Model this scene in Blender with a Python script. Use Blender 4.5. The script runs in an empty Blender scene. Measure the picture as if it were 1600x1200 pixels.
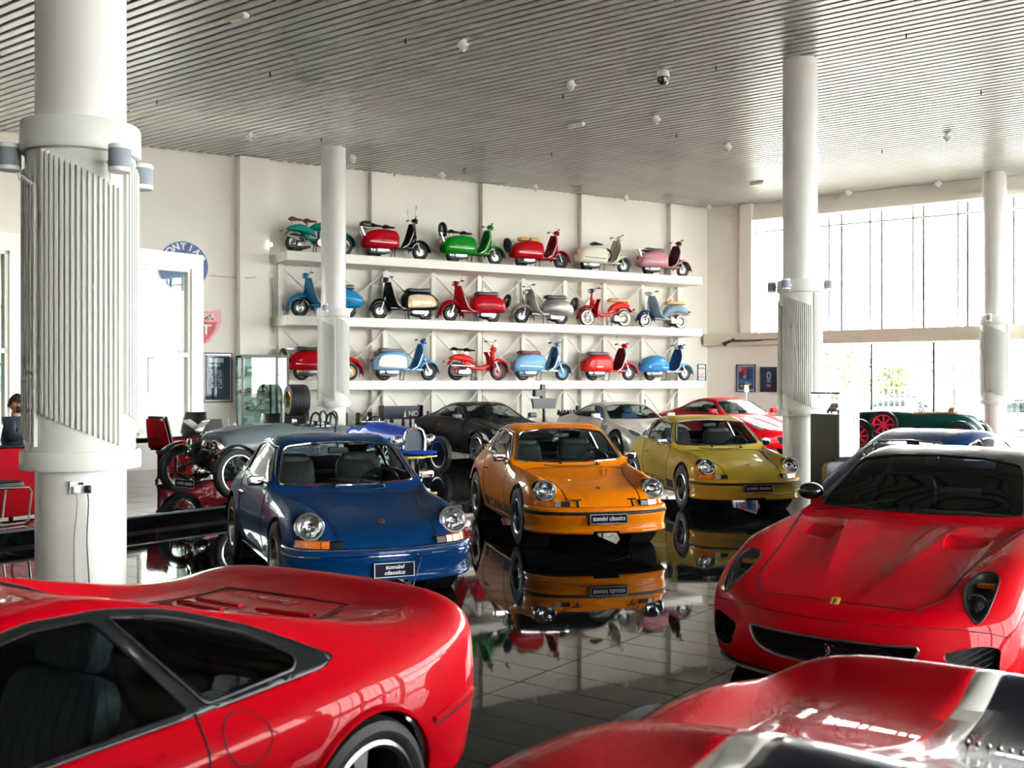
import bpy, bmesh, math, random
from mathutils import Vector, Matrix
from mathutils.bvhtree import BVHTree
SC = bpy.context.scene
COL = SC.collection
R = math.radians
PI = math.pi
# ---------------------------------------------------------------- camera
EYE = 1.80
FPX = 1650.0
cam_d = bpy.data.cameras.new('camera')
cam_d.sensor_width = 36.0
cam_d.lens = 36.0 * FPX / 1600.0
cam_d.shift_y = -3.0 / 1600.0
cam_d.dof.use_dof = True
cam_d.dof.focus_distance = 11.0
cam_d.dof.aperture_fstop = 3.6
cam = bpy.data.objects.new('camera', cam_d)
COL.objects.link(cam)
cam.location = (0, 0, EYE)
cam.rotation_euler = (PI / 2, 0, 0)
SC.camera = cam
# ---------------------------------------------------------------- sky, exposure
SC.view_settings.view_transform = 'Standard'
SC.view_settings.look = 'None'
SC.view_settings.exposure = 1.78
SC.view_settings.gamma = 1.0
SC.view_settings.use_curve_mapping = False
world = bpy.data.worlds.new('sky')
SC.world = world
world.use_nodes = True
wn = world.node_tree
wbg = wn.nodes['Background']
wbg.inputs[0].default_value = (0.985, 0.985, 1.0, 1)
wbg.inputs[1].default_value = 7.5
try:
    cy = SC.cycles
    cy.use_denoising = True
    cy.max_bounces = 7; cy.diffuse_bounces = 3; cy.glossy_bounces = 4
    cy.transmission_bounces = 4; cy.transparent_max_bounces = 14
    cy.use_adaptive_sampling = True; cy.adaptive_threshold = 0.1; cy.adaptive_min_samples = 8
    cy.caustics_reflective = False; cy.caustics_refractive = False
    cy.sample_clamp_indirect = 6.0
except Exception:
    pass
ZC = 7.49            # ceiling height
DA = Vector((-0.8, 0.6, 0)); DB = Vector((0.6, 0.8, 0))     # the two floor grid directions
COR = Vector((6.40, 34.6, 0))                               # far room corner
DW = Vector((-0.862, -0.507, 0)).normalized()               # along the scooter wall, away from the corner
NW = Vector((-DW.y, DW.x, 0))                                # candidate normal of that wall
if NW.y > 0: NW = -NW                                        # points into the room
DG = -DA                                                     # along the window wall, away from the corner
def portal(name, c, nrm, w, h):
    d = bpy.data.lights.new(name, 'AREA'); d.shape = 'RECTANGLE'; d.size = w; d.size_y = h
    d.cycles.is_portal = True
    o = bpy.data.objects.new(name, d); COL.objects.link(o); o.location = c
    o.rotation_euler = Vector(nrm).to_track_quat('-Z', 'Z').to_euler()
    return o
portal('daylight_portal', COR + DG * 16 + DB * 0.35 + Vector((0, 0, 5.1)), -DB, 29, 4.2)
portal('daylight_portal', COR + DG * 16.5 + DB * 0.35 + Vector((0, 0, 1.45)), -DB, 27, 2.9)
portal('daylight_portal', (20.6, 3.4, 3.6), (-.797, .604, 0), 32.6, 6.6)
portal('daylight_portal', COR + DW * 20.75 - NW * .3 + Vector((0, 0, 2.7)), NW, 7.6, 4.4)
# ---------------------------------------------------------------- helpers
def at(px, py, d):
    """the point at depth d that the photograph shows at pixel (px, py)"""
    return Vector(((px - 800) / FPX * d, d, EYE + (597 - py) / FPX * d))
def gnd(px, d, z=0.0):
    return Vector(((px - 800) / FPX * d, d, z))
def lin(c):
    c = c.lstrip('#')
    v = [int(c[i:i + 2], 16) / 255 for i in (0, 2, 4)]
    return tuple((x / 12.92 if x <= 0.04045 else ((x + 0.055) / 1.055) ** 2.4) for x in v) + (1,)
MATS = {}
def mat(name, col, rough=0.5, metal=0.0, coat=0.0, var=0.06, scale=6.0, bump=0.0, emit=0.0, spec=0.5, coat_rough=0.03, alpha=None, col2=None, detail=3):
    """principled material with a procedural noise in colour (and relief)"""
    if name in MATS: return MATS[name]
    m = bpy.data.materials.new(name); m.use_nodes = True
    nt = m.node_tree; b = nt.nodes['Principled BSDF']
    c = lin(col) if isinstance(col, str) else tuple(col) + (1,) * (4 - len(col))
    tc = nt.nodes.new('ShaderNodeTexCoord')
    nz = nt.nodes.new('ShaderNodeTexNoise'); nz.inputs['Scale'].default_value = scale; nz.inputs['Detail'].default_value = detail
    nt.links.new(tc.outputs['Object'], nz.inputs['Vector'])
    rp = nt.nodes.new('ShaderNodeValToRGB')
    c2 = lin(col2) if col2 else tuple(min(1, x * (1 + var)) for x in c[:3]) + (1,)
    c1 = c if col2 else tuple(x * (1 - var) for x in c[:3]) + (1,)
    rp.color_ramp.elements[0].color = c1; rp.color_ramp.elements[1].color = c2
    rp.color_ramp.elements[0].position = 0.35; rp.color_ramp.elements[1].position = 0.65
    nt.links.new(nz.outputs['Fac'], rp.inputs['Fac'])
    nt.links.new(rp.outputs['Color'], b.inputs['Base Color'])
    b.inputs['Roughness'].default_value = rough
    b.inputs['Metallic'].default_value = metal
    b.inputs['Coat Weight'].default_value = coat
    b.inputs['Coat Roughness'].default_value = coat_rough
    b.inputs['Coat IOR'].default_value = 1.36
    b.inputs['Specular IOR Level'].default_value = spec
    if emit:
        nt.links.new(rp.outputs['Color'], b.inputs['Emission Color'])
        b.inputs['Emission Strength'].default_value = emit
    if bump:
        bp = nt.nodes.new('ShaderNodeBump'); bp.inputs['Strength'].default_value = bump; bp.inputs['Distance'].default_value = 0.01
        nt.links.new(nz.outputs['Fac'], bp.inputs['Height']); nt.links.new(bp.outputs['Normal'], b.inputs['Normal'])
    MATS[name] = m
    return m
def glass_mat(name, tint=(0.9, 0.95, 0.93), refl=1.0, rough=0.0):
    """thin pane: what is behind shows tinted, with a Fresnel reflection on top"""
    if name in MATS: return MATS[name]
    m = bpy.data.materials.new(name); m.use_nodes = True
    nt = m.node_tree; nt.nodes.clear()
    out = nt.nodes.new('ShaderNodeOutputMaterial')
    tr = nt.nodes.new('ShaderNodeBsdfTransparent'); gl = nt.nodes.new('ShaderNodeBsdfGlossy')
    tr.inputs['Color'].default_value = tuple(tint) + (1,)
    gl.inputs['Roughness'].default_value = rough
    fr = nt.nodes.new('ShaderNodeFresnel')
    ge = nt.nodes.new('ShaderNodeNewGeometry'); io = nt.nodes.new('ShaderNodeMath'); io.operation = 'MULTIPLY_ADD'
    io.inputs[1].default_value = 1 / 1.5 - 1.5; io.inputs[2].default_value = 1.5      # same reflectance from both sides of a thin pane
    nt.links.new(ge.outputs['Backfacing'], io.inputs[0]); nt.links.new(io.outputs[0], fr.inputs['IOR'])
    mu = nt.nodes.new('ShaderNodeMath'); mu.operation = 'MULTIPLY'; mu.inputs[1].default_value = refl; mu.use_clamp = True
    nt.links.new(fr.outputs[0], mu.inputs[0])
    mx = nt.nodes.new('ShaderNodeMixShader')
    nt.links.new(mu.outputs[0], mx.inputs[0]); nt.links.new(tr.outputs[0], mx.inputs[1]); nt.links.new(gl.outputs[0], mx.inputs[2])
    nt.links.new(mx.outputs[0], out.inputs[0])
    MATS[name] = m
    return m
def link(o, parent=None):
    COL.objects.link(o)
    if parent is not None: o.parent = parent
    return o
def tag(o, label=None, cat=None, group=None, kind=None):
    if label: o['label'] = label
    if cat: o['category'] = cat
    if group: o['group'] = group
    if kind: o['kind'] = kind
    return o
def empty(name, loc=(0, 0, 0), rz=0.0):
    o = bpy.data.objects.new(name, None); o.empty_display_size = 0.2
    COL.objects.link(o); o.location = loc; o.rotation_euler = (0, 0, rz)
    return o
def thing(name, label, cat, loc=(0, 0, 0), rz=0.0, group=None):
    return tag(empty(name, loc, rz), label, cat, group)
def copy_tree(o, parent=None):
    c = o.copy(); COL.objects.link(c); c.parent = parent
    for ch in list(o.children): copy_tree(ch, c)
    return c
class MB:
    """collects shapes into one mesh"""
    def __init__(s): s.v = []; s.f = []
    def add(s, vs, fs, M=None):
        n = len(s.v)
        for p in vs:
            p = Vector(p)
            if M is not None: p = M @ p
            s.v.append(tuple(p))
        for f in fs: s.f.append(tuple(i + n for i in f))
        return s
    def box(s, c, d, rz=0.0, M=None, bev=0.0):
        x, y, z = d[0] / 2, d[1] / 2, d[2] / 2
        T = Matrix.Translation(c) @ Matrix.Rotation(rz, 4, 'Z')
        if M is not None: T = M @ T
        if bev <= 0:
            vs = [(sx * x, sy * y, sz * z) for sz in (-1, 1) for sy in (-1, 1) for sx in (-1, 1)]
            fs = [(0, 2, 3, 1), (4, 5, 7, 6), (0, 1, 5, 4), (2, 6, 7, 3), (0, 4, 6, 2), (1, 3, 7, 5)]
            return s.add(vs, fs, T)
        b = min(bev, x * .95, y * .95, z * .95)
        prof = [(x - b, y), (x, y - b)]
        ring = []
        for (sx, sy) in ((1, 1), (1, -1), (-1, -1), (-1, 1)):
            pts = [(sx * (x - b), sy * y), (sx * x, sy * (y - b))]
            if sx * sy < 0: pts.reverse()
            ring += pts
        inn = [(px * (x - b) / x if abs(px) > x - b - 1e-9 else px, py * (y - b) / y if abs(py) > y - b - 1e-9 else py) for px, py in ring]
        vs = [(a, c_, -z) for a, c_ in inn] + [(a, c_, -z + b) for a, c_ in ring] + [(a, c_, z - b) for a, c_ in ring] + [(a, c_, z) for a, c_ in inn]
        n = 8; fs = []
        for k in range(3):
            for i in range(n):
                j = (i + 1) % n
                fs.append((k * n + j, k * n + i, (k + 1) * n + i, (k + 1) * n + j))
        fs.append(tuple(range(n))); fs.append(tuple(reversed(range(3 * n, 4 * n))))
        return s.add(vs, fs, T)
    def lathe(s, prof, n=24, axis='Z', M=None, cap=True):
        """profile (r, h) turned round an axis"""
        vs = []; fs = []
        for r, h in prof:
            for i in range(n):
                a = 2 * PI * i / n
                p = (r * math.cos(a), r * math.sin(a), h)
                if axis == 'X': p = (p[2], p[0], p[1])
                elif axis == 'Y': p = (p[1], p[2], p[0])
                vs.append(p)
        for k in range(len(prof) - 1):
            for i in range(n):
                j = (i + 1) % n
                fs.append((k * n + i, k * n + j, (k + 1) * n + j, (k + 1) * n + i))
        if cap:
            if prof[0][0] > 1e-6: fs.append(tuple(reversed(range(n))))
            if prof[-1][0] > 1e-6: fs.append(tuple(range((len(prof) - 1) * n, len(prof) * n)))
        return s.add(vs, fs, M)
    def cyl(s, p0, p1, r0, r1=None, n=12, cap=True):
        r1 = r0 if r1 is None else r1
        p0 = Vector(p0); p1 = Vector(p1); d = p1 - p0
        T = Matrix.Translation(p0) @ d.to_track_quat('Z', 'Y').to_matrix().to_4x4()
        return s.lathe([(r0, 0), (r1, d.length)], n, 'Z', T, cap)
    def tube(s, pts, r, n=6, closed=False, flat=1.0, up=None):
        pts = [Vector(p) for p in pts]; m = len(pts)
        if m < 2: return s
        rr = r if isinstance(r, (list, tuple)) else [r] * m
        vs = []; fs = []; prev = None
        for i in range(m):
            if closed: t = pts[(i + 1) % m] - pts[i - 1]
            else: t = pts[min(i + 1, m - 1)] - pts[max(i - 1, 0)]
            if t.length < 1e-9: t = Vector((1, 0, 0))
            t.normalize()
            if prev is None:
                u = Vector(up) if up is not None else (Vector((0, 0, 1)) if abs(t.z) < .9 else Vector((1, 0, 0)))
            else: u = prev
            b = t.cross(u)
            if b.length < 1e-6: b = t.cross(Vector((1, 0.1, 0)))
            b.normalize(); u = b.cross(t).normalized(); prev = u
            for k in range(n):
                a = 2 * PI * k / n + PI / n
                vs.append(pts[i] + (b * math.cos(a) + u * math.sin(a) * flat) * rr[i])
        for i in range(m if closed else m - 1):
            i2 = (i + 1) % m
            for k in range(n):
                k2 = (k + 1) % n
                fs.append((i * n + k, i * n + k2, i2 * n + k2, i2 * n + k))
        if not closed:
            fs.append(tuple(reversed(range(n)))); fs.append(tuple(range((m - 1) * n, m * n)))
        return s.add(vs, fs)
    def sphere(s, c, r, nu=16, nv=10, sc=(1, 1, 1), M=None):
        prof = [(math.sin(PI * i / nv) * r, -math.cos(PI * i / nv) * r) for i in range(nv + 1)]
        T = Matrix.Translation(c) @ Matrix.Diagonal((sc[0], sc[1], sc[2], 1))
        if M is not None: T = M @ T
        prof[0] = (1e-7, -r); prof[-1] = (1e-7, r)
        return s.lathe(prof, nu, 'Z', T, False)
    def torus(s, R_, r, n=32, m=8, M=None, sc=1.0):
        vs = []; fs = []
        for i in range(n):
            a = 2 * PI * i / n
            for k in range(m):
                b = 2 * PI * k / m
                q = R_ + r * math.cos(b)
                vs.append((q * math.cos(a), q * math.sin(a), r * math.sin(b) * sc))
        for i in range(n):
            for k in range(m):
                i2 = (i + 1) % n; k2 = (k + 1) % m
                fs.append((i * m + k, i2 * m + k, i2 * m + k2, i * m + k2))
        return s.add(vs, fs, M)
    def prism(s, poly, h0, h1, plane='XY', M=None):
        """polygon extruded along the axis normal to plane"""
        n = len(poly); vs = []
        for h in (h0, h1):
            for a, b in poly:
                vs.append((a, b, h) if plane == 'XY' else ((a, h, b) if plane == 'XZ' else (h, a, b)))
        fs = [tuple(reversed(range(n))), tuple(range(n, 2 * n))]
        for i in range(n):
            j = (i + 1) % n
            fs.append((i, j, n + j, n + i))
        return s.add(vs, fs, M)
    def grid(s, fn, nu, nv, closed_u=False):
        """fn(u, v) with u, v in 0..1"""
        vs = [fn(i / (nu if closed_u else nu - 1), j / (nv - 1)) for i in range(nu) for j in range(nv)]
        fs = []
        for i in range(nu if closed_u else nu - 1):
            i2 = (i + 1) % nu
            for j in range(nv - 1):
                fs.append((i * nv + j, i2 * nv + j, i2 * nv + j + 1, i * nv + j + 1))
        return s.add(vs, fs)
    def mesh(s, name, fix=True, smooth=30.0):
        me = bpy.data.meshes.new(name)
        me.from_pydata(s.v, [], s.f); me.update()
        if fix:
            bm = bmesh.new(); bm.from_mesh(me)
            bmesh.ops.recalc_face_normals(bm, faces=bm.faces); bm.to_mesh(me); bm.free()
        if smooth:
            me.polygons.foreach_set('use_smooth', [True] * len(me.polygons))
            me.set_sharp_from_angle(angle=R(smooth))
        return me
    def build(s, name, m, parent=None, fix=True, smooth=30.0, loc=None, rz=None):
        me = s.mesh(name, fix, smooth)
        for q in (m if isinstance(m, (list, tuple)) else [m]): me.materials.append(q)
        o = bpy.data.objects.new(name, me); link(o, parent)
        if loc is not None: o.location = loc
        if rz is not None: o.rotation_euler = (0, 0, rz)
        return o
def place(me, name, m, parent=None, loc=(0, 0, 0), rz=0.0, scale=None):
    o = bpy.data.objects.new(name, me); link(o, parent)
    o.location = loc; o.rotation_euler = (0, 0, rz)
    if scale: o.scale = scale
    if m is not None and not me.materials: me.materials.append(m)
    return o
def text_obj(name, body, size, m, parent=None, M=None, extrude=0.002, shear=0.0, align='CENTER', sx=1.0, bold=0.0):
    cu = bpy.data.curves.new(name, 'FONT'); cu.body = body; cu.size = size; cu.extrude = extrude
    cu.align_x = align; cu.align_y = 'CENTER'; cu.shear = shear; cu.offset = bold
    t = bpy.data.objects.new(name + '_tmp', cu); COL.objects.link(t)
    dg = bpy.context.evaluated_depsgraph_get()
    me = bpy.data.meshes.new_from_object(t.evaluated_get(dg))
    bpy.data.objects.remove(t); bpy.data.curves.remove(cu)
    me.transform(Matrix.Diagonal((sx, 1, 1, 1)))
    me.materials.clear(); me.materials.append(m)
    o = bpy.data.objects.new(name, me); link(o, parent)
    if M is not None: me.transform(M)
    return o
def frame_M(o, xdir, zdir):
    """matrix with local x along xdir, local z along zdir, origin o"""
    x = Vector(xdir).normalized(); z = Vector(zdir).normalized(); y = z.cross(x).normalized(); x = y.cross(z)
    return Matrix(((x.x, y.x, z.x, o[0]), (x.y, y.y, z.y, o[1]), (x.z, y.z, z.z, o[2]), (0, 0, 0, 1)))
# ================================================================ the room
M_WALL = mat('wall_plaster', '#F2ECE2', 0.75, var=0.02, scale=0.8, bump=0.02)
M_WHITE = mat('white_paint', '#EFEAE0', 0.45, var=0.02, scale=2)
M_COLM = mat('column_paint', '#D2D2CA', 0.5, var=0.02, scale=3)
M_SHAFT = mat('column_shaft_paint', '#D8D4D0', 0.35, var=0.03, scale=2)
M_SLAT = mat('ceiling_slat_paint', '#BFBEBA', 0.32, metal=0.25, var=0.05, scale=1.2)
M_PLENUM = mat('ceiling_void', '#7E7D79', 0.9, var=0.15)
M_TILE = mat('floor_tile_glaze', (0.008, 0.010, 0.012), 0.03, var=0.25, scale=2.5, spec=0.32)
M_GROUT = mat('floor_grout', (0.012, 0.012, 0.012), 0.7, var=0.1)
M_ALU = mat('window_aluminium', '#D9D8D2', 0.35, metal=0.2, var=0.03)
M_DKALU = mat('dark_mullion', '#3B4443', 0.4, metal=0.3, var=0.05)
M_GLASS = glass_mat('window_glass', (0.96, 0.98, 0.965), 1.0)
M_BLACK = mat('black_satin', '#15171A', 0.35, var=0.1)
M_BLACKM = mat('black_matt', '#0E0F11', 0.7, var=0.1)
M_CHROME = mat('chrome', '#D8DADA', 0.08, metal=1.0, var=0.03)
M_STEEL = mat('brushed_steel', '#A9ABAA', 0.28, metal=1.0, var=0.08, scale=20)
M_GREY = mat('speaker_grille', '#8F95A0', 0.6, var=0.05, scale=60)
ROOM = [COR.xy, (COR + DG * 30).xy, Vector((10.6, -9.6)), Vector((-16.9, -9.6)), (COR + DW * 27).xy]
def clip_line(o, d):
    lo, hi = -1e9, 1e9
    n = len(ROOM); c = sum(ROOM, Vector((0, 0))) / n
    for i in range(n):
        p, q = ROOM[i], ROOM[(i + 1) % n]
        e = q - p; nn = Vector((-e.y, e.x))
        if nn.dot(c - p) < 0: nn = -nn
        a = nn.dot(d); b = nn.dot(o - p)
        if abs(a) < 1e-9: continue
        t = -b / a
        if a > 0: lo = max(lo, t)
        else: hi = min(hi, t)
    return lo, hi
def inside(p, m=0.0):
    n = len(ROOM); c = sum(ROOM, Vector((0, 0))) / n
    for i in range(n):
        a, q = ROOM[i], ROOM[(i + 1) % n]
        e = (q - a).normalized(); nn = Vector((-e.y, e.x))
        if nn.dot(c - a) < 0: nn = -nn
        if nn.dot(p - a) < m: return False
    return True
# ---- floor: a grout bed with glazed tiles 0.6 x 0.3 m on it
fb = MB(); n5 = len(ROOM)
fb.add([(p.x, p.y, -0.004) for p in ROOM] + [(p.x, p.y, -0.25) for p in ROOM],
       [tuple(range(n5)), tuple(reversed(range(n5, 2 * n5)))] + [(i, (i + 1) % n5, n5 + (i + 1) % n5, n5 + i) for i in range(n5)])
floor = tag(fb.build('floor', M_GROUT, smooth=0), kind='structure')
def tile_mesh(sx, sy, t=0.012, b=0.0018):
    m = MB(); x, y = sx / 2, sy / 2
    m.add([(-x, -y, -t), (x, -y, -t), (x, y, -t), (-x, y, -t), (-x, -y, -b), (x, -y, -b), (x, y, -b), (-x, y, -b),
           (-x + b, -y + b, 0), (x - b, -y + b, 0), (x - b, y - b, 0), (-x + b, y - b, 0)],
          [(8, 9, 10, 11), (4, 5, 9, 8), (5, 6, 10, 9), (6, 7, 11, 10), (7, 4, 8, 11), (0, 1, 5, 4), (1, 2, 6, 5), (2, 3, 7, 6), (3, 0, 4, 7)])
    return m
TA, TB = 0.9, 0.3
A0 = 3.77
PLAT_A = 11.3
ang_A = math.atan2(DG.y, DG.x)
tiles = []
for ia in range(-28, 40):
    for ib in range(-30, 112):
        a = A0 + TA * (ia + .5); b = TB * (ib + .5)
        p = DA * a + DB * b
        if not inside(p.xy, 0.3): continue
        if a > PLAT_A and b < 12.3 and a < 24: continue
        tiles.append((a, b, p))
def seen(p):
    if p.y < 4.2: return None
    px = 800 + p.x / p.y * FPX; py = 597 + EYE / p.y * FPX
    if not (0 < px < 1600 and py < 1200): return None
    if px < 735 and py > 912: return None
    if px > 1112 and py > 790: return None
    if 380 < px < 735 and py > 830: return None
    if py > 1040 + (1120 - px) * .35 and px > 800: return None
    return p.y
rank = sorted([(seen(t[2]), i) for i, t in enumerate(tiles) if seen(t[2]) is not None])
own = set(i for _, i in rank[:300])
tm = tile_mesh(TA - 0.003, TB - 0.003).mesh('floor_tile', fix=False, smooth=0); tm.materials.append(M_TILE)
rest = MB(); T0 = tile_mesh(TA - 0.003, TB - 0.003)
for i, (a, b, p) in enumerate(tiles):
    if i in own:
        place(tm, 'floor_tile', None, floor, (p.x, p.y, 0), ang_A)
    else:
        rest.add(T0.v, T0.f, Matrix.Translation((p.x, p.y, 0)) @ Matrix.Rotation(ang_A, 4, 'Z'))
tag(rest.build('floor_tiling', M_TILE, floor, fix=False, smooth=0), kind='stuff')
# ---- raised platform on the left: slab, metal nosing, tile riser
PH = 0.18
def AB(a, b, z=0.0): return DA * a + DB * b + Vector((0, 0, z))
pl = MB()
pc = [AB(PLAT_A + .012, -6), AB(PLAT_A + .012, 12.3), AB(22.5, 12.3), AB(22.5, -6)]
pl.add([(p.x, p.y, 0) for p in pc] + [(p.x, p.y, PH - .012) for p in pc], [(3, 2, 1, 0), (4, 5, 6, 7)] + [(i, (i + 1) % 4, 4 + (i + 1) % 4, 4 + i) for i in range(4)])
platform = tag(pl.build('floor_platform', M_GROUT, smooth=0), kind='structure')
ptm = MB(); PT = tile_mesh(0.596, 0.596)
for ia in range(0, 18):
    for ib in range(-10, 23):
        if .6 * (ib + 1) > 12.3: continue
        p = AB(PLAT_A + .05 + .6 * (ia + .5), .6 * (ib + .5), PH)
        ptm.add(PT.v, PT.f, Matrix.Translation(p) @ Matrix.Rotation(ang_A, 4, 'Z'))
tag(ptm.build('platform_tiling', M_TILE, platform, fix=False, smooth=0), kind='stuff')
rm = MB().box((0, 0, 0), (0.596, 0.014, PH - .03), 0, bev=.002).mesh('riser_tile', fix=False, smooth=0); rm.materials.append(M_TILE)
for ib in range(-10, 20):
    p = AB(PLAT_A + .006, .6 * (ib + .5), (PH - .03) / 2)
    place(rm, 'riser_tile', None, platform, p, math.atan2(DB.y, DB.x))
ns = MB(); c = AB(PLAT_A + .02, 3.15, PH - .012)
ns.box(c, (18.3, .05, .026), math.atan2(DB.y, DB.x), bev=.006)
ns.build('step_nosing', mat('nosing_metal', '#8D9AA0', .3, metal=.8), platform)
# ---- ceiling: void, slats
cb = MB()
cb.add([(p.x, p.y, ZC + .25) for p in ROOM] + [(p.x, p.y, ZC + .5) for p in ROOM],
       [tuple(range(n5)), tuple(reversed(range(n5, 2 * n5)))] + [(i, (i + 1) % n5, n5 + (i + 1) % n5, n5 + i) for i in range(n5)])
ceiling = tag(cb.build('ceiling', M_PLENUM, smooth=0), kind='structure')
SP = 0.212
for k in range(int(-8 / SP), int(32.6 / SP) + 1):
    b = 32.5 - .06 - SP * (k + int(8 / SP)) 
    o = (DB * b).xy
    lo, hi = clip_line(o, DA.xy)
    if hi - lo < .4: continue
    L = hi - lo - .1; mid = DB * b + DA * ((lo + hi) / 2)
    s = MB(); w = .076
    # folded metal slat: flat bottom, chamfered edges, upturned sides
    prof = [(-w, .045), (-w, .012), (-w + .012, 0), (w - .012, 0), (w, .012), (w, .045)]
    s.add([(-L / 2, y, z) for y, z in prof] + [(L / 2, y, z) for y, z in prof],
          [(i, i + 1, 7 + i, 6 + i) for i in range(5)] + [(0, 6, 11, 5), (5, 4, 3, 2, 1, 0), (6, 7, 8, 9, 10, 11)])
    s.build('ceiling_slat', M_SLAT, ceiling, smooth=0, loc=(mid.x, mid.y, ZC), rz=ang_A)
# ---- walls
def slab(m, p, d, n, t0, t1, z0, z1, th=0.3, off=0.0):
    """a piece of wall along d from p, its room face shifted off along n (n points into the room)"""
    if z0 == 0 and th > .2: z0 = -.1
    c = p + d * ((t0 + t1) / 2) - n * (th / 2 - off) + Vector((0, 0, (z0 + z1) / 2))
    m.box(c, (t1 - t0, th, z1 - z0), math.atan2(d.y, d.x))
wb = MB()
slab(wb, COR, DW, NW, -.2, 16.9, 0, ZC + .5)
slab(wb, COR, DW, NW, 16.9, 27.2, 4.95, ZC + .5)
slab(wb, COR, DW, NW, 24.6, 27.2, 0, 4.95)
slab(wb, COR, DW, NW, 16.9, 24.6, 0, .5)
wall_back = tag(wb.build('wall_back', M_WALL, smooth=0), kind='structure')
for t, w, dp in ((1.47, .42, .2), (4.9, .42, .2), (8.3, .42, .2), (11.7, .42, .2), (15.15, .75, .35), (18.5, .42, .2)):
    q = MB(); slab(q, COR, DW, NW, t - w / 2, t + w / 2, 0 if t < 17 else 4.95, ZC - .02, dp + .05, dp)
    q.build('pilaster', M_WALL, wall_back, smooth=0)
# glazing in the far left opening of the back wall
wg = MB(); slab(wg, COR, DW, NW, 16.9, 24.6, .5, 4.95, .012, -.15)
win = tag(wg.build('window_4', M_GLASS, smooth=0), kind='structure')
q = MB()
for i in range(7): slab(q, COR, DW, NW, 16.9 + 7.62 * i / 6, 16.98 + 7.62 * i / 6, .5, 4.95, .08, -.1)
for z in (.5, 2.6, 4.87): slab(q, COR, DW, NW, 16.9, 24.6, z, z + .08, .08, -.1)
q.build('window_frame', M_ALU, win, smooth=0)
# ---- window wall
NG = -DB
wr = MB()
slab(wr, COR, DG, NG, -.15, 30.2, 7.09, ZC + .5)
slab(wr, COR, DG, NG, -.15, 1.6, 3.0, ZC)
slab(wr, COR, DG, NG, -.15, 3.1, 0, 3.0)
slab(wr, COR, DG, NG, 29.6, 30.2, 0, 7.09)
wall_right = tag(wr.build('wall_windows', M_WALL, smooth=0), kind='structure')
q = MB(); slab(q, COR, DG, NG, 1.22, 1.62, 3.3, ZC - .02, .3, .18); q.build('pilaster', M_WALL, wall_right, smooth=0)
q = MB(); slab(q, COR, DG, NG, .02, 29.6, 2.97, 3.36, .55, .32); q.build('beam', mat('beam_paint', '#DCD3C0', .7, var=.02), wall_right, smooth=0)
q = MB(); slab(q, COR, DG, NG, 1.6, 29.6, 6.94, 7.1, .42, .12); q.build('window_head', M_WALL, wall_right, smooth=0)
win1 = empty('window_1'); tag(win1, kind='structure')
win2 = empty('window_2'); tag(win2, kind='structure')
nmul = 23; step = 1.245
edges = [1.62] + [4.03 - step + step * i for i in range(0, 22)] + [29.6]
edges = [e for e in edges if e < 29.7]
for e in edges:
    q = MB(); slab(q, COR, DG, NG, e - .03, e + .03, 3.36, 6.94, .09, -.12); q.build('mullion', M_ALU, win1, smooth=0)
q = MB(); slab(q, COR, DG, NG, 1.62, 29.6, 6.56, 6.61, .09, -.12); q.build('transom', M_ALU, win1, smooth=0)
for a, b in zip(edges[:-1], edges[1:]):
    q = MB(); slab(q, COR, DG, NG, a, b, 3.36, 6.94, .012, -.16); q.build('pane', M_GLASS, win1, smooth=0)
low = [3.12] + [3.52 + 1.79 * i for i in range(1, 15)] + [29.6]
low = sorted(set([3.12] + [5.31 + 1.79 * i for i in range(0, 14)] + [29.6]))
for e in low:
    q = MB(); slab(q, COR, DG, NG, e - .028, e + .028, 0, 2.95, .09, -.12); q.build('mullion', M_DKALU, win2, smooth=0)
for a, b in zip(low[:-1], low[1:]):
    q = MB(); slab(q, COR, DG, NG, a, b, .02, 2.95, .012, -.16); q.build('pane', M_GLASS, win2, smooth=0)
# outer sun screen posts 1.1 m in front of the glass
fins = empty('trim_1'); tag(fins, kind='structure')
fm = MB().box((0, 0, 0), (.06, .12, 4.0)).mesh('facade_fin', smooth=0); fm.materials.append(M_DKALU)
for i in range(20):
    p = COR + DB * 1.25 + DG * (4.03 + step * i) + Vector((0, 0, 5.25))
    place(fm, 'facade_fin', None, fins, p, math.atan2(DG.y, DG.x))
q = MB(); slab(q, COR + DB * 1.25, DG, NG, 1, 29.6, 7.2, 7.35, .2, 0); q.build('fin_rail', M_ALU, fins, smooth=0)
# ---- walls behind and beside the viewer, both glazed
def glazed_wall(name, p, d, n, L, wname, bay=4.4, pier=.4, z0=.3, z1=6.9):
    m = MB(); slab(m, p, d, n, -.1, L + .1, z1, ZC + .5); slab(m, p, d, n, -.1, L + .1, 0, z0)
    k = int(L / bay); bb = L / k
    w = tag(empty(wname), kind='structure')
    for i in range(k + 1): slab(m, p, d, n, i * bb - pier / 2, i * bb + pier / 2, z0, z1)
    tag(m.build(name, M_WALL, smooth=0), kind='structure')
    for i in range(k):
        a, b = i * bb + pier / 2, (i + 1) * bb - pier / 2
        g = MB(); slab(g, p, d, n, a, b, z0, z1, .012, -.15); g.build('pane', M_GLASS, w, smooth=0)
        f = MB()
        for j in range(1, 3): slab(f, p, d, n, a + (b - a) * j / 3 - .03, a + (b - a) * j / 3 + .03, z0, z1, .09, -.11)
        for z in (z0, 3.6, z1 - .08): slab(f, p, d, n, a, b, z, z + .08, .09, -.11)
        f.build('window_frame', M_ALU, w, smooth=0)
P_R = Vector((10.6, -9.6, 0)); P_C = COR + DG * 30; dR = (P_C - P_R).normalized()
glazed_wall('wall_right', P_R, dR, Vector((-dR.y, dR.x, 0)), (P_C - P_R).length, 'window_5')
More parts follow.
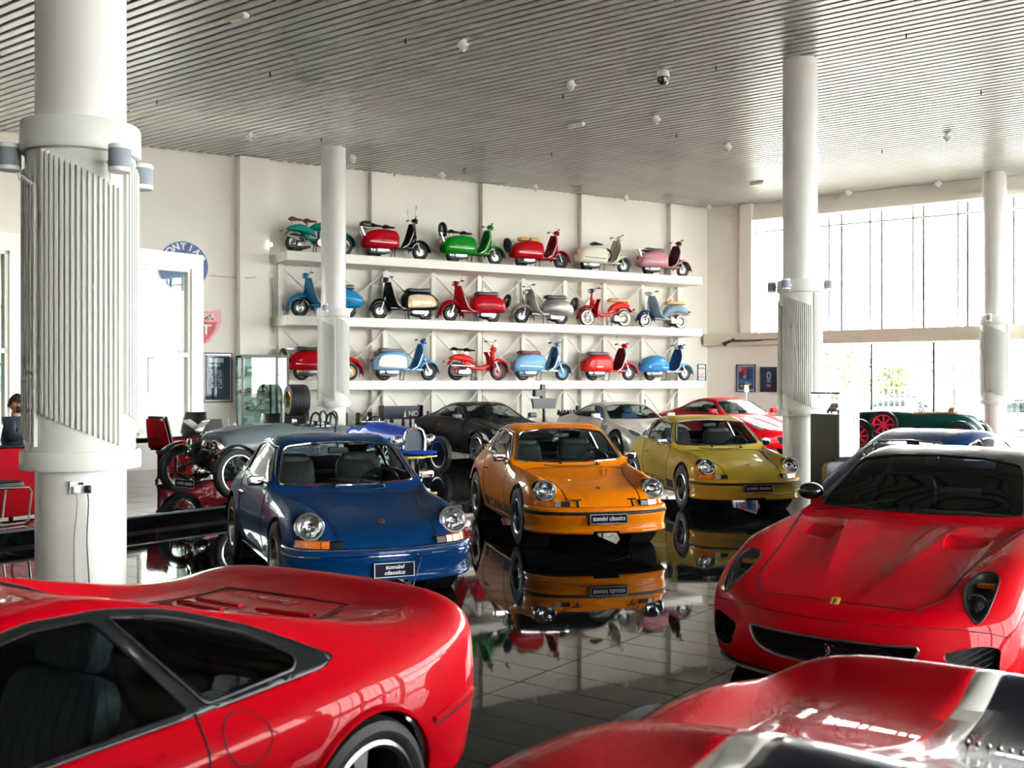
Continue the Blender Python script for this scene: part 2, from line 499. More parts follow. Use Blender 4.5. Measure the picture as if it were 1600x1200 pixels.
q = MB(); slab(q, Vector((-16.9, -9.6, 0)), Vector((1, 0, 0)), Vector((0, 1, 0)), -.1, 27.6, 0, ZC + .5); tag(q.build('wall_rear', M_WALL, smooth=0), kind='structure')
q = MB(); slab(q, Vector((-16.9, -9.6, 0)), Vector((0, 1, 0)), Vector((1, 0, 0)), 0, 30.5, 0, ZC + .5)
tag(q.build('wall_left', M_WALL, smooth=0), kind='structure')
# ---- glazed vestibule partition on the left
PE = gnd(318, 20.5); PD = -DB; PN = Vector((DB.y, -DB.x, 0))
PTOP = 4.26
pm = MB()
holes = [(.27, 1.5), (2.05, 3.3), (3.84, 5.1), (5.65, 6.9)]
zlo, zhi = 1.04, 3.97
prev = 0.0
for a, b in holes + [(8.5, 8.5)]:
    slab(pm, PE, PD, PN, prev, a, 0, PTOP, .25); prev = b
for a, b in holes:
    slab(pm, PE, PD, PN, a, b, 0, zlo, .25); slab(pm, PE, PD, PN, a, b, zhi, PTOP, .25)
part = tag(pm.build('wall_partition', M_WHITE, smooth=0), kind='structure')
win3 = tag(empty('window_3'), kind='structure')
for a, b in holes:
    f = MB(); e = .06
    slab(f, PE, PD, PN, a, a + e, zlo, zhi, .12, -.04); slab(f, PE, PD, PN, b - e, b, zlo, zhi, .12, -.04)
    slab(f, PE, PD, PN, a, b, zlo, zlo + e, .12, -.04); slab(f, PE, PD, PN, a, b, zhi - e, zhi, .12, -.04)
    slab(f, PE, PD, PN, a, b, 2.28, 2.36, .12, -.04); slab(f, PE, PD, PN, b - .17, b - .12, zlo, zhi, .1, -.05)
    f.build('window_frame', M_WHITE, win3, smooth=0)
    for z0, z1 in ((zlo + e, 2.28), (2.36, zhi - e)):
        g = MB(); slab(g, PE, PD, PN, a + e, b - e, z0, z1, .01, -.1); g.build('pane', glass_mat('green_glass', (.86, .95, .91), 1.2), win3, smooth=0)
vs_ = MB(); rp = [PE, PE + PD * 8.5, PE + PD * 8.5 - PN * 9.2, PE - PN * 5.95]
vs_.add([(p.x - PN.x * .26, p.y - PN.y * .26, z) for z in (PTOP - .16, PTOP - .01) for p in rp], [(3, 2, 1, 0), (4, 5, 6, 7)] + [(i, (i + 1) % 4, 4 + (i + 1) % 4, 4 + i) for i in range(4)])
tag(vs_.build('ceiling_vestibule', M_WHITE, smooth=0), kind='structure')
# ---- columns: shaft, collars, fluted jacket of single ribs
def column(name, px, d, ang0, seg=40):
    root = tag(empty(name, gnd(px, d, .04)), kind='structure')
    MB().lathe([(.30, -.04), (.30, ZC - .02)], seg).build('shaft', M_SHAFT, root)
    MB().lathe([(.305, 1.16), (.395, 1.16), (.398, 1.17), (.398, 1.275), (.39, 1.29), (.37, 1.29)], seg, cap=False).build('lower_collar', M_COLM, root)
    MB().lathe([(.37, 3.33), (.392, 3.34), (.398, 3.36), (.398, 3.53), (.39, 3.55), (.30, 3.56)], seg, cap=False).build('upper_collar', M_COLM, root)
    MB().lathe([(.362, 1.25), (.362, 3.36)], seg, cap=False).build('jacket', M_COLM, root)
    nr = 68
    base = MB().prism([(-.0115, 0), (.0115, 0), (.0085, .027), (-.0085, .027)], -.5, .5, 'XY')
    rme = base.mesh('rib', smooth=0); rme.materials.append(M_COLM)
    for i in range(nr):
        a = 2 * PI * i / nr
        f = ((i / nr * 4) % 1.0)
        if f < .04: continue
        ztop = 3.335 - .26 * f; zbot = 1.56 - .25 * f
        o = bpy.data.objects.new('rib', rme); link(o, root)
        th = a + ang0
        o.location = (math.cos(th) * .36, math.sin(th) * .36, (ztop + zbot) / 2)
        o.rotation_euler = (0, 0, th - PI / 2); o.scale = (1, 1, ztop - zbot)
    return root
# the sawtooth runs downwards in the direction of growing angle, seen as to the right on the near side
column('column_1', 127, 7.42, R(262 - 90 + 42 + 33))
column('column_2', 521, 25.7, R(200), 28)
column('column_3', 1250, 18.7, R(200), 32)
column('column_4', 1554, 28.7, R(205), 28)
# ================================================================ car building tools
def cr(p0, p1, p2, p3, t):
    """Catmull-Rom with softened tangents"""
    t2 = t * t; t3 = t2 * t
    return 0.5 * ((2 * p1) + (p2 - p0) * t + (2 * p0 - 5 * p1 + 4 * p2 - p3) * t2 + (3 * p1 - p0 - 3 * p2 + p3) * t3)
def spline(pts, k, mirror_end=False):
    """dense points through pts (Vectors), k steps per span; mirror_end: the curve crosses y=0 at its last point"""
    n = len(pts); out = []
    for i in range(n - 1):
        p0 = pts[i - 1] if i > 0 else pts[0] * 2 - pts[1]
        if i + 2 < n: p3 = pts[i + 2]
        elif mirror_end: p3 = Vector((pts[n - 2].x, -pts[n - 2].y, pts[n - 2].z))
        else: p3 = pts[n - 1] * 2 - pts[n - 2]
        for j in range(k): out.append(cr(p0, pts[i], pts[i + 1], p3, j / k))
    out.append(pts[-1].copy())
    return out
def path2(pts, k=6):
    return [(p.x, p.y) for p in spline([Vector((a, b, 0)) for a, b in pts], k)]
def smooth_grid(G, it=2, lam=.5, pin_first=True):
    n, m = len(G), len(G[0])
    for _ in range(it):
        H = [[p.copy() for p in row] for row in G]
        for i in range(n):
            for j in range(1, m):
                acc = Vector((0, 0, 0)); c = 0
                if 0 < i < n - 1: acc += G[i - 1][j] + G[i + 1][j]; c += 2
                if j < m - 1: acc += G[i][j - 1] + G[i][j + 1]; c += 2
                else:
                    q = G[i][j - 1]; acc += q + Vector((q.x, -q.y, q.z)); c += 2
                if i in (0, n - 1): continue
                H[i][j] = G[i][j].lerp(acc / c, lam)
                if j == m - 1: H[i][j].y = 0
        G = H
    return G
def body_bm(cage, ku=7, kv=6, it=2, disp=None):
    """half cage [station][rail] of (x, y, z), rail 0 the sill, the last rail the centre line -> full bmesh"""
    C = [[Vector(p) for p in st] for st in cage]
    nr = len(C[0])
    L = [spline([st[r] for st in C], ku) for r in range(nr)]
    G = [spline([L[r][i] for r in range(nr)], kv, True) for i in range(len(L[0]))]
    for row in G:
        row[-1].y = 0.0
        for p in row: p.y = max(p.y, 0.0)
    G = smooth_grid(G, it)
    if disp:
        for row in G:
            for p in row: p.z += disp(p)
    bm = bmesh.new(); n, m = len(G), len(G[0]); V = []
    for i in range(n):
        left = [bm.verts.new(p) for p in G[i]]
        right = [bm.verts.new((p.x, -p.y, p.z)) for p in G[i][:-1]]
        V.append(left + right[::-1])
    w = 2 * m - 1
    for i in range(n - 1):
        for j in range(w - 1):
            try: bm.faces.new((V[i][j], V[i][j + 1], V[i + 1][j + 1], V[i + 1][j]))
            except ValueError: pass
    bmesh.ops.recalc_face_normals(bm, faces=bm.faces)
    up = sum(1 if (f.normal.z > 0) else -1 for f in bm.faces if abs(f.normal.z) > .7 and f.calc_center_median().z > .6)
    if up < 0: bmesh.ops.reverse_faces(bm, faces=bm.faces)
    return bm
def in_poly(a, b, poly):
    c = False; n = len(poly)
    for i in range(n):
        x1, y1 = poly[i]; x2, y2 = poly[(i + 1) % n]
        if (y1 > b) != (y2 > b) and a < (x2 - x1) * (b - y1) / (y2 - y1) + x1: c = not c
    return c
def rpoly(pts, r=.03, n=4):
    """polygon with rounded corners; r a number or one per corner"""
    out = []; m = len(pts)
    for i in range(m):
        p = Vector(pts[i]); a = Vector(pts[i - 1]); b = Vector(pts[(i + 1) % m])
        rr = r[i] if isinstance(r, (list, tuple)) else r
        da = (a - p); db = (b - p)
        q = min(rr, da.length * .45, db.length * .45)
        s = p + da.normalized() * q; e = p + db.normalized() * q
        if q < 1e-5: out.append((p.x, p.y)); continue
        for k in range(n + 1):
            t = k / n
            v = s * (1 - t) ** 2 + p * 2 * t * (1 - t) + e * t * t
            out.append((v.x, v.y))
    return out
def ellipse(cx, cy, rx, ry, n=28, rot=0.0):
    return [(cx + rx * math.cos(2 * PI * i / n) * math.cos(rot) - ry * math.sin(2 * PI * i / n) * math.sin(rot),
             cy + rx * math.cos(2 * PI * i / n) * math.sin(rot) + ry * math.sin(2 * PI * i / n) * math.cos(rot)) for i in range(n)]
AX = {'XZ': (0, 2, 1), 'YZ': (1, 2, 0), 'XY': (0, 1, 2)}
def cut(bm, poly, plane, cond, keep=False):
    """cut the outline poly (seen along the axis normal to plane) into bm; take the faces inside out as a new bmesh"""
    ia, ib, _ = AX[plane]
    a0 = min(p[0] for p in poly); a1 = max(p[0] for p in poly); b0 = min(p[1] for p in poly); b1 = max(p[1] for p in poly)
    C = set()
    for f in bm.faces:
        if not cond(f.calc_center_median()): continue
        va = [v.co[ia] for v in f.verts]; vb = [v.co[ib] for v in f.verts]
        if max(va) < a0 - .02 or min(va) > a1 + .02 or max(vb) < b0 - .02 or min(vb) > b1 + .02: continue
        C.add(f)
    n = len(poly)
    for i in range(n):
        p = poly[i]; q = poly[(i + 1) % n]
        dx, dy = q[0] - p[0], q[1] - p[1]
        L = math.hypot(dx, dy)
        if L < 1e-6: continue
        no = [0, 0, 0]; no[ia] = -dy / L; no[ib] = dx / L
        co = [0, 0, 0]; co[ia] = p[0]; co[ib] = p[1]
        lo_a, hi_a = min(p[0], q[0]) - .03, max(p[0], q[0]) + .03
        lo_b, hi_b = min(p[1], q[1]) - .03, max(p[1], q[1]) + .03
        fs = []
        for f in C:
            va = [v.co[ia] for v in f.verts]; vb = [v.co[ib] for v in f.verts]
            if max(va) < lo_a or min(va) > hi_a or max(vb) < lo_b or min(vb) > hi_b: continue
            fs.append(f)
        if not fs: continue
        es = list({e for f in fs for e in f.edges}); vs = list({v for f in fs for v in f.verts})
        C.difference_update(fs)
        r = bmesh.ops.bisect_plane(bm, geom=vs + es + fs, dist=1e-5, plane_co=co, plane_no=no)
        C.update(g for g in r['geom'] if isinstance(g, bmesh.types.BMFace))
    C = [f for f in C if f.is_valid]
    ins = [f for f in C if in_poly(f.calc_center_median()[ia], f.calc_center_median()[ib], poly)]
    nb = bmesh.new(); vm = {}
    for f in ins:
        vs = []
        for v in f.verts:
            if v.index < 0 or v not in vm: vm[v] = nb.verts.new(v.co)
            vs.append(vm[v])
        try: nb.faces.new(vs)
        except ValueError: pass
    nb.normal_update()
    if not keep: bmesh.ops.delete(bm, geom=ins, context='FACES')
    return nb
def boundary(bm):
    """boundary loops of a bmesh as lists of points"""
    ed = {}
    for e in bm.edges:
        if len(e.link_faces) == 1:
            a, b = e.verts; ed.setdefault(a, []).append(b); ed.setdefault(b, []).append(a)
    loops = []; done = set()
    for s in list(ed):
        if s in done: continue
        lp = [s]; done.add(s); cur = s
        while True:
            nx = [v for v in ed[cur] if v not in done]
            if not nx: break
            cur = nx[0]; done.add(cur); lp.append(cur)
        if len(lp) > 3: loops.append([v.co.copy() for v in lp])
    return loops
def split_lr(bm):
    """split a bmesh into its connected pieces"""
    out = []; left = set(bm.faces)
    while left:
        st = [left.pop()]; grp = [st[0]]
        while st:
            f = st.pop()
            for e in f.edges:
                for g in e.link_faces:
                    if g in left: left.discard(g); st.append(g); grp.append(g)
        nb = bmesh.new(); vm = {}
        for f in grp:
            vs = []
            for v in f.verts:
                if v not in vm: vm[v] = nb.verts.new(v.co)
                vs.append(vm[v])
            nb.faces.new(vs)
        nb.normal_update(); out.append(nb)
    out = [b for b in out if len(b.faces) > 2]
    return out
def bm_obj(bm, name, mats, parent, thick=0.0, off=0.0, smooth=40.0):
    if off:
        bm.normal_update()
        for v in bm.verts: v.co += v.normal * off
    me = bpy.data.meshes.new(name); bm.to_mesh(me)
    for m in (mats if isinstance(mats, (list, tuple)) else [mats]): me.materials.append(m)
    me.polygons.foreach_set('use_smooth', [True] * len(me.polygons))
    if smooth: me.set_sharp_from_angle(angle=R(smooth))
    o = bpy.data.objects.new(name, me); link(o, parent)
    if thick:
        md = o.modifiers.new('thickness', 'SOLIDIFY'); md.thickness = thick; md.offset = -1
        if len(me.materials) > 1: md.material_offset = 1; md.material_offset_rim = 1
    return o
def thin(loop, d=.012):
    """drop points closer than d"""
    out = [loop[0]]
    for p in loop[1:]:
        if (p - out[-1]).length > d: out.append(p)
    return out
def trim_loop(loops, r, m, parent, name='window_trim', off=.0, flat=1.0):
    t = MB()
    for lp in loops: t.tube(thin(lp), r, 6, True, flat)
    return t.build(name, m, parent, fix=False)
def drop(bvh, pts, d, dist=2.0, lift=.001):
    """project points on the body along direction d"""
    out = []
    d = Vector(d)
    for p in pts:
        h = bvh.ray_cast(Vector(p), d, dist)
        if h[0] is not None: out.append(h[0] + (h[1] if h[1].dot(d) < 0 else -h[1]) * lift)
    return out
def dense(pts, k=8):
    out = []
    for a, b in zip(pts[:-1], pts[1:]):
        a = Vector(a); b = Vector(b)
        for i in range(k): out.append(a.lerp(b, i / k))
    out.append(Vector(pts[-1])); return out
def seam(bvh, pts, d, m, parent, r=.004, name='panel_gap', closed=False, k=10, both=False):
    for s in ((1, -1) if both else (1,)):
        q = drop(bvh, [Vector((p[0], p[1] * s, p[2])) for p in dense(pts, k)], (d[0], d[1] * s, d[2]), lift=.0)
        if len(q) > 2: MB().tube(q, r, 5, closed).build(name, m, parent, fix=False)
def decal(bvh, me, d, lift=.003):
    """press a flat mesh onto the body along d"""
    d = Vector(d)
    for v in me.vertices:
        h = bvh.ray_cast(v.co - d * .6, d, 3)
        if h[0] is not None: v.co = h[0] - d * lift
def sweep(path, prof, close_ends=False):
    """profile [(outward offset, z)] carried along a plan path [(x, y)]; outward is to the left of travel for a path from +y to -y round the nose"""
    m = MB(); n = len(path); vs = []; fs = []
    for i in range(n):
        a = path[max(i - 1, 0)]; b = path[min(i + 1, n - 1)]
        t = Vector((b[0] - a[0], b[1] - a[1])).normalized(); nn = Vector((-t.y, t.x))
        for o, z in prof: vs.append((path[i][0] + nn.x * o, path[i][1] + nn.y * o, z))
    k = len(prof)
    for i in range(n - 1):
        for j in range(k - 1): fs.append((i * k + j, (i + 1) * k + j, (i + 1) * k + j + 1, i * k + j + 1))
    if close_ends:
        fs.append(tuple(range(k))); fs.append(tuple(reversed(range((n - 1) * k, n * k))))
    return m.add(vs, fs)
M_TYRE = mat('tyre_rubber', '#141517', 0.6, var=0.15, scale=30)
M_DARKIN = mat('dark_interior', '#14171A', 0.6, var=0.15, scale=8)
M_LEATHER = mat('black_leather', '#0F1519', 0.42, var=0.12, scale=25, bump=.05)
M_GAP = mat('panel_gap_dark', '#070808', 0.8, var=.05)
M_RUBBER = mat('black_rubber', '#121314', 0.55, var=.08)
M_ALLOY = mat('alloy_silver', '#B4B7B8', 0.22, metal=.9, var=.05)
M_ALLOYD = mat('alloy_dark', '#3A3D40', 0.35, metal=.8, var=.05)
M_AMBER = mat('amber_lens', '#F0780A', .12, coat=1.0, var=.15, scale=40)
M_CLEAR = mat('clear_lens', '#D8DCDC', .08, metal=.3, coat=1.0, var=.12, scale=60)
M_REDLENS = mat('red_lens', '#B00A0A', .1, coat=1.0, var=.1)
M_CARGL = glass_mat('car_glass', (.62, .70, .70), 1.0)
M_CARGLD = glass_mat('car_glass_dark', (.16, .20, .22), 1.0)
M_LAMPGL = glass_mat('lamp_glass', (.93, .95, .96), 1.1)
def paint(name, col, metal=0.0, rough=.38, var=.03):
    return mat(name, col, .5 if metal < .3 else rough, metal=metal, coat=.45, var=var, scale=1.5, coat_rough=.012, spec=.03)
def wheel(parent, loc, side, R_, w, rr, style='fuchs', rimm=None, spin=0.0, steer=0.0, lip=None):
    """a wheel with its axis along y; side +1 = outer face towards +y"""
    root = bpy.data.objects.new('wheel', None); root.empty_display_size = .1; link(root, parent)
    root.location = loc; root.rotation_euler = (0, 0, steer)
    rimm = rimm or M_ALLOY; lip = lip or M_ALLOY
    S = Matrix.Diagonal((1, side, 1, 1))
    h = w / 2
    prof = [(rr, -h * .92), (rr + .012, -h), (R_ - .045, -h * 1.04), (R_ - .015, -h * .94), (R_, -h * .72), (R_, -h * .25), (R_ - .006, -h * .22), (R_ - .006, -h * .18),
            (R_, -h * .15), (R_, h * .15), (R_ - .006, h * .18), (R_ - .006, h * .22), (R_, h * .25), (R_, h * .72), (R_ - .015, h * .94), (R_ - .045, h * 1.04), (rr + .012, h), (rr, h * .92), (rr - .01, 0)]
    MB().lathe(prof + [prof[0]], 40, 'Y', S, False).build('tyre', M_TYRE, root)
    t = MB(); d0 = -.3 * h
    t.lathe([(rr + .004, h * .96), (rr - .008, h * 1.0), (rr - .022, h * .9), (rr - .03, h * .5), (rr - .035, -h * .9), (rr, -h * .95)], 40, 'Y', S, False)
    t.build('rim', lip, root)
    sp = MB()
    if style == 'fuchs':
        sp.lathe([(.001, h * .62), (.05, h * .62), (.062, h * .5), (.07, h * .3), (.001, h * .25)], 20, 'Y', S, False)
        for i in range(5):
            a = spin + 2 * PI * i / 5
            pts = []
            for u, wd in ((.05, .022), (.09, .034), (.13, .046), (.165, .052), (rr - .02, .05)):
                pts.append((u, wd))
            poly = [(u, wd) for u, wd in pts] + [(u, -wd) for u, wd in reversed(pts)]
            sp.prism(poly, h * .3, h * .56, 'XZ', S @ Matrix.Rotation(a, 4, 'Y'))
    elif style == 'five':
        sp.lathe([(.001, h * .55), (.045, h * .55), (.06, h * .4), (.07, h * .2), (.001, h * .15)], 20, 'Y', S, False)
        for i in range(5):
            a = spin + 2 * PI * i / 5
            poly = [(.03, .036), (rr * .55, .03), (rr - .03, .04), (rr - .012, .05), (rr - .012, -.05), (rr - .03, -.04), (rr * .55, -.03), (.03, -.036)]
            sp.prism(poly, h * .15, h * .62, 'XZ', S @ Matrix.Rotation(a, 4, 'Y'))
    elif style == 'multi':
        sp.lathe([(.001, h * .5), (.04, h * .5), (.055, h * .35), (.06, h * .1), (.001, h * .1)], 18, 'Y', S, False)
        for i in range(11):
            a = spin + 2 * PI * i / 11
            poly = [(.03, .012), (rr - .02, .016), (rr - .02, -.016), (.03, -.012)]
            sp.prism(poly, h * .25, h * .6, 'XZ', S @ Matrix.Rotation(a, 4, 'Y'))
    elif style == 'alloy8':     # flat ribbon spokes with ring (vintage cast wheel)
        sp.lathe([(.001, h * .7), (.05, h * .7), (.06, h * .3), (.001, h * .3)], 18, 'Y', S, False)
        for i in range(8):
            a = spin + 2 * PI * i / 8
            poly = [(.04, .02), (rr - .02, .034), (rr - .02, -.034), (.04, -.02)]
            sp.prism(poly, h * .1, h * .3, 'XZ', S @ Matrix.Rotation(a, 4, 'Y'))
    elif style == 'wire':
        sp.lathe([(.001, h * .9), (.025, h * .9), (.035, h * .7), (.05, h * .3), (.05, -h * .4), (.001, -h * .4)], 16, 'Y', S, False)
        for i in range(36):
            a = 2 * PI * i / 36; b = a + (.35 if i % 2 else -.35)
            y0 = h * (.6 if i % 4 < 2 else -.3)
            p0 = S @ Vector((math.cos(a) * .045, y0, math.sin(a) * .045)); p1 = S @ Vector((math.cos(b) * (rr - .015), h * .1, math.sin(b) * (rr - .015)))
            sp.cyl(p0, p1, .0035, n=4, cap=False)
    sp.build('spokes', rimm, root)
    if style != 'wire':
        MB().lathe([(.001, -h * .1), (rr * .72, -h * .1), (rr * .72, -h * .25), (.001, -h * .25)], 28, 'Y', S, False).build('brake_disc', M_ALLOYD, root)
        MB().lathe([(rr - .03, -h * .6), (.001, -h * .6)], 28, 'Y', S, False).build('wheel_back', M_BLACKM, root)
    if style == 'fuchs' or style == 'five':
        MB().lathe([(.028, h * .6), (.026, h * .68), (.001, h * .7)], 14, 'Y', S, False).build('wheel_cap', M_BLACK if style == 'fuchs' else M_CHROME, root)
    return root
def rbox(m, c, d, r=.03, M=None, k=3):
    """rounded box (superellipsoid-like) for seats and pads"""
    T = Matrix.Translation(c)
    if M is not None: T = M @ T
    nu, nv = 20, 12; e = .35
    def sg(v): return math.copysign(abs(v) ** e, v)
    vs = []; fs = []
    for i in range(nv + 1):
        ph = -PI / 2 + PI * i / nv
        for j in range(nu):
            th = 2 * PI * j / nu
            vs.append((d[0] / 2 * sg(math.cos(ph)) * sg(math.cos(th)), d[1] / 2 * sg(math.cos(ph)) * sg(math.sin(th)), d[2] / 2 * sg(math.sin(ph))))
    for i in range(nv):
        for j in range(nu):
            j2 = (j + 1) % nu
            fs.append((i * nu + j, i * nu + j2, (i + 1) * nu + j2, (i + 1) * nu + j))
    return m.add(vs, fs, T)
def seat(parent, x, y, z, m=None, head=True, h=.58, tilt=-.28):
    m = m or M_LEATHER; s = MB()
    rbox(s, (x, y, z), (.50, .48, .14))
    Mt = Matrix.Translation((x - .22, y, z + .04)) @ Matrix.Rotation(tilt, 4, 'Y')
    rbox(s, (0, 0, h / 2), (.13, .46, h), M=Mt)
    o = s.build('seat', m, parent, fix=False)
    if head:
        q = MB(); rbox(q, (0, 0, h + .09), (.10, .27, .17), M=Mt); q.build('headrest', m, o, fix=False)
    return o
def steering(parent, x, y, z, r=.19, tilt=.45, m=None):
    q = MB(); T = Matrix.Translation((x, y, z)) @ Matrix.Rotation(PI / 2 + tilt - PI, 4, 'Y')
    q.torus(r, .014, 28, 6, T)
    for a in (0, 2.1, 4.2): q.cyl(T @ Vector((0, 0, 0)), T @ Vector((math.cos(a) * r, math.sin(a) * r, 0)), .01, n=5)
    q.cyl(T @ Vector((0, 0, .02)), T @ Vector((0, 0, -.25)), .03, n=8)
    return q.build('steering_wheel', m or M_BLACK, parent)
def plate(parent, M, w=.42, h=.10, two=False):
    """the showroom's plate: white frame on dark blue, script lettering; M: local x right, y up, z out"""
    p = MB(); p.box((0, 0, 0), (w, h, .012), bev=.004, M=M)
    o = p.build('number_plate', mat('plate_navy', '#10162B', .6, spec=.15), parent)
    f = MB(); e = .006
    for c, d in (((0, h / 2 - e), (w - .01, e, .003)), ((0, -h / 2 + e), (w - .01, e, .003)), ((w / 2 - e - .003, 0), (e, h - .012, .003)), ((-w / 2 + e + .003, 0), (e, h - .012, .003))):
        f.box((c[0], c[1], .0075), d, M=M)
    mw = mat('plate_white', '#E4E6EA', .5)
    f.build('plate_border', mw, o, smooth=0)
    if two:
        text_obj('plate_lettering', 'tomini\nclassics', h * .36, mw, o, M @ Matrix.Translation((0, .0, .007)), .0012, .25, sx=1.35, bold=.0012)
    else:
        text_obj('plate_lettering', 'tomini classics', h * .62, mw, o, M @ Matrix.Translation((0, .004, .007)), .0012, .25, sx=.94, bold=.0015)
    return o
# ================================================================ air-cooled rear-engined coupe (three of them)
C911 = [
 # sill            low side         upper side       crest/belt       hood edge/rail   mid              centre
 [(1.50,.70,.24), (1.60,.715,.40), (1.68,.670,.47), (1.785,.590,.475), (1.885,.44,.475), (1.935,.22,.475), (1.945,0,.475)],
 [(1.47,.72,.24), (1.56,.745,.42), (1.645,.715,.53), (1.735,.600,.56), (1.835,.43,.545), (1.885,.21,.545), (1.895,0,.545)],
 [(1.44,.735,.24), (1.51,.762,.45), (1.585,.728,.62), (1.655,.600,.675), (1.745,.42,.615), (1.79,.21,.612), (1.80,0,.612)],
 [(1.40,.74,.24), (1.43,.772,.47), (1.46,.735,.675), (1.50,.605,.765), (1.56,.435,.672), (1.60,.21,.668), (1.61,0,.668)],
 [(1.135,.745,.24), (1.135,.785,.47), (1.135,.75,.695), (1.13,.625,.808), (1.13,.475,.735), (1.13,.22,.742), (1.13,0,.746)],
 [(.82,.735,.22), (.82,.782,.46), (.82,.762,.68), (.82,.675,.825), (.80,.565,.785), (.80,.25,.800), (.80,0,.806)],
 [(.58,.73,.21), (.58,.782,.46), (.58,.772,.68), (.56,.715,.842), (.555,.672,.858), (.63,.34,.852), (.665,0,.852)],
 [(.30,.73,.20), (.30,.782,.46), (.30,.775,.68), (.30,.730,.858), (.305,.618,1.055), (.375,.32,1.055), (.40,0,1.058)],
 [(.03,.73,.20), (.03,.783,.46), (.03,.777,.68), (.03,.736,.868), (.055,.565,1.215), (.095,.31,1.238), (.105,0,1.245)],
 [(-.33,.73,.20), (-.33,.785,.46), (-.33,.780,.69), (-.33,.740,.882), (-.32,.558,1.25), (-.31,.30,1.282), (-.31,0,1.29)],
 [(-.75,.74,.21), (-.75,.795,.47), (-.75,.787,.70), (-.75,.738,.895), (-.75,.535,1.212), (-.74,.295,1.258), (-.74,0,1.27)],
 [(-1.135,.755,.22), (-1.135,.812,.48), (-1.135,.795,.71), (-1.14,.71,.885), (-1.13,.50,1.085), (-1.12,.28,1.145), (-1.12,0,1.16)],
 [(-1.50,.73,.22), (-1.50,.79,.47), (-1.50,.76,.68), (-1.50,.67,.82), (-1.50,.46,.935), (-1.50,.25,.972), (-1.50,0,.985)],
 [(-1.82,.66,.24), (-1.82,.70,.46), (-1.84,.68,.62), (-1.86,.58,.71), (-1.88,.42,.76), (-1.90,.22,.785), (-1.90,0,.79)],
 [(-2.0,.55,.26), (-2.03,.58,.44), (-2.05,.56,.52), (-2.08,.50,.55), (-2.10,.38,.56), (-2.11,.2,.57), (-2.11,0,.57)],
]
def build_911(name, label, loc, heading, pm, opts):
    root = thing(name, label, 'car', loc, heading, 'rear-engined classic coupes')
    bm = body_bm(C911, 7, 6, 5, lambda p: .010 * math.exp(-((abs(p.y) - (.30 + .10 * (1.2 - p.x))) / .035) ** 2) * max(0, min(1, (1.25 - p.x) / .3)) * (1 if p.x > .72 and p.z > .5 else 0) * min(1, max(0, (p.x - .72) / .1)))
    bvh = BVHTree.FromBMesh(bm)
    shell = [pm, M_DARKIN]
    # openings
    ws = rpoly([(-.635, .888), (-.515, 1.2), (-.27, 1.224), (0, 1.232), (.27, 1.224), (.515, 1.2), (.635, .888), (.3, .872), (0, .869), (-.3, .872)], [.05, .06, .02, .02, .02, .06, .05, .02, .02, .02], 3)
    g_ws = cut(bm, ws, 'YZ', lambda c: c.x > -.05)
    g_rw = cut(bm, rpoly([(-.46, .99), (-.37, 1.17), (0, 1.195), (.37, 1.17), (.46, .99), (0, .985)], [.05, .06, .02, .06, .05, .02], 3), 'YZ', lambda c: c.x < -.85 and c.z > .93)
    sw = rpoly([(.47, .905), (.12, 1.17), (-.33, 1.222), (-.62, 1.195), (-.62, .925)], [.02, .05, .03, .03, .03], 3)
    g_sw = cut(bm, sw, 'XZ', lambda c: abs(c.y) > .45 and c.z > .88)
    qw = rpoly([(-.68, .93), (-.68, 1.185), (-.86, 1.14), (-1.10, 1.02), (-1.16, .945)], [.03, .03, .06, .06, .04], 3)
    g_qw = cut(bm, qw, 'XZ', lambda c: abs(c.y) > .45 and c.z > .88)
    for ax, rad in ((1.135, .345), (-1.135, .355)):
        arch = [(ax + rad * math.cos(t), .33 + rad * math.sin(t)) for t in [PI * i / 16 for i in range(17)]] + [(ax - rad, .0), (ax + rad, .0)]
        cut(bm, arch, 'XZ', lambda c: abs(c.y) > .4 and c.z < .8)
    for s in (1, -1): cut(bm, ellipse(.603 * s, .645, .112, .102, 24), 'YZ', lambda c: c.x > 1.45)
    hood = rpoly([(1.97, -.40), (1.97, .40), (1.5, .425), (1.13, .475), (.76, .575), (.70, .5), (.745, .25), (.765, 0), (.745, -.25), (.70, -.5), (.76, -.575), (1.13, -.475), (1.5, -.425)], [.0, .0, .1, .1, .05, .05, .05, .05, .05, .05, .05, .1, .1], 2)
    g_hd = cut(bm, hood, 'XY', lambda c: c.x > .6 and c.z > .44)
    door = rpoly([(.50, .885), (.52, .6), (.45, .27), (-.52, .27), (-.66, .5), (-.66, .915)], [.02, .1, .06, .1, .12, .02], 3)
    g_dr = cut(bm, door, 'XZ', lambda c: abs(c.y) > .5 and c.z < .93)
    b = bm_obj(bm, 'body', shell, root, .012)
    bm_obj(g_hd, 'hood', shell, root, .012)
    for q in split_lr(g_dr): bm_obj(q, 'door', shell, root, .012)
    ch = M_CHROME if opts.get('chrome', True) else M_BLACK
    for nm, g, r in (('windshield', g_ws, .011), ('rear_window', g_rw, .010)):
        lps = boundary(g); o = bm_obj(g, nm, M_CARGL, root, off=-.006)
        trim_loop(lps, r, ch, o)
        trim_loop([[p - Vector((.006, 0, .004)) for p in l] for l in lps], r * 1.5, M_RUBBER, o, 'window_seal')
    for nm, g in (('side_window', g_sw), ('quarter_window', g_qw)):
        for q in split_lr(g):
            lps = boundary(q); o = bm_obj(q, nm, M_CARGL, root, off=-.006)
            trim_loop(lps, .010, ch, o)
    # panel gaps
    hp = [(1.945, .40, 2), (1.5, .425, 2), (1.13, .475, 2), (.76, .575, 2), (.715, .5, 2), (.745, .25, 2), (.765, 0, 2)]
    seam(bvh, hp, (0, 0, -1), M_GAP, root, .0045, both=True)
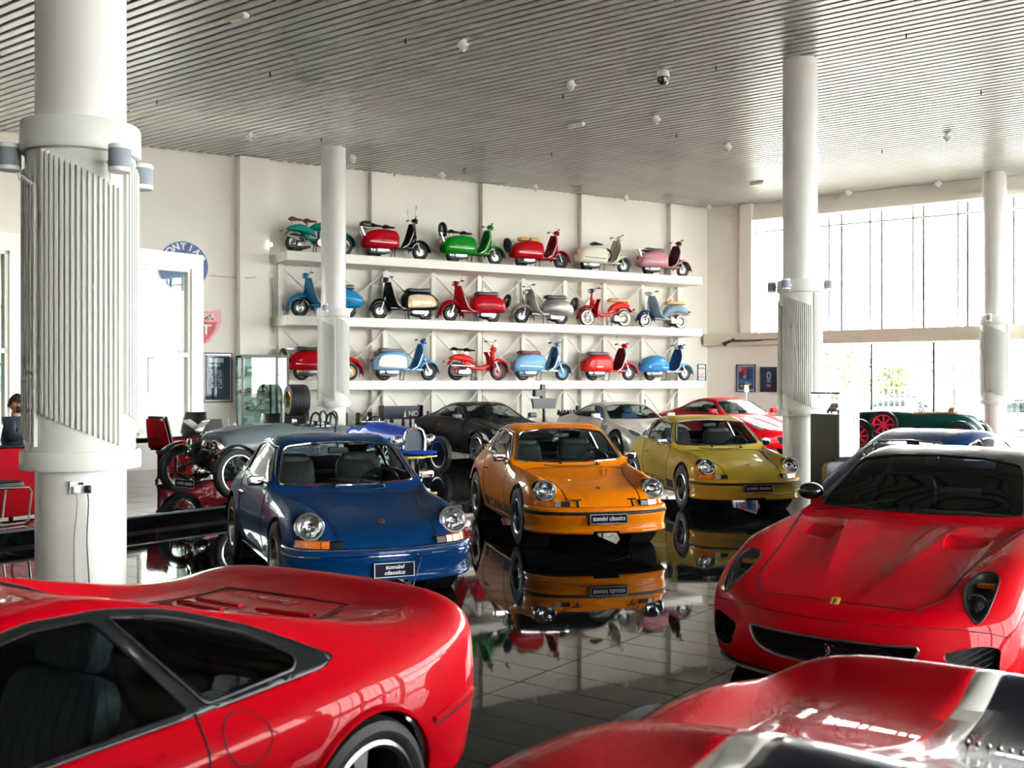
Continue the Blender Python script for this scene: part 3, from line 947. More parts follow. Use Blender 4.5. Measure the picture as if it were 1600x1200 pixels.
    seam(bvh, [(.50, 2, .88), (.52, 2, .6), (.46, 2, .30), (.40, 2, .27), (-.50, 2, .27), (-.64, 2, .45), (-.665, 2, .6), (-.665, 2, .9)], (0, -1, 0), M_GAP, root, .004, both=True)
    # rain gutter over the side glass
    gp = drop(bvh, dense([(.50, 2, .90), (.12, 2, 1.195), (-.33, 2, 1.25), (-.75, 2, 1.205), (-1.2, 2, 1.02)], 8), (0, -1, 0), lift=.002)
    for s in (1, -1): MB().tube([Vector((p.x, p.y * s, p.z)) for p in gp], .008, 5).build('rain_gutter', ch if opts.get('chrome', True) else pm, root, fix=False)
    # cowl vent slot and wipers
    vp = drop(bvh, dense([(.655, -.34, 2), (.70, -.2, 2), (.715, 0, 2), (.70, .2, 2), (.655, .34, 2)], 5), (0, 0, -1), lift=.002)
    MB().tube(vp, .011, 5, flat=.5).build('cowl_vent', M_GAP, root, fix=False)
    for y0, y1 in ((.30, -.18), (-.14, -.55)):
        q = drop(bvh, dense([(.62, y0, 2), (.60, (y0 + y1) / 2, 2), (.575, y1, 2)], 5), (0, 0, -1), lift=.02)
        q2 = [drop(bvh, [(.66, y0, 2)], (0, 0, -1), lift=.012)[0]] + [p for p in q]
        w = MB().tube(q2, .006, 5); w.sphere(q2[0], .016, 8, 6); w.build('wiper', M_BLACK, root, fix=False)
    # head lamps
    for s in (1, -1):
        c = Vector((1.705, .603 * s, .648)); nx = Vector((.90, .03 * s, .42)).normalized()
        Ml = frame_M(c, (0, 1, 0), nx)
        MB().lathe([(.128, -.20), (.125, -.08), (.123, -.02), (.119, .002), (.108, .010)], 32, 'Z', Ml, False).build('lamp_bowl', pm, root)
        ring = MB().lathe([(.122, -.012), (.122, .004), (.114, .016), (.100, .017), (.096, .006), (.094, -.02)], 36, 'Z', Ml, False).build('lamp_ring', M_CHROME, root)
        rf = MB().lathe([(.096, -.005), (.085, -.04), (.055, -.07), (.02, -.08), (.001, -.08)], 32, 'Z', Ml, False)
        rf.build('reflector', mat('lamp_reflector', '#C9CFD2', .12, metal=.95, var=.35, scale=18), ring)
        bl = MB().sphere((0, 0, -.045), .022, 12, 8, M=Ml)
        if opts.get('projector'): bl.torus(.055, .012, 24, 6, Ml @ Matrix.Translation((0, 0, -.035)))
        bl.build('bulb', M_CHROME, ring)
        MB().lathe([(.097, .004), (.08, .016), (.05, .026), (.02, .030), (.001, .0305)], 32, 'Z', Ml, False).build('lens', M_LAMPGL, ring)
    # bumper, indicators, grilles, spoiler lip
    half = [(1.49, .762), (1.60, .752), (1.70, .722), (1.785, .67), (1.86, .575), (1.92, .44), (1.96, .28), (1.978, .12)]
    path = path2(half + [(a, -b_) for a, b_ in reversed(half)], 5)
    n = len(path)
    bprof = [(-.06, .492), (-.005, .492), (.018, .484), (.026, .470), (.026, .445)]
    sweep(path, bprof).build('bumper', pm, root, fix=True)
    lprof = [(.026, .415), (.026, .39), (.020, .365), (.013, .335), (.010, .30), (.012, .27), (.022, .245), (.024, .228), (.010, .214), (-.03, .212), (-.12, .212)]
    i0, i1 = 0, n
    mid = n // 2
    sweep(path, lprof[:7]).build('valance', pm, root, fix=True)
    for a, b_ in ((0, mid - 3), (mid + 3, n - 1)):
        sweep(path[a:b_ + 1], lprof[6:]).build('spoiler_lip', pm, root, fix=True)
    strip = [(.026, .447), (.036, .440), (.036, .420), (.026, .413)]
    sweep(path, strip, True).build('bumper_strip', opts.get('strip', M_RUBBER), root)
    if opts.get('chromestrip'):
        sweep(path, [(.034, .442), (.040, .440), (.040, .434), (.034, .432)], True).build('bumper_moulding', M_CHROME, root)
        sweep(path, [(.016, .494), (.022, .490), (.026, .484)]).build('bumper_top_moulding', M_CHROME, root)
    def front(a0, a1, z0, z1, o, nm, mm):
        for s in (1, -1):
            pth = [p for p in path if p[1] * s > 0 and a0 <= abs(p[1]) <= a1 and p[0] > 1.6]
            if len(pth) < 2: continue
            sweep(pth, [(-.10, z1), (o - .02, z1 - .002), (o - .012, z1 - .008), (o, z0 + .004), (-.10, z0)], True).build(nm, mm, root)
    path = path2(half + [(a, -b_) for a, b_ in reversed(half)], 14)
    front(.55, .735, .494, .556, -.012, 'indicator_lens', M_AMBER)
    front(.485, .555, .494, .555, -.013, 'side_lamp_lens', opts.get('sidelamp', M_CLEAR))
    front(.385, .487, .494, .552, -.014, 'horn_grille', M_BLACK)
    # plate
    Mp = frame_M((2.02, 0, .375) if not opts.get('two') else (2.02, 0, .325), (0, 1, 0), (1, 0, .05))
    plate(root, Mp, .42 if not opts.get('two') else .34, .105 if not opts.get('two') else .12, opts.get('two', False))
    # crest on the hood, straps
    hc = drop(bvh, [(1.66, 0, 2)], (0, 0, -1), lift=.004)[0]
    cp = [(-.026, .03), (.026, .03), (.026, .0), (.018, -.022), (0, -.036), (-.018, -.022), (-.026, 0)]
    Mc = frame_M(hc, (0, 1, 0), (.38, 0, .92))
    q = MB().prism(cp, 0, .004, 'XY', Mc).build('hood_crest', mat('crest_gold', '#C79A3A', .3, metal=.8, var=.4, scale=90), root)
    MB().prism([(x * .5, y * .5) for x, y in cp], .004, .005, 'XY', Mc).build('crest_shield', mat('crest_dark', '#3A1512', .4), q)
    if opts.get('straps'):
        for s in (1, -1):
            pp = drop(bvh, dense([(1.86, .30 * s, 2), (1.95, .30 * s, 2)], 4), (0, 0, -1), lift=.006)
            t = MB().tube([(1.965, .30 * s, .47)] + list(reversed(pp)), .011, 6, flat=.6)
            e = pp[0]; t.tube([e + Vector((0, -.05, .004)), e + Vector((0, .05, .004))], .008, 6)
            t.build('hood_strap', M_BLACK, root, fix=False)
    # side stripe with lettering
    if opts.get('stripe'):
        for s in (1, -1):
            st = MB()
            for x0, x1 in ((-.60, -.42), (.42, .72)):
                st.grid(lambda u, v: Vector((x0 + (x1 - x0) * u, .79 * s, .265 + .12 * v)), 10, 5)
            st.grid(lambda u, v: Vector((-.42 + .84 * u, .79 * s, .265 + .008 * v)), 24, 2); st.grid(lambda u, v: Vector((-.42 + .84 * u, .79 * s, .377 + .008 * v)), 24, 2)
            for p in range(len(st.v)):
                v = Vector(st.v[p]); h_ = bvh.ray_cast(Vector((v.x, 2 * s, v.z)), Vector((0, -s, 0)), 3)
                if h_[0]: st.v[p] = tuple(h_[0] + Vector((0, .003 * s, 0)))
            st.build('side_stripe', M_BLACKM, root, fix=False, smooth=0)
            Mt = frame_M((0, 1.2 * s, .328), (-s, 0, 0), (0, s, 0))
            tx = text_obj('side_lettering', 'Carrera', .135, M_BLACKM, root, Mt, .0, .3, sx=1.45, bold=.003)
            decal(bvh, tx.data, (0, -s, 0), .004)
    # mirrors and door handles
    for s in (1, -1):
        base = drop(bvh, [(.40, 2 * s, .84)], (0, -s, 0), lift=.0)[0]
        m_ = MB().tube([base, base + Vector((-.01, .02 * s, .03)), base + Vector((-.02, .045 * s, .05))], [.016, .010, .010], 8)
        Mm = Matrix.Translation(base + Vector((-.02, .075 * s, .075))) @ Matrix.Rotation(-.12 * s, 4, 'Z')
        rbox(m_, (0, 0, 0), (.06, .14, .09), M=Mm)
        o = m_.build('door_mirror', M_CHROME, root, fix=False)
        MB().box((-.031, 0, 0), (.003, .11, .07), M=Mm).build('mirror_glass', M_STEEL, o)
        hb = drop(bvh, [(-.42, 2 * s, .735), (-.57, 2 * s, .735)], (0, -s, 0), lift=.018)
        hm = MB().tube([hb[0] + Vector((.01, -.02 * s, 0)), hb[0], hb[1], hb[1] + Vector((-.01, -.02 * s, 0))], .011, 6)
        hm.build('door_handle', M_CHROME, root)
    # sill trim
    for s in (1, -1):
        sp_ = drop(bvh, dense([(.78, 2 * s, .235), (-.76, 2 * s, .235)], 10), (0, -s, 0), lift=.004)
        MB().tube(sp_, .014, 6).build('sill_moulding', opts.get('sillm', M_BLACK), root, fix=False)
    # wheels, underside, cabin
    for x, w_, sy in ((1.135, .185, .69), (-1.135, .20, .70)):
        for s in (1, -1):
            wheel(root, (x, sy * s, .315), s, .315, w_, .192, 'fuchs', opts.get('spoke', M_ALLOY), spin=.3 + x, lip=M_ALLOY)
            MB().lathe([(.36, -.16), (.36, .10), (.30, .10)], 20, 'Y', Matrix.Translation((x, (sy - .06) * s, .33)) @ Matrix.Diagonal((1, s, 1, 1)), False).build('wheel_well', M_BLACKM, root)
    MB().box((-.05, 0, .23), (3.5, 1.1, .1), bev=.03).build('underbody', M_BLACKM, root)
    q = MB(); rbox(q, (.42, 0, .755), (.30, 1.22, .16)); q.box((.0, 0, .30), (1.9, 1.38, .04)); rbox(q, (-1.05, 0, .62), (.6, 1.2, .5)); q.build('dashboard', M_DARKIN, root, fix=False)
    for s in (1, -1): seat(root, -.05, .34 * s, .48, h=.56, head=False)
    for s in (1, -1):
        hb = MB(); rbox(hb, (-.40, .34 * s, .985), (.10, .36, .22)); hb.build('headrest', M_LEATHER, root, fix=False)
    steering(root, .30, .36, .82)
    mr = MB(); rbox(mr, (.17, 0, 1.155), (.03, .2, .055)); mr.cyl((.17, 0, 1.18), (.14, 0, 1.23), .008); mr.build('rear_view_mirror', M_BLACK, root, fix=False)
    # tail: bumper and lamps
    th = [(-1.50, .79), (-1.75, .745), (-1.95, .66), (-2.07, .50), (-2.12, .25), (-2.13, 0)]
    tp = path2([(a, -b_) for a, b_ in th] + [(a, b_) for a, b_ in reversed(th[:-1])], 4)
    sweep(tp, [(-.05, .52), (.01, .51), (.022, .47), (.016, .40), (.0, .30), (-.04, .26), (-.2, .26)]).build('rear_bumper', pm, root)
    for s in (1, -1):
        t2 = [p for p in tp if p[1] * s > .35 and p[0] < -1.9]
        sweep(t2, [(-.03, .585), (.004, .58), (.008, .55), (-.03, .53)], True).build('tail_lamp', M_REDLENS, root)
    if opts.get('ducktail'):
        dk = MB().grid(lambda u, v: Vector((-1.72 - .42 * v, (u - .5) * (1.06 - .1 * v), .865 - .05 * v + .11 * v * v * v + .03 * math.cos((u - .5) * 3) )), 15, 8).build('tail_spoiler', pm, root, fix=False)
        md = dk.modifiers.new('thickness', 'SOLIDIFY'); md.thickness = .03
    return root
def pose(px_l, y_l, px_r, y_r, zl, dx, fwd):
    """heading and centre of a car from the picture positions of its two head lamps (spacing dx, height zl, fwd ahead of the centre)"""
    dl = FPX * (EYE - zl) / (y_l - 597); dr = FPX * (EYE - zl) / (y_r - 597)
    pl_, pr_ = gnd(px_l, dl), gnd(px_r, dr)
    s = dx / (pr_ - pl_).length
    ax = (pr_ - pl_).normalized(); hd = Vector((ax.y, -ax.x, 0))
    c = (pl_ + pr_) / 2
    return c, ax, hd, s
P_ORANGE = paint('paint_orange', '#FF8A04'); P_BLUE = paint('paint_blue', '#04366C', metal=.2, rough=.35); P_GOLD = paint('paint_olive_gold', '#C4A838', metal=.05)
build_911('orange_coupe', 'orange classic coupe with black bumper strip, parked between the blue and olive-gold ones', (.552, 12.96, 0), math.atan2(-.974, .226), P_ORANGE,
          dict(chrome=True, straps=True, stripe=True, ducktail=True, spoke=M_ALLOYD))
build_911('blue_coupe', 'metallic dark blue classic coupe with chrome trim beside the big fluted column', (-1.713, 10.16, 0), math.atan2(-.92, .39), P_BLUE,
          dict(chrome=True, chromestrip=True, strip=P_BLUE, two=True, sillm=M_CHROME, sidelamp=M_AMBER))
build_911('gold_coupe', 'olive-gold classic coupe with black side lettering in front of the red sports car', (2.95, 16.12, 0), math.atan2(-.985, .172), P_GOLD,
          dict(chrome=True, stripe=True, projector=True, spoke=M_ALLOYD))
# ================================================================ large red cars in front
P_RED = paint('paint_red', '#C00014', rough=.4)
P_RED2 = paint('paint_racing_red', '#B60014', rough=.4)
M_MESHG = mat('grille_mesh', '#2A2C2E', .4, metal=.7)
def take(bm, pred):
    """move the faces that meet pred into a bmesh of their own"""
    ins = [f for f in bm.faces if pred(f.calc_center_median())]
    nb = bmesh.new(); vm = {}
    for f in ins:
        vs = []
        for v in f.verts:
            if v not in vm: vm[v] = nb.verts.new(v.co)
            vs.append(vm[v])
        nb.faces.new(vs)
    nb.normal_update(); bmesh.ops.delete(bm, geom=ins, context='FACES')
    return nb
def lattice(poly, x, pitch, M=None, r=.0025, depth=.012):
    """diagonal wire mesh filling a y-z outline at x"""
    m = MB(); a0 = min(p[0] for p in poly); a1 = max(p[0] for p in poly); b0 = min(p[1] for p in poly); b1 = max(p[1] for p in poly)
    for sg in (1, -1):
        c = -3.0
        while c < 3.0:
            pts = []
            for i in range(61):
                y = a0 + (a1 - a0) * i / 60; z = (y * sg) * .6 + c
                if in_poly(y, z, poly): pts.append((y, z))
                else:
                    if len(pts) > 1: m.tube([(x(p[0], p[1]), p[0], p[1]) for p in (pts[0], pts[-1])], r, 4)
                    pts = []
            if len(pts) > 1: m.tube([(x(p[0], p[1]), p[0], p[1]) for p in (pts[0], pts[-1])], r, 4)
            c += pitch
    return m
def recess(poly, x0, depth, m, parent, name='intake_duct'):
    """dark duct behind an opening outlined in y-z"""
    q = MB(); n = len(poly); vs = [(x0(a, b), a, b) for a, b in poly] + [(x0(a, b) - depth, a * .97, b) for a, b in poly]
    q.add(vs, [(i, (i + 1) % n, n + (i + 1) % n, n + i) for i in range(n)] + [tuple(range(n, 2 * n))])
    return q.build(name, m, parent, smooth=0)
CGT = [
 [(1.86,.87,.20), (1.96,.865,.19), (2.07,.79,.185), (2.20,.62,.175), (2.26,.44,.17), (2.29,.22,.165), (2.30,0,.165)],
 [(1.84,.885,.22), (1.93,.90,.30), (2.08,.83,.30), (2.23,.65,.29), (2.315,.46,.28), (2.355,.23,.275), (2.365,0,.275)],
 [(1.82,.90,.24), (1.91,.915,.42), (2.05,.84,.45), (2.20,.665,.46), (2.31,.47,.46), (2.36,.235,.46), (2.37,0,.46)],
 [(1.80,.905,.24), (1.87,.92,.50), (1.99,.845,.575), (2.13,.68,.59), (2.255,.47,.575), (2.30,.235,.572), (2.31,0,.57)],
 [(1.76,.91,.24), (1.76,.93,.54), (1.81,.86,.69), (1.88,.71,.715), (2.02,.48,.655), (2.05,.235,.648), (2.06,0,.638)],
 [(1.56,.925,.24), (1.56,.95,.55), (1.57,.885,.755), (1.58,.74,.805), (1.68,.50,.735), (1.70,.24,.742), (1.70,0,.722)],
 [(1.375,.935,.24), (1.375,.965,.55), (1.375,.905,.78), (1.375,.765,.845), (1.375,.53,.800), (1.375,.25,.812), (1.375,0,.788)],
 [(1.02,.93,.22), (1.02,.96,.54), (1.02,.92,.78), (1.02,.785,.888), (1.02,.57,.872), (1.02,.28,.888), (1.02,0,.862)],
 [(.75,.92,.20), (.75,.95,.52), (.75,.925,.77), (.73,.80,.912), (.71,.715,.928), (.80,.38,.930), (.86,0,.925)],
 [(.36,.92,.20), (.36,.945,.52), (.36,.925,.78), (.36,.815,.935), (.38,.66,1.085), (.45,.35,1.112), (.48,0,1.118)],
 [(.0,.92,.20), (.0,.945,.52), (.0,.93,.79), (.0,.825,.955), (.02,.60,1.245), (.08,.32,1.285), (.10,0,1.292)],
 [(-.4,.92,.20), (-.4,.95,.52), (-.4,.935,.80), (-.4,.835,.97), (-.4,.585,1.292), (-.4,.30,1.33), (-.4,0,1.336)],
 [(-.9,.93,.21), (-.9,.965,.53), (-.9,.95,.81), (-.9,.865,.985), (-.9,.575,1.235), (-.9,.30,1.28), (-.9,0,1.288)],
 [(-1.375,.95,.24), (-1.375,.985,.55), (-1.375,.96,.82), (-1.375,.86,.985), (-1.375,.55,1.10), (-1.375,.30,1.145), (-1.375,0,1.155)],
 [(-1.9,.90,.24), (-1.9,.93,.54), (-1.9,.91,.79), (-1.9,.80,.93), (-1.9,.50,.985), (-1.9,.27,1.01), (-1.9,0,1.015)],
 [(-2.25,.76,.26), (-2.25,.80,.52), (-2.27,.78,.76), (-2.29,.70,.87), (-2.31,.45,.92), (-2.32,.24,.935), (-2.32,0,.94)],
 [(-2.28,.72,.28), (-2.30,.74,.40), (-2.33,.72,.48), (-2.35,.64,.50), (-2.37,.42,.50), (-2.38,.22,.50), (-2.38,0,.50)],
]
def surf_x(bvh):
    def f(y, z):
        h = bvh.ray_cast(Vector((4, y, z)), Vector((-1, 0, 0)), 6)
        return (h[0].x if h[0] else 2.2)
    return f
def common_glass(bm, root, ws, rw, sides, gm, trimm, tr=.008, belt=.9, wsx=-.1, rwx=-.6, rwz=.9, ymin=.45):
    out = []
    if ws:
        g = cut(bm, ws, 'YZ', lambda c: c.x > wsx); lp = boundary(g); o = bm_obj(g, 'windshield', gm, root, off=-.004); trim_loop(lp, tr, trimm, o)
    if rw:
        g = cut(bm, rw, 'YZ', lambda c: c.x < rwx and c.z > rwz); lp = boundary(g); o = bm_obj(g, 'rear_window', gm, root, off=-.004); trim_loop(lp, tr, trimm, o)
    for nm, p in sides:
        g = cut(bm, p, 'XZ', lambda c: abs(c.y) > ymin and c.z > belt)
        for q in split_lr(g):
            lp = boundary(q); o = bm_obj(q, nm, gm, root, off=-.004); trim_loop(lp, tr, trimm, o)
def arches(bm, spec, zc=.35):
    for ax, rad in spec:
        a = [(ax + rad * math.cos(t), zc + rad * math.sin(t)) for t in [PI * i / 20 for i in range(21)]] + [(ax - rad, 0), (ax + rad, 0)]
        cut(bm, a, 'XZ', lambda c: abs(c.y) > .5 and c.z < .95)
def running_gear(root, xf, xr, yf, yr, R_, w, rr, style, rimm, spin=.2, steer=0.0, wr=None):
    for x, y_, ww in ((xf, yf, w), (xr, yr, wr or w)):
        for s in (1, -1):
            wheel(root, (x, y_ * s, R_), s, R_, ww, rr, style, rimm, spin, steer if x > 0 else 0, lip=rimm)
            MB().lathe([(R_ + .028, -.18), (R_ + .028, .165), (R_ + .012, .165)], 20, 'Y', Matrix.Translation((x, (y_ - .08) * s, R_ + .01)) @ Matrix.Diagonal((1, s, 1, 1)), False).build('wheel_well', M_BLACKM, root)
def build_gt(name, label, loc, heading):
    root = thing(name, label, 'car', loc, heading)
    bm = body_bm(CGT, 8, 10, 5, lambda p: (.016 * math.exp(-((abs(p.y) - (.12 + .22 * (2.15 - p.x))) / .035) ** 2) * max(0, min(1, (2.1 - p.x) / .7)) - .010 * math.exp(-((abs(p.y) - .08 - .05 * (2.15 - p.x)) / .06) ** 2) * max(0, min(1, (2.0 - p.x) / .5))) * (1 if .9 < p.x and p.z > .5 else 0) * min(1, max(0, (p.x - .9) / .12))); bvh = BVHTree.FromBMesh(bm); sx = surf_x(bvh)
    ws = rpoly([(-.69, .955), (-.575, 1.245), (-.3, 1.285), (0, 1.295), (.3, 1.285), (.575, 1.245), (.69, .955), (.4, .952), (0, .95), (-.4, .952)], [.03, .06, .02, .02, .02, .06, .03, .02, .02, .02], 3)
    common_glass(bm, root, ws, rpoly([(-.5, 1.07), (-.45, 1.22), (.45, 1.22), (.5, 1.07)], .05, 3),
                 [('side_window', rpoly([(.55, .965), (.05, 1.22), (-.4, 1.265), (-.85, 1.20), (-1.1, 1.03), (-.8, .99)], [.02, .05, .05, .05, .04, .03], 3))], M_CARGLD, M_BLACK, belt=.92, rwx=-.9)
    arches(bm, ((1.375, .385), (-1.375, .39)))
    shell = [P_RED, M_BLACKM]
    # head lamps: long almond covers
    lamp = rpoly([(1.725, .755), (1.745, .67), (1.86, .632), (2.0, .645), (2.105, .68), (2.125, .735), (2.06, .775), (1.93, .79), (1.80, .79)], .06, 4)
    for s in (1, -1):
        g = cut(bm, [(a, b * s) for a, b in lamp], 'XY', lambda c: c.x > 1.5 and c.z > .45 and c.y * s > 0)
        lp = boundary(g); cv = g.copy()
        bmb = g.copy()
        for v in bmb.verts:
            cdist = min((v.co - p).length for p in lp[0]); v.co.z -= min(.06, cdist * 1.2); v.co.x -= min(.04, cdist * .8)
        hb = bm_obj(bmb, 'headlamp', mat('lamp_housing', '#20262B', .25, metal=.5, var=.2), root)
        trim_loop(lp, .007, M_BLACK, hb, 'lamp_seal')
        bm_obj(cv, 'lamp_cover', M_LAMPGL, hb, off=.002)
        pc = Vector((1.985, .705 * s, .612)); Mp = frame_M(pc, (0, 1, 0), (.92, .05 * s, .38))
        MB().lathe([(.066, -.06), (.07, .0), (.062, .012), (.054, .0), (.05, -.02)], 24, 'Z', Mp, False).build('projector_ring', M_STEEL, hb)
        MB().lathe([(.056, -.01), (.05, .012), (.03, .028), (.001, .034)], 20, 'Z', Mp, False).build('projector_lens', mat('projector_glass', '#0A1420', .05, coat=1), hb)
        am = MB(); rbox(am, (1.79, .72 * s, .700), (.09, .10, .03)); am.build('indicator', M_AMBER, hb, fix=False)
        ct = MB(); rbox(ct, (1.88, .765 * s, .63), (.20, .03, .03)); ct.build('lamp_reflector_strip', M_STEEL, hb, fix=False)
    # openings in the nose
    gr = rpoly([(-.50, .43), (-.445, .325), (-.31, .285), (0, .27), (.31, .285), (.445, .325), (.50, .43), (.3, .423), (0, .42), (-.3, .423)], [.04, .06, .05, .03, .05, .06, .04, .02, .02, .02], 3)
    cut(bm, gr, 'YZ', lambda c: c.x > 1.9)
    recess(gr, lambda y, z: sx(y, z) - .01, .16, M_BLACKM, root)
    lattice(gr, lambda y, z: 2.325 - .32 * y * y, .036).build('grille', M_MESHG, root)
    MB().tube([(sx(a, b) + .002, a, b) for a, b in gr], .008, 6, True).build('grille_surround', M_STEEL, root)
    for s in (1, -1):
        it = [(a * s, b) for a, b in rpoly([(.60, .405), (.655, .265), (.76, .24), (.84, .27), (.85, .42), (.78, .44)], .03, 3)]
        cut(bm, it, 'YZ', lambda c: c.x > 1.8 and c.y * s > 0)
        recess(it, lambda y, z: sx(y, z) - .005, .12, M_BLACKM, root)
        q = lattice(it, lambda y, z: sx(y, z) - .05, .034); q.build('intake_mesh', M_MESHG, root)
        q = MB(); q.box((1.90, .905 * s, .465), (.03, .02, .02), bev=.006); q.build('side_marker', M_AMBER, root)
    # prancing animal emblem on the grille: legs, body, neck, tail
    em = MB(); Me = frame_M((2.345, 0, .345), (0, 1, 0), (1, 0, 0)) @ Matrix.Scale(.0105, 4)
    for pts, r in (([(-1.2, -1), (0, 0), (.6, 1.6), (.4, 3.0)], [.9, 1.0, .9, .55]), ([(.4, 3.0), (-.6, 3.9), (-1.2, 3.6)], [.55, .5, .3]), ([(-1.2, -1), (-1.0, -2.4), (-1.6, -3.8)], [.7, .4, .25]),
                   ([(-1.0, -.8), (.2, -2.0), (-.1, -3.8)], [.6, .4, .25]), ([(.4, 1.2), (-1.4, 1.4), (-1.8, .6)], [.45, .3, .2]), ([(.5, .8), (-1.3, .3), (-1.2, -.5)], [.45, .3, .2]), ([(-1.2, -.8), (.9, -1.2), (1.9, .4), (1.5, 1.6)], [.4, .3, .3, .15])):
        em.tube([Me @ Vector((a, b, 0)) for a, b in pts], [x * .0105 for x in r], 6)
    em.build('grille_emblem', M_CHROME, root)
    # hood scoops
    for s in (1, -1):
        sc = [(a, b * s) for a, b in rpoly([(1.36, .36), (1.14, .33), (1.07, .58), (1.25, .60)], .03, 3)]
        g = cut(bm, sc, 'XY', lambda c: c.x > .8 and c.z > .7)
        for v in g.verts:
            t = max(0, min(1, (v.co.x - 1.08) / .26)); v.co.z -= .05 * t
        bm_obj(g, 'hood_scoop', P_RED, root)
        bl = boundary(g)
        w_ = MB()
        for l in bl:
            n = len(l); top = [Vector((p.x, p.y, (bvh.ray_cast(Vector((p.x, p.y, 3)), Vector((0, 0, -1)), 4)[0] or p).z)) for p in l]
            w_.add(list(top) + list(l), [(i, (i + 1) % n, n + (i + 1) % n, n + i) for i in range(n)])
        w_.build('scoop_wall', P_RED, root, smooth=0)
    roof = take(bm, lambda c: c.z > .985 and c.x < .75 and c.x > -1.6)
    bm_obj(roof, 'roof', [mat('paint_dark_roof', '#17191B', .35, coat=.4, coat_rough=.05, spec=.2), M_DARKIN], root, .012)
    hood = rpoly([(2.215, -.44), (2.235, 0), (2.215, .44), (2.05, .56), (1.75, .585), (1.375, .64), (.9, .74), (.84, .6), (.88, 0), (.84, -.6), (.9, -.74), (1.375, -.64), (1.75, -.585), (2.05, -.56)], .05, 2)
    gh = cut(bm, hood, 'XY', lambda c: c.x > .7 and c.z > .57)
    bm_obj(bm, 'body', shell, root, .012); bm_obj(gh, 'hood', shell, root, .012)
    seam(bvh, [(2.235, 0, 2), (2.215, .44, 2), (2.05, .56, 2), (1.75, .585, 2), (1.375, .64, 2), (.9, .74, 2)], (0, 0, -1), M_GAP, root, .004, both=True)
    seam(bvh, [(3, .0, .52), (3, .3, .525), (3, .5, .53), (3, .68, .52), (3, .8, .50), (3, .885, .47)], (-1, 0, 0), M_GAP, root, .0025, both=True)
    seam(bvh, [(.72, 2, .90), (.70, 2, .5), (.64, 2, .28), (-.52, 2, .28), (-.70, 2, .6), (-.66, 2, .97)], (0, -1, 0), M_GAP, root, .004, both=True)
    # nose badge
    bp = drop(bvh, [(2.235, 0, 2)], (0, 0, -1), lift=.004)[0]; Mb = frame_M(bp, (0, 1, 0), (.55, 0, .83))
    q = MB().box((0, 0, 0), (.052, .068, .006), bev=.004, M=Mb).build('nose_badge', mat('badge_yellow', '#E9C22A', .3, coat=1), root)
    b2 = MB()
    for pts, r in (([(-.3, -.5), (.1, .3), (.05, .9)], .3), ([(.05, .9), (-.4, 1.0)], .2), ([(-.3, -.5), (-.4, -1.2)], .15), ([(-.2, -.5), (.2, -1.2)], .15), ([(.1, .2), (-.6, .3)], .15), ([(-.3, -.5), (.5, 0)], .12)):
        b2.tube([Mb @ Vector((a * .02, b * .02, .004)) for a, b in pts], r * .014, 5)
    b2.build('badge_figure', M_BLACK, q)
    for y0, y1 in ((.10, .66), (-.66, -.12)):
        pts = drop(bvh, dense([(.80, y0, 2), (.70, y1, 2)], 8), (0, 0, -1), lift=.022)
        MB().tube(pts, .008, 6, flat=.7).build('wiper', M_BLACK, root, fix=False)
    # mirrors on stalks
    for s in (1, -1):
        b0 = Vector((.50, .70 * s, .95))
        m_ = MB().tube([b0, b0 + Vector((0, .05 * s, .05)), b0 + Vector((-.01, .09 * s, .075))], [.022, .016, .02], 8)
        m_.sphere(b0 + Vector((-.01, .135 * s, .07)), .1, 20, 14, (.75, .98, .62))
        m_.build('door_mirror', mat('carbon_black', '#17191B', .2, coat=1.0, var=.3, scale=120), root, fix=False)
    root.scale = (1, .95, .99)
    running_gear(root, 1.375, -1.375, .83, .83, .345, .25, .25, 'five', M_ALLOYD, wr=.29)
    MB().box((0, 0, .19), (4.0, 1.3, .08), bev=.03).build('underbody', M_BLACKM, root)
    sp_ = path2([(1.88, .86), (2.02, .81), (2.18, .65), (2.27, .44), (2.305, .2), (2.31, 0), (2.305, -.2), (2.27, -.44), (2.18, -.65), (2.02, -.81), (1.88, -.86)], 4)
    sweep(sp_, [(-.12, .165), (.012, .165), (.016, .15), (-.12, .145)], True).build('splitter', M_BLACK, root)
    q = MB(); rbox(q, (.50, 0, .86), (.42, 1.40, .14)); q.box((-.2, 0, .3), (2.2, 1.6, .04)); rbox(q, (-1.0, 0, .7), (.5, 1.4, .5)); q.build('dashboard', M_DARKIN, root, fix=False)
    for s in (1, -1): seat(root, -.10, .40 * s, .46, h=.62)
    steering(root, .28, .40, .86)
    mr = MB(); rbox(mr, (.16, 0, 1.20), (.03, .24, .06)); mr.cyl((.16, 0, 1.22), (.14, 0, 1.28), .01); mr.build('rear_view_mirror', M_BLACK, root, fix=False)
    return root
build_gt('red_grand_tourer', 'red front-engined sports car with dark roof, mesh grille and yellow nose badge', (3.10, 7.60, 0), math.atan2(-.805, -.593))
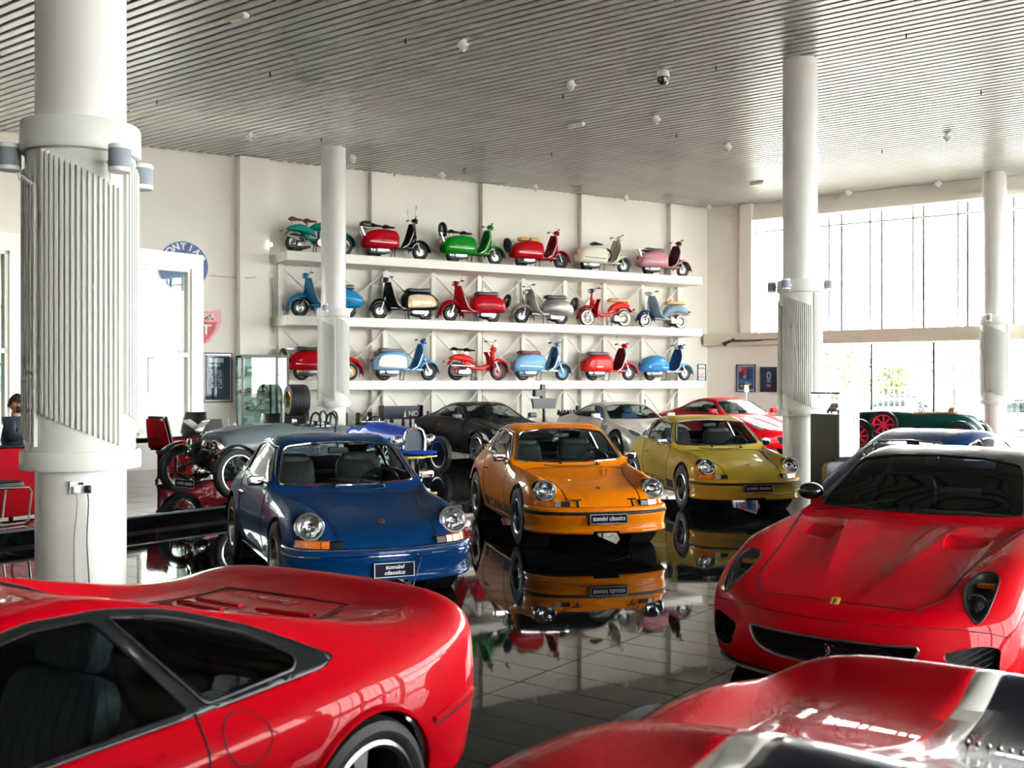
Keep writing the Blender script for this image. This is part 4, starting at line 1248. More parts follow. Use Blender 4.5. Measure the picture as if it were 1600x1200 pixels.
# ================================================================ mid-engined coupes in the foreground
CMID = [
 [(1.72,.78,.18), (1.86,.77,.28), (1.94,.68,.34), (1.99,.54,.36), (2.03,.38,.365), (2.05,.19,.37), (2.055,0,.37)],
 [(1.68,.82,.18), (1.72,.83,.36), (1.76,.75,.46), (1.80,.60,.485), (1.84,.42,.48), (1.86,.21,.475), (1.865,0,.475)],
 [(1.50,.85,.20), (1.50,.88,.40), (1.50,.82,.565), (1.50,.68,.605), (1.52,.48,.585), (1.52,.24,.58), (1.52,0,.58)],
 [(1.225,.86,.22), (1.225,.915,.43), (1.225,.865,.63), (1.225,.73,.695), (1.225,.52,.672), (1.225,.26,.665), (1.225,0,.665)],
 [(.80,.86,.20), (.80,.91,.43), (.80,.885,.645), (.78,.79,.735), (.76,.68,.75), (.84,.36,.748), (.87,0,.745)],
 [(.40,.86,.19), (.40,.905,.43), (.40,.89,.655), (.40,.805,.765), (.42,.64,.90), (.47,.33,.935), (.49,0,.945)],
 [(.05,.86,.19), (.05,.905,.43), (.05,.895,.665), (.05,.815,.785), (.04,.56,1.095), (.06,.29,1.135), (.07,0,1.145)],
 [(-.30,.865,.19), (-.30,.91,.43), (-.30,.90,.675), (-.30,.825,.80), (-.28,.55,1.135), (-.28,.28,1.165), (-.28,0,1.172)],
 [(-.58,.87,.20), (-.58,.92,.44), (-.58,.915,.69), (-.58,.84,.812), (-.56,.56,1.112), (-.50,.36,1.135), (-.48,0,1.14)],
 [(-.88,.88,.22), (-.88,.94,.46), (-.88,.935,.71), (-.88,.858,.828), (-.86,.585,1.052), (-.82,.43,1.0), (-.80,0,.99)],
 [(-1.225,.89,.24), (-1.225,.958,.48), (-1.225,.95,.73), (-1.225,.875,.845), (-1.20,.63,.975), (-1.18,.47,.905), (-1.18,0,.895)],
 [(-1.55,.88,.24), (-1.55,.945,.48), (-1.55,.935,.73), (-1.55,.865,.845), (-1.55,.70,.90), (-1.55,.48,.868), (-1.55,0,.865)],
 [(-1.82,.85,.26), (-1.82,.90,.49), (-1.83,.89,.725), (-1.84,.83,.845), (-1.84,.68,.885), (-1.84,.42,.882), (-1.84,0,.885)],
 [(-1.98,.80,.28), (-1.99,.84,.50), (-2.00,.83,.72), (-2.02,.775,.85), (-2.04,.63,.915), (-2.06,.38,.935), (-2.065,0,.94)],
 [(-2.03,.77,.28), (-2.05,.80,.50), (-2.065,.79,.69), (-2.085,.74,.80), (-2.105,.60,.845), (-2.12,.36,.86), (-2.125,0,.865)],
 [(-2.04,.74,.29), (-2.07,.77,.44), (-2.085,.76,.54), (-2.10,.70,.56), (-2.12,.56,.57), (-2.13,.34,.575), (-2.135,0,.575)],
 [(-2.02,.70,.30), (-2.05,.73,.34), (-2.07,.72,.36), (-2.085,.66,.37), (-2.10,.52,.37), (-2.11,.30,.37), (-2.115,0,.37)],
]
def build_mid(name, label, loc, heading, pm, striped=False):
    root = thing(name, label, 'car', loc, heading)
    cage = CMID
    if striped:     # smooth fastback, humped rear fenders, taller tail lip
        cage = [[list(p) for p in st] for st in CMID]
        for st in cage:
            x = st[3][0]
            if x < -.5:
                k = max(0, min(1, (-x - .5) / .5)) * max(0, min(1, (x + 1.95) / .35))
                st[3][2] += .065 * k; st[2][2] += .04 * k; st[3][1] -= .05 * k
                st[4][2] -= (.10 if x > -1.3 else .05) * max(0, min(1, (-x - .5) / .3)) * max(0, min(1, (x + 2.0) / .3)); st[4][1] -= .04 * k
                if -1.3 < x < -.5: st[5][2] += .025; st[6][2] += .055
            if x < -1.99 and st[6][2] > .8: 
                for r in (3, 4, 5, 6): st[r][2] += .015
    bm = body_bm(cage, 8, 7, 4); bvh = BVHTree.FromBMesh(bm)
    gm = M_CARGLD if striped else glass_mat('car_glass_smoke', (.34, .42, .44), 1.0)
    ws = rpoly([(-.64, .79), (-.53, 1.08), (-.28, 1.12), (0, 1.13), (.28, 1.12), (.53, 1.08), (.64, .79), (.35, .775), (0, .77), (-.35, .775)], [.03, .06, .02, .02, .02, .06, .03, .02, .02, .02], 3)
    rw = None if striped else rpoly([(-.37, 1.0), (-.37, 1.10), (.37, 1.10), (.37, 1.0)], .03, 3)
    sd = [('side_window', rpoly([(.56, .80), (.12, 1.065), (-.22, 1.115), (-.40, 1.112), (-.56, .838)], [.02, .06, .04, .02, .02], 3)),
          ('quarter_window', rpoly([(-.62, .845), (-.45, 1.108), (-.66, 1.075), (-.90, .985), (-1.02, .90), (-.98, .868)], [.02, .02, .08, .06, .03, .03], 3))]
    # black surround behind the glass: cut a slightly larger outline first
    sur = rpoly([(.62, .785), (.13, 1.085), (-.22, 1.135), (-.45, 1.13), (-.68, 1.095), (-.95, 1.0), (-1.17, .875), (-1.10, .852), (-.6, .825)], [.02, .06, .04, .04, .08, .06, .02, .03, .02], 3)
    gsur = cut(bm, sur, 'XZ', lambda c: abs(c.y) > .45 and c.z > .775)
    common_glass(gsur, root, None, None, sd, gm, M_BLACK, .006, belt=.77)
    bm_obj(gsur, 'window_surround', [M_BLACK, M_DARKIN], root, .01, off=-.003)
    common_glass(bm, root, ws, rw, [], gm, M_BLACK, rwx=-.4, rwz=.9)
    arches(bm, ((1.225, .35), (-1.225, .352)), .33)
    shell = [pm, M_BLACKM]
    if striped:
        st_w = mat('stripe_white', '#E9E7E2', .3, coat=1.0); st_b = mat('stripe_navy', '#0B1430', .35, coat=1.0)
        for a, b, m_, nm in ((-.125, .125, st_b, 'navy_stripe'), (.125, .20, st_w, 'white_stripe'), (-.20, -.125, st_w, 'white_stripe')):
            g = cut(bm, [(3, a), (3, b), (-3, b), (-3, a)], 'XY', lambda c: c.z > .36 and a - .06 < c.y < b + .06)
            bm_obj(g, nm, [m_, M_BLACKM], root, .012)
        rv = MB()
        for i in range(9):
            p = drop(bvh, [(-1.62, -.11 + .0275 * i, 2)], (0, 0, -1), lift=.002)[0]
            rv.sphere(p, .007, 8, 6)
        rv.build('rivets', M_STEEL, root, fix=False)['kind'] = 'stuff'
        # side intake behind the glass
        for s in (1, -1):
            q = MB(); pts = drop(bvh, dense([(-.95, 2 * s, .87), (-1.32, 2 * s, .885)], 6), (0, -s, 0), lift=.004)
            q.tube(pts, [.006, .02, .03, .035, .03, .02, .006][:len(pts)], 6).build('intake', M_BLACKM, root)
    else:
        dk = rpoly([(-.98, -.42), (-1.80, -.36), (-1.80, .36), (-.98, .42)], .05, 3)
        gd = cut(bm, dk, 'XY', lambda c: c.z > .8)
        ck = bm_obj(gd, 'engine_cover', shell, root, .01)
        seam(bvh, [(-.98, -.42, 2), (-1.80, -.36, 2), (-1.80, .36, 2), (-.98, .42, 2), (-.98, -.42, 2)], (0, 0, -1), M_GAP, root, .004)
        for i in range(6):
            for s in (1, -1):
                x = -1.08 - .10 * i
                pts = drop(bvh, dense([(x, .05 * s, 2), (x - .02, .33 * s, 2)], 6), (0, 0, -1), lift=.004)
                q = MB().tube(pts, .014, 6, flat=.6); q.build('louvre', pm, ck)
                MB().tube([p + Vector((-.022, 0, -.003)) for p in pts], .009, 5, flat=.5).build('louvre_slot', M_GAP, ck)
        Mt = frame_M((-1.72, 0, 1.5), (0, -1, 0), (0, 0, 1))
        tx = text_obj('deck_lettering', 'Ferrari', .07, M_CHROME, root, Mt, 0, .2, sx=1.4)
        decal(bvh, tx.data, (0, 0, -1), .006)
        # fuel flap ring
        fc = (-.70, .66)
        seam(bvh, [(fc[0] + .085 * math.cos(2 * PI * i / 20), 2, fc[1] + .075 + .075 * math.sin(2 * PI * i / 20)) for i in range(21)], (0, -1, 0), M_GAP, root, .0028, name='fuel_flap', k=2)
    bm_obj(bm, 'body', shell, root, .012)
    seam(bvh, [(.66, 2, .79), (.66, 2, .5), (.58, 2, .26), (-.36, 2, .26), (-.52, 2, .5), (-.57, 2, .83)], (0, -1, 0), M_GAP, root, .004, both=True)
    # line of the rear bumper
    seam(bvh, [(-1.60, 2, .535), (-1.85, 2, .54), (-1.97, 2, .54)], (0, -1, 0), M_GAP, root, .005, both=True)
    for s in (1, -1):
        pts = drop(bvh, dense([(-1.585, 2 * s, .56), (-1.80, 2 * s, .565), (-1.96, 2 * s, .565)], 6), (0, -s, 0), lift=.004)
        MB().tube(pts, .013, 6).build('bumper_edge', pm, root)
        for x, rad in ((-1.225, .358), (1.225, .356)):
            lp = [Vector((x + rad * math.cos(t), 2 * s, .33 + rad * math.sin(t))) for t in [PI * .02 + PI * .96 * i / 28 for i in range(29)]]
            MB().tube(drop(bvh, lp, (0, -s, 0), lift=.001), .014, 6).build('arch_lip', pm, root)
    # tail lamps, exhausts
    for s in (1, -1):
        for y_ in (.60, .42):
            MB().lathe([(.075, 0), (.075, .02), (.06, .03), (.001, .032)], 20, 'X', Matrix.Translation((-2.135 + .02, y_ * s, .66)) @ Matrix.Diagonal((-1, 1, 1, 1)), False).build('tail_lamp', M_REDLENS, root)
        MB().cyl((-1.9, .42 * s, .34), (-2.16, .42 * s, .34), .05, n=14).build('exhaust', M_STEEL, root)
    for s in (1, -1):
        b0 = Vector((.50, .82 * s, .79)); m_ = MB().tube([b0, b0 + Vector((0, .08 * s, .04))], .02, 8)
        rbox(m_, b0 + Vector((-.02, .16 * s, .07)), (.14, .18, .11)); m_.build('door_mirror', pm, root, fix=False)
        MB().lathe([(.095, -.08), (.095, 0), (.08, .015), (.001, .02)], 20, 'X', Matrix.Translation((1.82, .62 * s, .44)), False).build('headlamp', M_CLEAR, root)
    root.scale = (1, 1, .995)
    running_gear(root, 1.225, -1.225, .82, .82, .328, .225, .245, 'five', M_ALLOY, spin=.95, wr=.265)
    MB().box((0, 0, .18), (3.7, 1.3, .08), bev=.03).build('underbody', M_BLACKM, root)
    q = MB(); rbox(q, (.50, 0, .68), (.40, 1.30, .14)); q.box((.1, 0, .26), (1.6, 1.55, .04)); rbox(q, (-.66, 0, .60), (.12, 1.5, .62)); q.build('dashboard', M_DARKIN, root, fix=False)
    gs = mat('grey_leather', '#3A4650', .5, var=.1, bump=.04, scale=20)
    for s in (1, -1): seat(root, -.10, .38 * s, .38, gs, h=.52)
    steering(root, .24, .38, .72)
    return root
build_mid('red_berlinetta', 'red mid-engined coupe seen from behind, five-spoke wheel and round fuel flap', (-1.93, 3.05, 0), math.atan2(-.85, -.53), P_RED2)
build_mid('striped_coupe', 'red coupe with white and navy centre stripes, at the bottom edge of the photo', (.30, 1.50, 0), math.atan2(-.78, -.62), P_RED2, True).scale = (1, 1, .965)
# ================================================================ coupes in the second row
def warp(cage, f): return [[f(Vector(p)) for p in st] for st in cage]
def build_coupe(name, label, loc, heading, pm, o):
    root = thing(name, label, 'car', loc, heading)
    cage = warp(CGT, o.get('warp', lambda p: p))
    bm = body_bm(cage, 5, 5, 3); bvh = BVHTree.FromBMesh(bm); sx = surf_x(bvh)
    W = lambda x, y, z: o.get('warp', lambda p: p)(Vector((x, y, z)))
    gm = o.get('glass', M_CARGL)
    ws = [(W(.4, y, z).y, W(.4, y, z).z) for y, z in rpoly([(-.68, .955), (-.56, 1.235), (-.28, 1.272), (0, 1.28), (.28, 1.272), (.56, 1.235), (.68, .955), (.4, .952), (0, .95), (-.4, .952)], [.03, .06, .02, .02, .02, .06, .03, .02, .02, .02], 2)]
    rw = [(W(-1.1, y, z).y, W(-1.1, y, z).z) for y, z in rpoly([(-.5, 1.07), (-.45, 1.24), (.45, 1.24), (.5, 1.07)], .05, 2)]
    sp = o.get('side', [(.55, .965), (.05, 1.22), (-.4, 1.265), (-.80, 1.20), (-1.15, 1.04), (-.8, .99)])
    sd = [(W(x, .7, z).x, W(x, .7, z).z) for x, z in rpoly(sp, [.02, .05, .05, .05, .04, .03], 2)]
    common_glass(bm, root, ws, rw, [('side_window', sd)], gm, o.get('trim', M_BLACK), .009, belt=.86, rwx=-.8, ymin=.42)
    arches(bm, ((W(1.375, 0, 0).x, .385), (W(-1.375, 0, 0).x, .39)))
    for s in (1, -1):
        lamp = [(a, b * s) for a, b in rpoly([(W(x, y, .7).x, W(x, y, .7).y) for x, y in o.get('lamp', [(1.76, .80), (1.74, .68), (1.95, .58), (2.10, .62), (2.08, .74), (1.92, .81)])], .05, 3)]
        g = cut(bm, lamp, 'XY', lambda c: c.x > 1.3 and c.z > .4 and c.y * s > 0)
        h = bm_obj(g.copy(), 'headlamp', mat('lamp_silver', '#AEB4B6', .15, metal=.8, var=.5, scale=14), root, off=-.006); bm_obj(g, 'lamp_cover', M_LAMPGL, h, off=.002)
    gp = rpoly([(W(2.3, y, z).y, W(2.3, y, z).z) for y, z in o.get('grille', [(-.46, .44), (-.36, .28), (.36, .28), (.46, .44)])], .04, 3)
    cut(bm, gp, 'YZ', lambda c: c.x > 1.8)
    recess(gp, lambda y, z: sx(y, z) - .01, .12, M_BLACKM, root)
    gb = MB()
    for i in range(5):
        z = min(p[1] for p in gp) + .02 + (max(p[1] for p in gp) - min(p[1] for p in gp) - .04) * i / 4
        ys = [p[0] for p in gp if abs(p[1] - z) < .06]
        if ys: gb.tube([(sx(y, z) - .03, y, z) for y in (max(ys) * .9, 0, min(ys) * .9)], .006, 5)
    gb.build('grille', o.get('grillem', M_STEEL), root)
    for s in (1, -1):
        it = [(a * s, b) for a, b in rpoly([(.60, .40), (.64, .27), (.80, .27), (.82, .40)], .03, 2)]
        cut(bm, it, 'YZ', lambda c: c.x > 1.7 and c.y * s > 0)
        recess(it, lambda y, z: sx(y, z) - .005, .1, M_BLACKM, root)
    hood = rpoly([(W(x, y, .7).x, W(x, y, .7).y) for x, y in [(2.2, -.42), (2.22, 0), (2.2, .42), (1.9, .50), (1.375, .60), (.9, .73), (.84, .6), (.88, 0), (.84, -.6), (.9, -.73), (1.375, -.60), (1.9, -.50)]], .05, 2)
    gh = cut(bm, hood, 'XY', lambda c: c.x > .6 and c.z > .5)
    gd = cut(bm, rpoly([(.66, .92), (.70, .5), (.62, .27), (-.52, .27), (-.70, .6), (-.66, .955)], .04, 2), 'XZ', lambda c: abs(c.y) > .6 and c.z < .99)
    bm_obj(bm, 'body', [pm, M_DARKIN], root, .012); bm_obj(gh, 'hood', [pm, M_DARKIN], root, .012)
    for q in split_lr(gd): bm_obj(q, 'door', [pm, M_DARKIN], root, .012)
    seam(bvh, [(.66, 2, .92), (.70, 2, .5), (.62, 2, .27), (-.52, 2, .27), (-.70, 2, .6), (-.66, 2, .96)], (0, -1, 0), M_GAP, root, .005, both=True)
    seam(bvh, [(hood[0][0], 0, 2), (W(2.2, .42, 0).x, .42, 2), (W(1.9, 0, 0).x, .50, 2), (W(1.375, 0, 0).x, .60, 2), (.9, .73, 2)], (0, 0, -1), M_GAP, root, .005, both=True)
    for s in (1, -1):
        if o.get('gill'):
            q = MB()
            for i in range(4):
                pts = drop(bvh, dense([(.98, 2 * s, .62 + .05 * i), (.74, 2 * s, .62 + .05 * i)], 4), (0, -s, 0), lift=.004); q.tube(pts, .012, 5)
            q.build('side_gill', M_STEEL if o['gill'] == 1 else M_ALLOYD, root)
        b0 = Vector((.56, .83 * s, W(0, 0, .93).z)); m_ = MB().tube([b0, b0 + Vector((0, .09 * s, .05))], .02, 8)
        rbox(m_, b0 + Vector((-.02, .17 * s, .09)), (.13, .20, .12)); m_.build('door_mirror', o.get('mirror', pm), root, fix=False)
        pts = drop(bvh, [(-.40, 2 * s, .80), (-.56, 2 * s, .80)], (0, -s, 0), lift=.01)
        if len(pts) == 2: MB().tube(pts, .012, 6).build('door_handle', M_CHROME, root)
        t2 = drop(bvh, dense([(-3, .50 * s, .72), (-3, .70 * s, .74)], 4), (1, 0, 0), lift=.006)
        if len(t2) > 1: MB().tube(t2, .05, 8, flat=.8).build('tail_lamp', M_REDLENS, root)
    running_gear(root, W(1.375, 0, 0).x, W(-1.375, 0, 0).x, .82, .83, .335, .24, .25, o.get('rim', 'multi'), o.get('rimm', M_ALLOY), wr=.28)
    MB().box((0, 0, .19), (4.0, 1.3, .08), bev=.03).build('underbody', M_BLACKM, root)
    zz = W(0, 0, .86).z
    q = MB(); rbox(q, (.48, 0, zz - .06), (.42, 1.36, .14)); q.box((-.2, 0, .3), (2.2, 1.5, .04)); rbox(q, (-1.0, 0, .7), (.5, 1.3, .45)); q.build('dashboard', M_DARKIN, root, fix=False)
    for s in (1, -1): seat(root, -.10, .38 * s, .44, o.get('seat', M_LEATHER), h=.58)
    steering(root, .28, .38, zz - .02)
    return root
P_BLACKC = paint('paint_black', '#0B0E10', rough=.3); P_SILVER = paint('paint_silver', '#DAD5CC', metal=.45, rough=.32); P_RED3 = paint('paint_scarlet', '#D60A18', rough=.4)
build_coupe('black_coupe', 'glossy black sports coupe parked behind the blue vintage racer', (-.655, 25.0, 0), math.atan2(-.869, .495), P_BLACKC, dict(gill=2, rim='multi', mirror=M_BLACK))
def slr(p):
    q = Vector(p); q.z = p.z * (1.0 if p.z < .6 else .985)
    if p.x > .6: q.x = .6 + (p.x - .6) * 1.06; q.z -= .03 * max(0, min(1, (p.x - .6) / 1.2)); q.y *= 1 - .04 * max(0, (p.x - 1.6))
    return q
build_coupe('silver_coupe', 'silver champagne sports coupe with side gills under the red scooters shelf', (2.71, 25.74, 0), math.atan2(-.93, .36), P_SILVER,
            dict(warp=slr, gill=2, rim='five', seat=mat('blue_leather', '#2E5A86', .5), lamp=[(1.70, .80), (1.72, .70), (1.90, .64), (2.05, .66), (2.03, .76), (1.88, .82)], grille=[(-.30, .46), (-.22, .30), (.22, .30), (.30, .46)]))
def f550(p): return Vector((p.x, p.y, p.z * 1.045))
build_coupe('scarlet_coupe', 'bright red coupe behind the olive-gold one, beside the corner posters', (5.77, 27.86, 0), math.atan2(-.89, .45), P_RED3, dict(warp=f550, rim='five', grillem=M_ALLOYD))
# dark blue classic fastback behind the red grand tourer, seen from its tail
def build_classic(name, label, loc, heading, pm):
    root = thing(name, label, 'car', loc, heading)
    cage = warp(C911, lambda p: Vector((p.x, p.y * 1.02, p.z * .955)))
    bm = body_bm(cage, 6, 6, 5); bvh = BVHTree.FromBMesh(bm)
    f = .955
    common_glass(bm, root, [(a * 1.02, b * f) for a, b in rpoly([(-.6, .90), (-.48, 1.18), (0, 1.215), (.48, 1.18), (.6, .90), (0, .885)], .04, 3)], [(a, b * f) for a, b in rpoly([(-.50, 1.01), (-.40, 1.15), (0, 1.175), (.40, 1.15), (.50, 1.01), (0, .99)], .05, 3)],
                 [('side_window', [(a, b * f) for a, b in rpoly([(.42, .92), (.12, 1.15), (-.33, 1.20), (-.50, 1.19), (-.50, .93)], .03, 3)]), ('quarter_window', [(a, b * f) for a, b in rpoly([(-.56, .935), (-.56, 1.185), (-.84, 1.13), (-1.12, .97)], .05, 3)])],
                 M_CARGL, M_CHROME, .011, belt=.84, wsx=-.05, rwx=-.85, rwz=.9)
    for ax in (1.135, -1.135):
        rad = .345; cut(bm, [(ax + rad * math.cos(t), .32 + rad * math.sin(t)) for t in [PI * i / 14 for i in range(15)]] + [(ax - rad, 0), (ax + rad, 0)], 'XZ', lambda c: abs(c.y) > .4 and c.z < .75)
    bm_obj(bm, 'body', [pm, M_DARKIN], root, .012)
    seam(bvh, [(.50, 2, .84), (.52, 2, .6), (.46, 2, .28), (-.50, 2, .27), (-.60, 2, .6), (-.60, 2, .86)], (0, -1, 0), M_GAP, root, .004, both=True)
    for s in (1, -1):
        MB().lathe([(.09, -.1), (.09, 0), (.07, .02), (.001, .03)], 20, 'X', Matrix.Translation((1.70, .6 * s, .58)), False).build('headlamp', M_CLEAR, root)
        p = drop(bvh, [(-3, .52 * s, .52)], (1, 0, 0))
        if p: MB().sphere(p[0], .05, 12, 8).build('tail_lamp', M_REDLENS, root)
    tb = path2([(-1.75, -.74), (-2.0, -.62), (-2.13, -.3), (-2.15, 0), (-2.13, .3), (-2.0, .62), (-1.75, .74)], 5)
    sweep(tb, [(0, .46), (.03, .455), (.04, .42), (.03, .385), (0, .38)], True).build('rear_bumper', M_CHROME, root)
    for s in (1, -1):
        for x in (1.135, -1.135): wheel(root, (x, .68 * s, .315), s, .315, .18, .2, 'wire', M_CHROME)
    MB().box((0, 0, .22), (3.4, 1.1, .1), bev=.03).build('underbody', M_BLACKM, root)
    for s in (1, -1): seat(root, -.1, .34 * s, .42, mat('pale_leather', '#B9C0C2', .5), h=.5, head=False)
    steering(root, .30, .36, .78)
    return root
build_classic('navy_fastback', 'dark blue classic fastback with chrome-edged rear window behind the red grand tourer', (5.42, 13.1, 0), math.atan2(.69, .72), paint('paint_navy', '#0E3360', metal=.4))
# ================================================================ wall shelving and scooters
def W3(t, off, z=0.0):
    """a point t along the scooter wall from the corner, off metres out from it"""
    return COR + DW * t + NW * off + Vector((0, 0, z))
angW = math.atan2(-DW.y, -DW.x)       # direction along the wall, to the viewer's right
SH_T0, SH_T1, SH_OFF = 1.30, 14.62, 1.31
SH_Z = (1.84, 3.455, 5.06)
for zi, (z, lab) in enumerate(zip(SH_Z, ('lowest', 'middle', 'top'))):
    sh = thing('display_shelf', 'long white display shelf on the back wall, %s of three' % lab, 'shelf', W3((SH_T0 + SH_T1) / 2, 0, z), angW, 'scooter shelves')
    L = SH_T1 - SH_T0
    MB().box((0, -SH_OFF / 2 + .02, -.12), (L, SH_OFF - .04, .24), bev=.01).build('shelf_board', M_WHITE, sh)
    zb = SH_Z[zi - 1] if zi else 0.0
    pmesh = MB().box((0, 0, 0), (.13, .13, z - .24 - zb - .02)).mesh('upright', smooth=0); pmesh.materials.append(M_WHITE)
    H = z - .24 - zb
    for i in range(10):
        x = L / 2 - .16 - i * 1.447
        place(pmesh, 'upright', None, sh, (x, -.30, -(z - zb) + H / 2), 0)
        if i < 9:
            x2 = x - 1.447
            for a, b in ((x, x2), (x2, x)):
                br = MB(); br.cyl((a, -.33 if a == x else -.29, -.25), (b, -.33 if a == x else -.29, -.24 - H + .03), .028, n=4); br.build('brace', M_WHITE, sh, smooth=0)
def loft(m, st, n=20, e=.62, x_axis=True):
    """closed body through stations (x, z_low, z_high, half width)"""
    pts = spline([Vector((a, b, 0)) for a, b, _, _ in st], 5); p2 = spline([Vector((c, d, 0)) for _, _, c, d in st], 5)
    vs = []; fs = []; k = len(pts)
    def sg(v): return math.copysign(abs(v) ** e, v)
    for p, q in zip(pts, p2):
        zc = (p.y + q.x) / 2; hz = max((q.x - p.y) / 2, .002); hw = max(q.y, .002)
        for j in range(n):
            a = 2 * PI * j / n
            vs.append((p.x, hw * sg(math.cos(a)), zc + hz * sg(math.sin(a))))
    for i in range(k - 1):
        for j in range(n):
            j2 = (j + 1) % n; fs.append((i * n + j, i * n + j2, (i + 1) * n + j2, (i + 1) * n + j))
    fs.append(tuple(range(n))); fs.append(tuple(reversed(range((k - 1) * n, k * n))))
    return m.add(vs, fs)
def saddle(root, x, z, m, l=.34, w=.26, name='saddle'):
    q = MB(); loft(q, [(x - l * .5, z + .02, z + .06, w * .42), (x - l * .3, z - .01, z + .095, w * .5), (x, z, z + .06, w * .42), (x + l * .35, z + .005, z + .055, w * .22), (x + l * .5, z + .015, z + .04, w * .1)], 14, .8)
    o = q.build(name, m, root)
    for k in (-1, 1): MB().tube([(x - l * .35, .05 * k, z + .01), (x - l * .2, .05 * k, z - .07)], .012, 6).build('saddle_spring', M_CHROME, root)
    return o
def small_wheel(root, x, R_, rim, white=False, w=.09, spokes=False, y=0.0, M=None, name='wheel'):
    T = M if M is not None else Matrix.Translation((x, y, R_))
    wr = bpy.data.objects.new(name, None); link(wr, root)
    h = w / 2; rr = R_ * .62
    MB().lathe([(rr, -h), (R_ * .85, -h * 1.05), (R_ * .97, -h * .6), (R_, 0), (R_ * .97, h * .6), (R_ * .85, h * 1.05), (rr, h), (rr, -h)], 24, 'Y', T, False).build('tyre', M_TYRE, wr)
    if white:
        q = MB()
        for s in (1, -1): q.lathe([(rr + .004, h * 1.03 * s), (R_ * .84, h * 1.09 * s)], 24, 'Y', T, False)
        q.build('whitewall', mat('whitewall', '#E8E2D2', .6), wr)
    if spokes:
        q = MB()
        for i in range(18):
            a = 2 * PI * i / 18
            q.cyl(T @ Vector((math.cos(a) * .03, h * .5 * (1 if i % 2 else -1), math.sin(a) * .03)), T @ Vector((math.cos(a + .2) * rr, 0, math.sin(a + .2) * rr)), .004, n=4, cap=False)
        q.lathe([(.04, -h * .7), (.04, h * .7)], 12, 'Y', T); q.lathe([(rr, -h * .6), (rr - .02, -h * .5), (rr - .02, h * .5), (rr, h * .6)], 24, 'Y', T, False); q.build('rim', rim, wr)
    else:
        q = MB()
        for s in (1, -1): q.lathe([(rr, h * s * .98), (rr * .9, h * s * .8), (rr * .7, h * s * .35), (rr * .4, h * s * .45), (rr * .25, h * s * .8), (.001, h * s * .85)], 24, 'Y', T, False)
        q.build('rim', rim, wr)
        q = MB()
        for s in (1, -1):
            for i in range(5):
                a = 2 * PI * i / 5; c = T @ Vector((math.cos(a) * rr * .62, h * s * .42, math.sin(a) * rr * .62)); q.sphere(c, .012, 6, 4)
        q.build('wheel_nuts', M_BLACK, wr)['kind'] = 'stuff'
    return wr
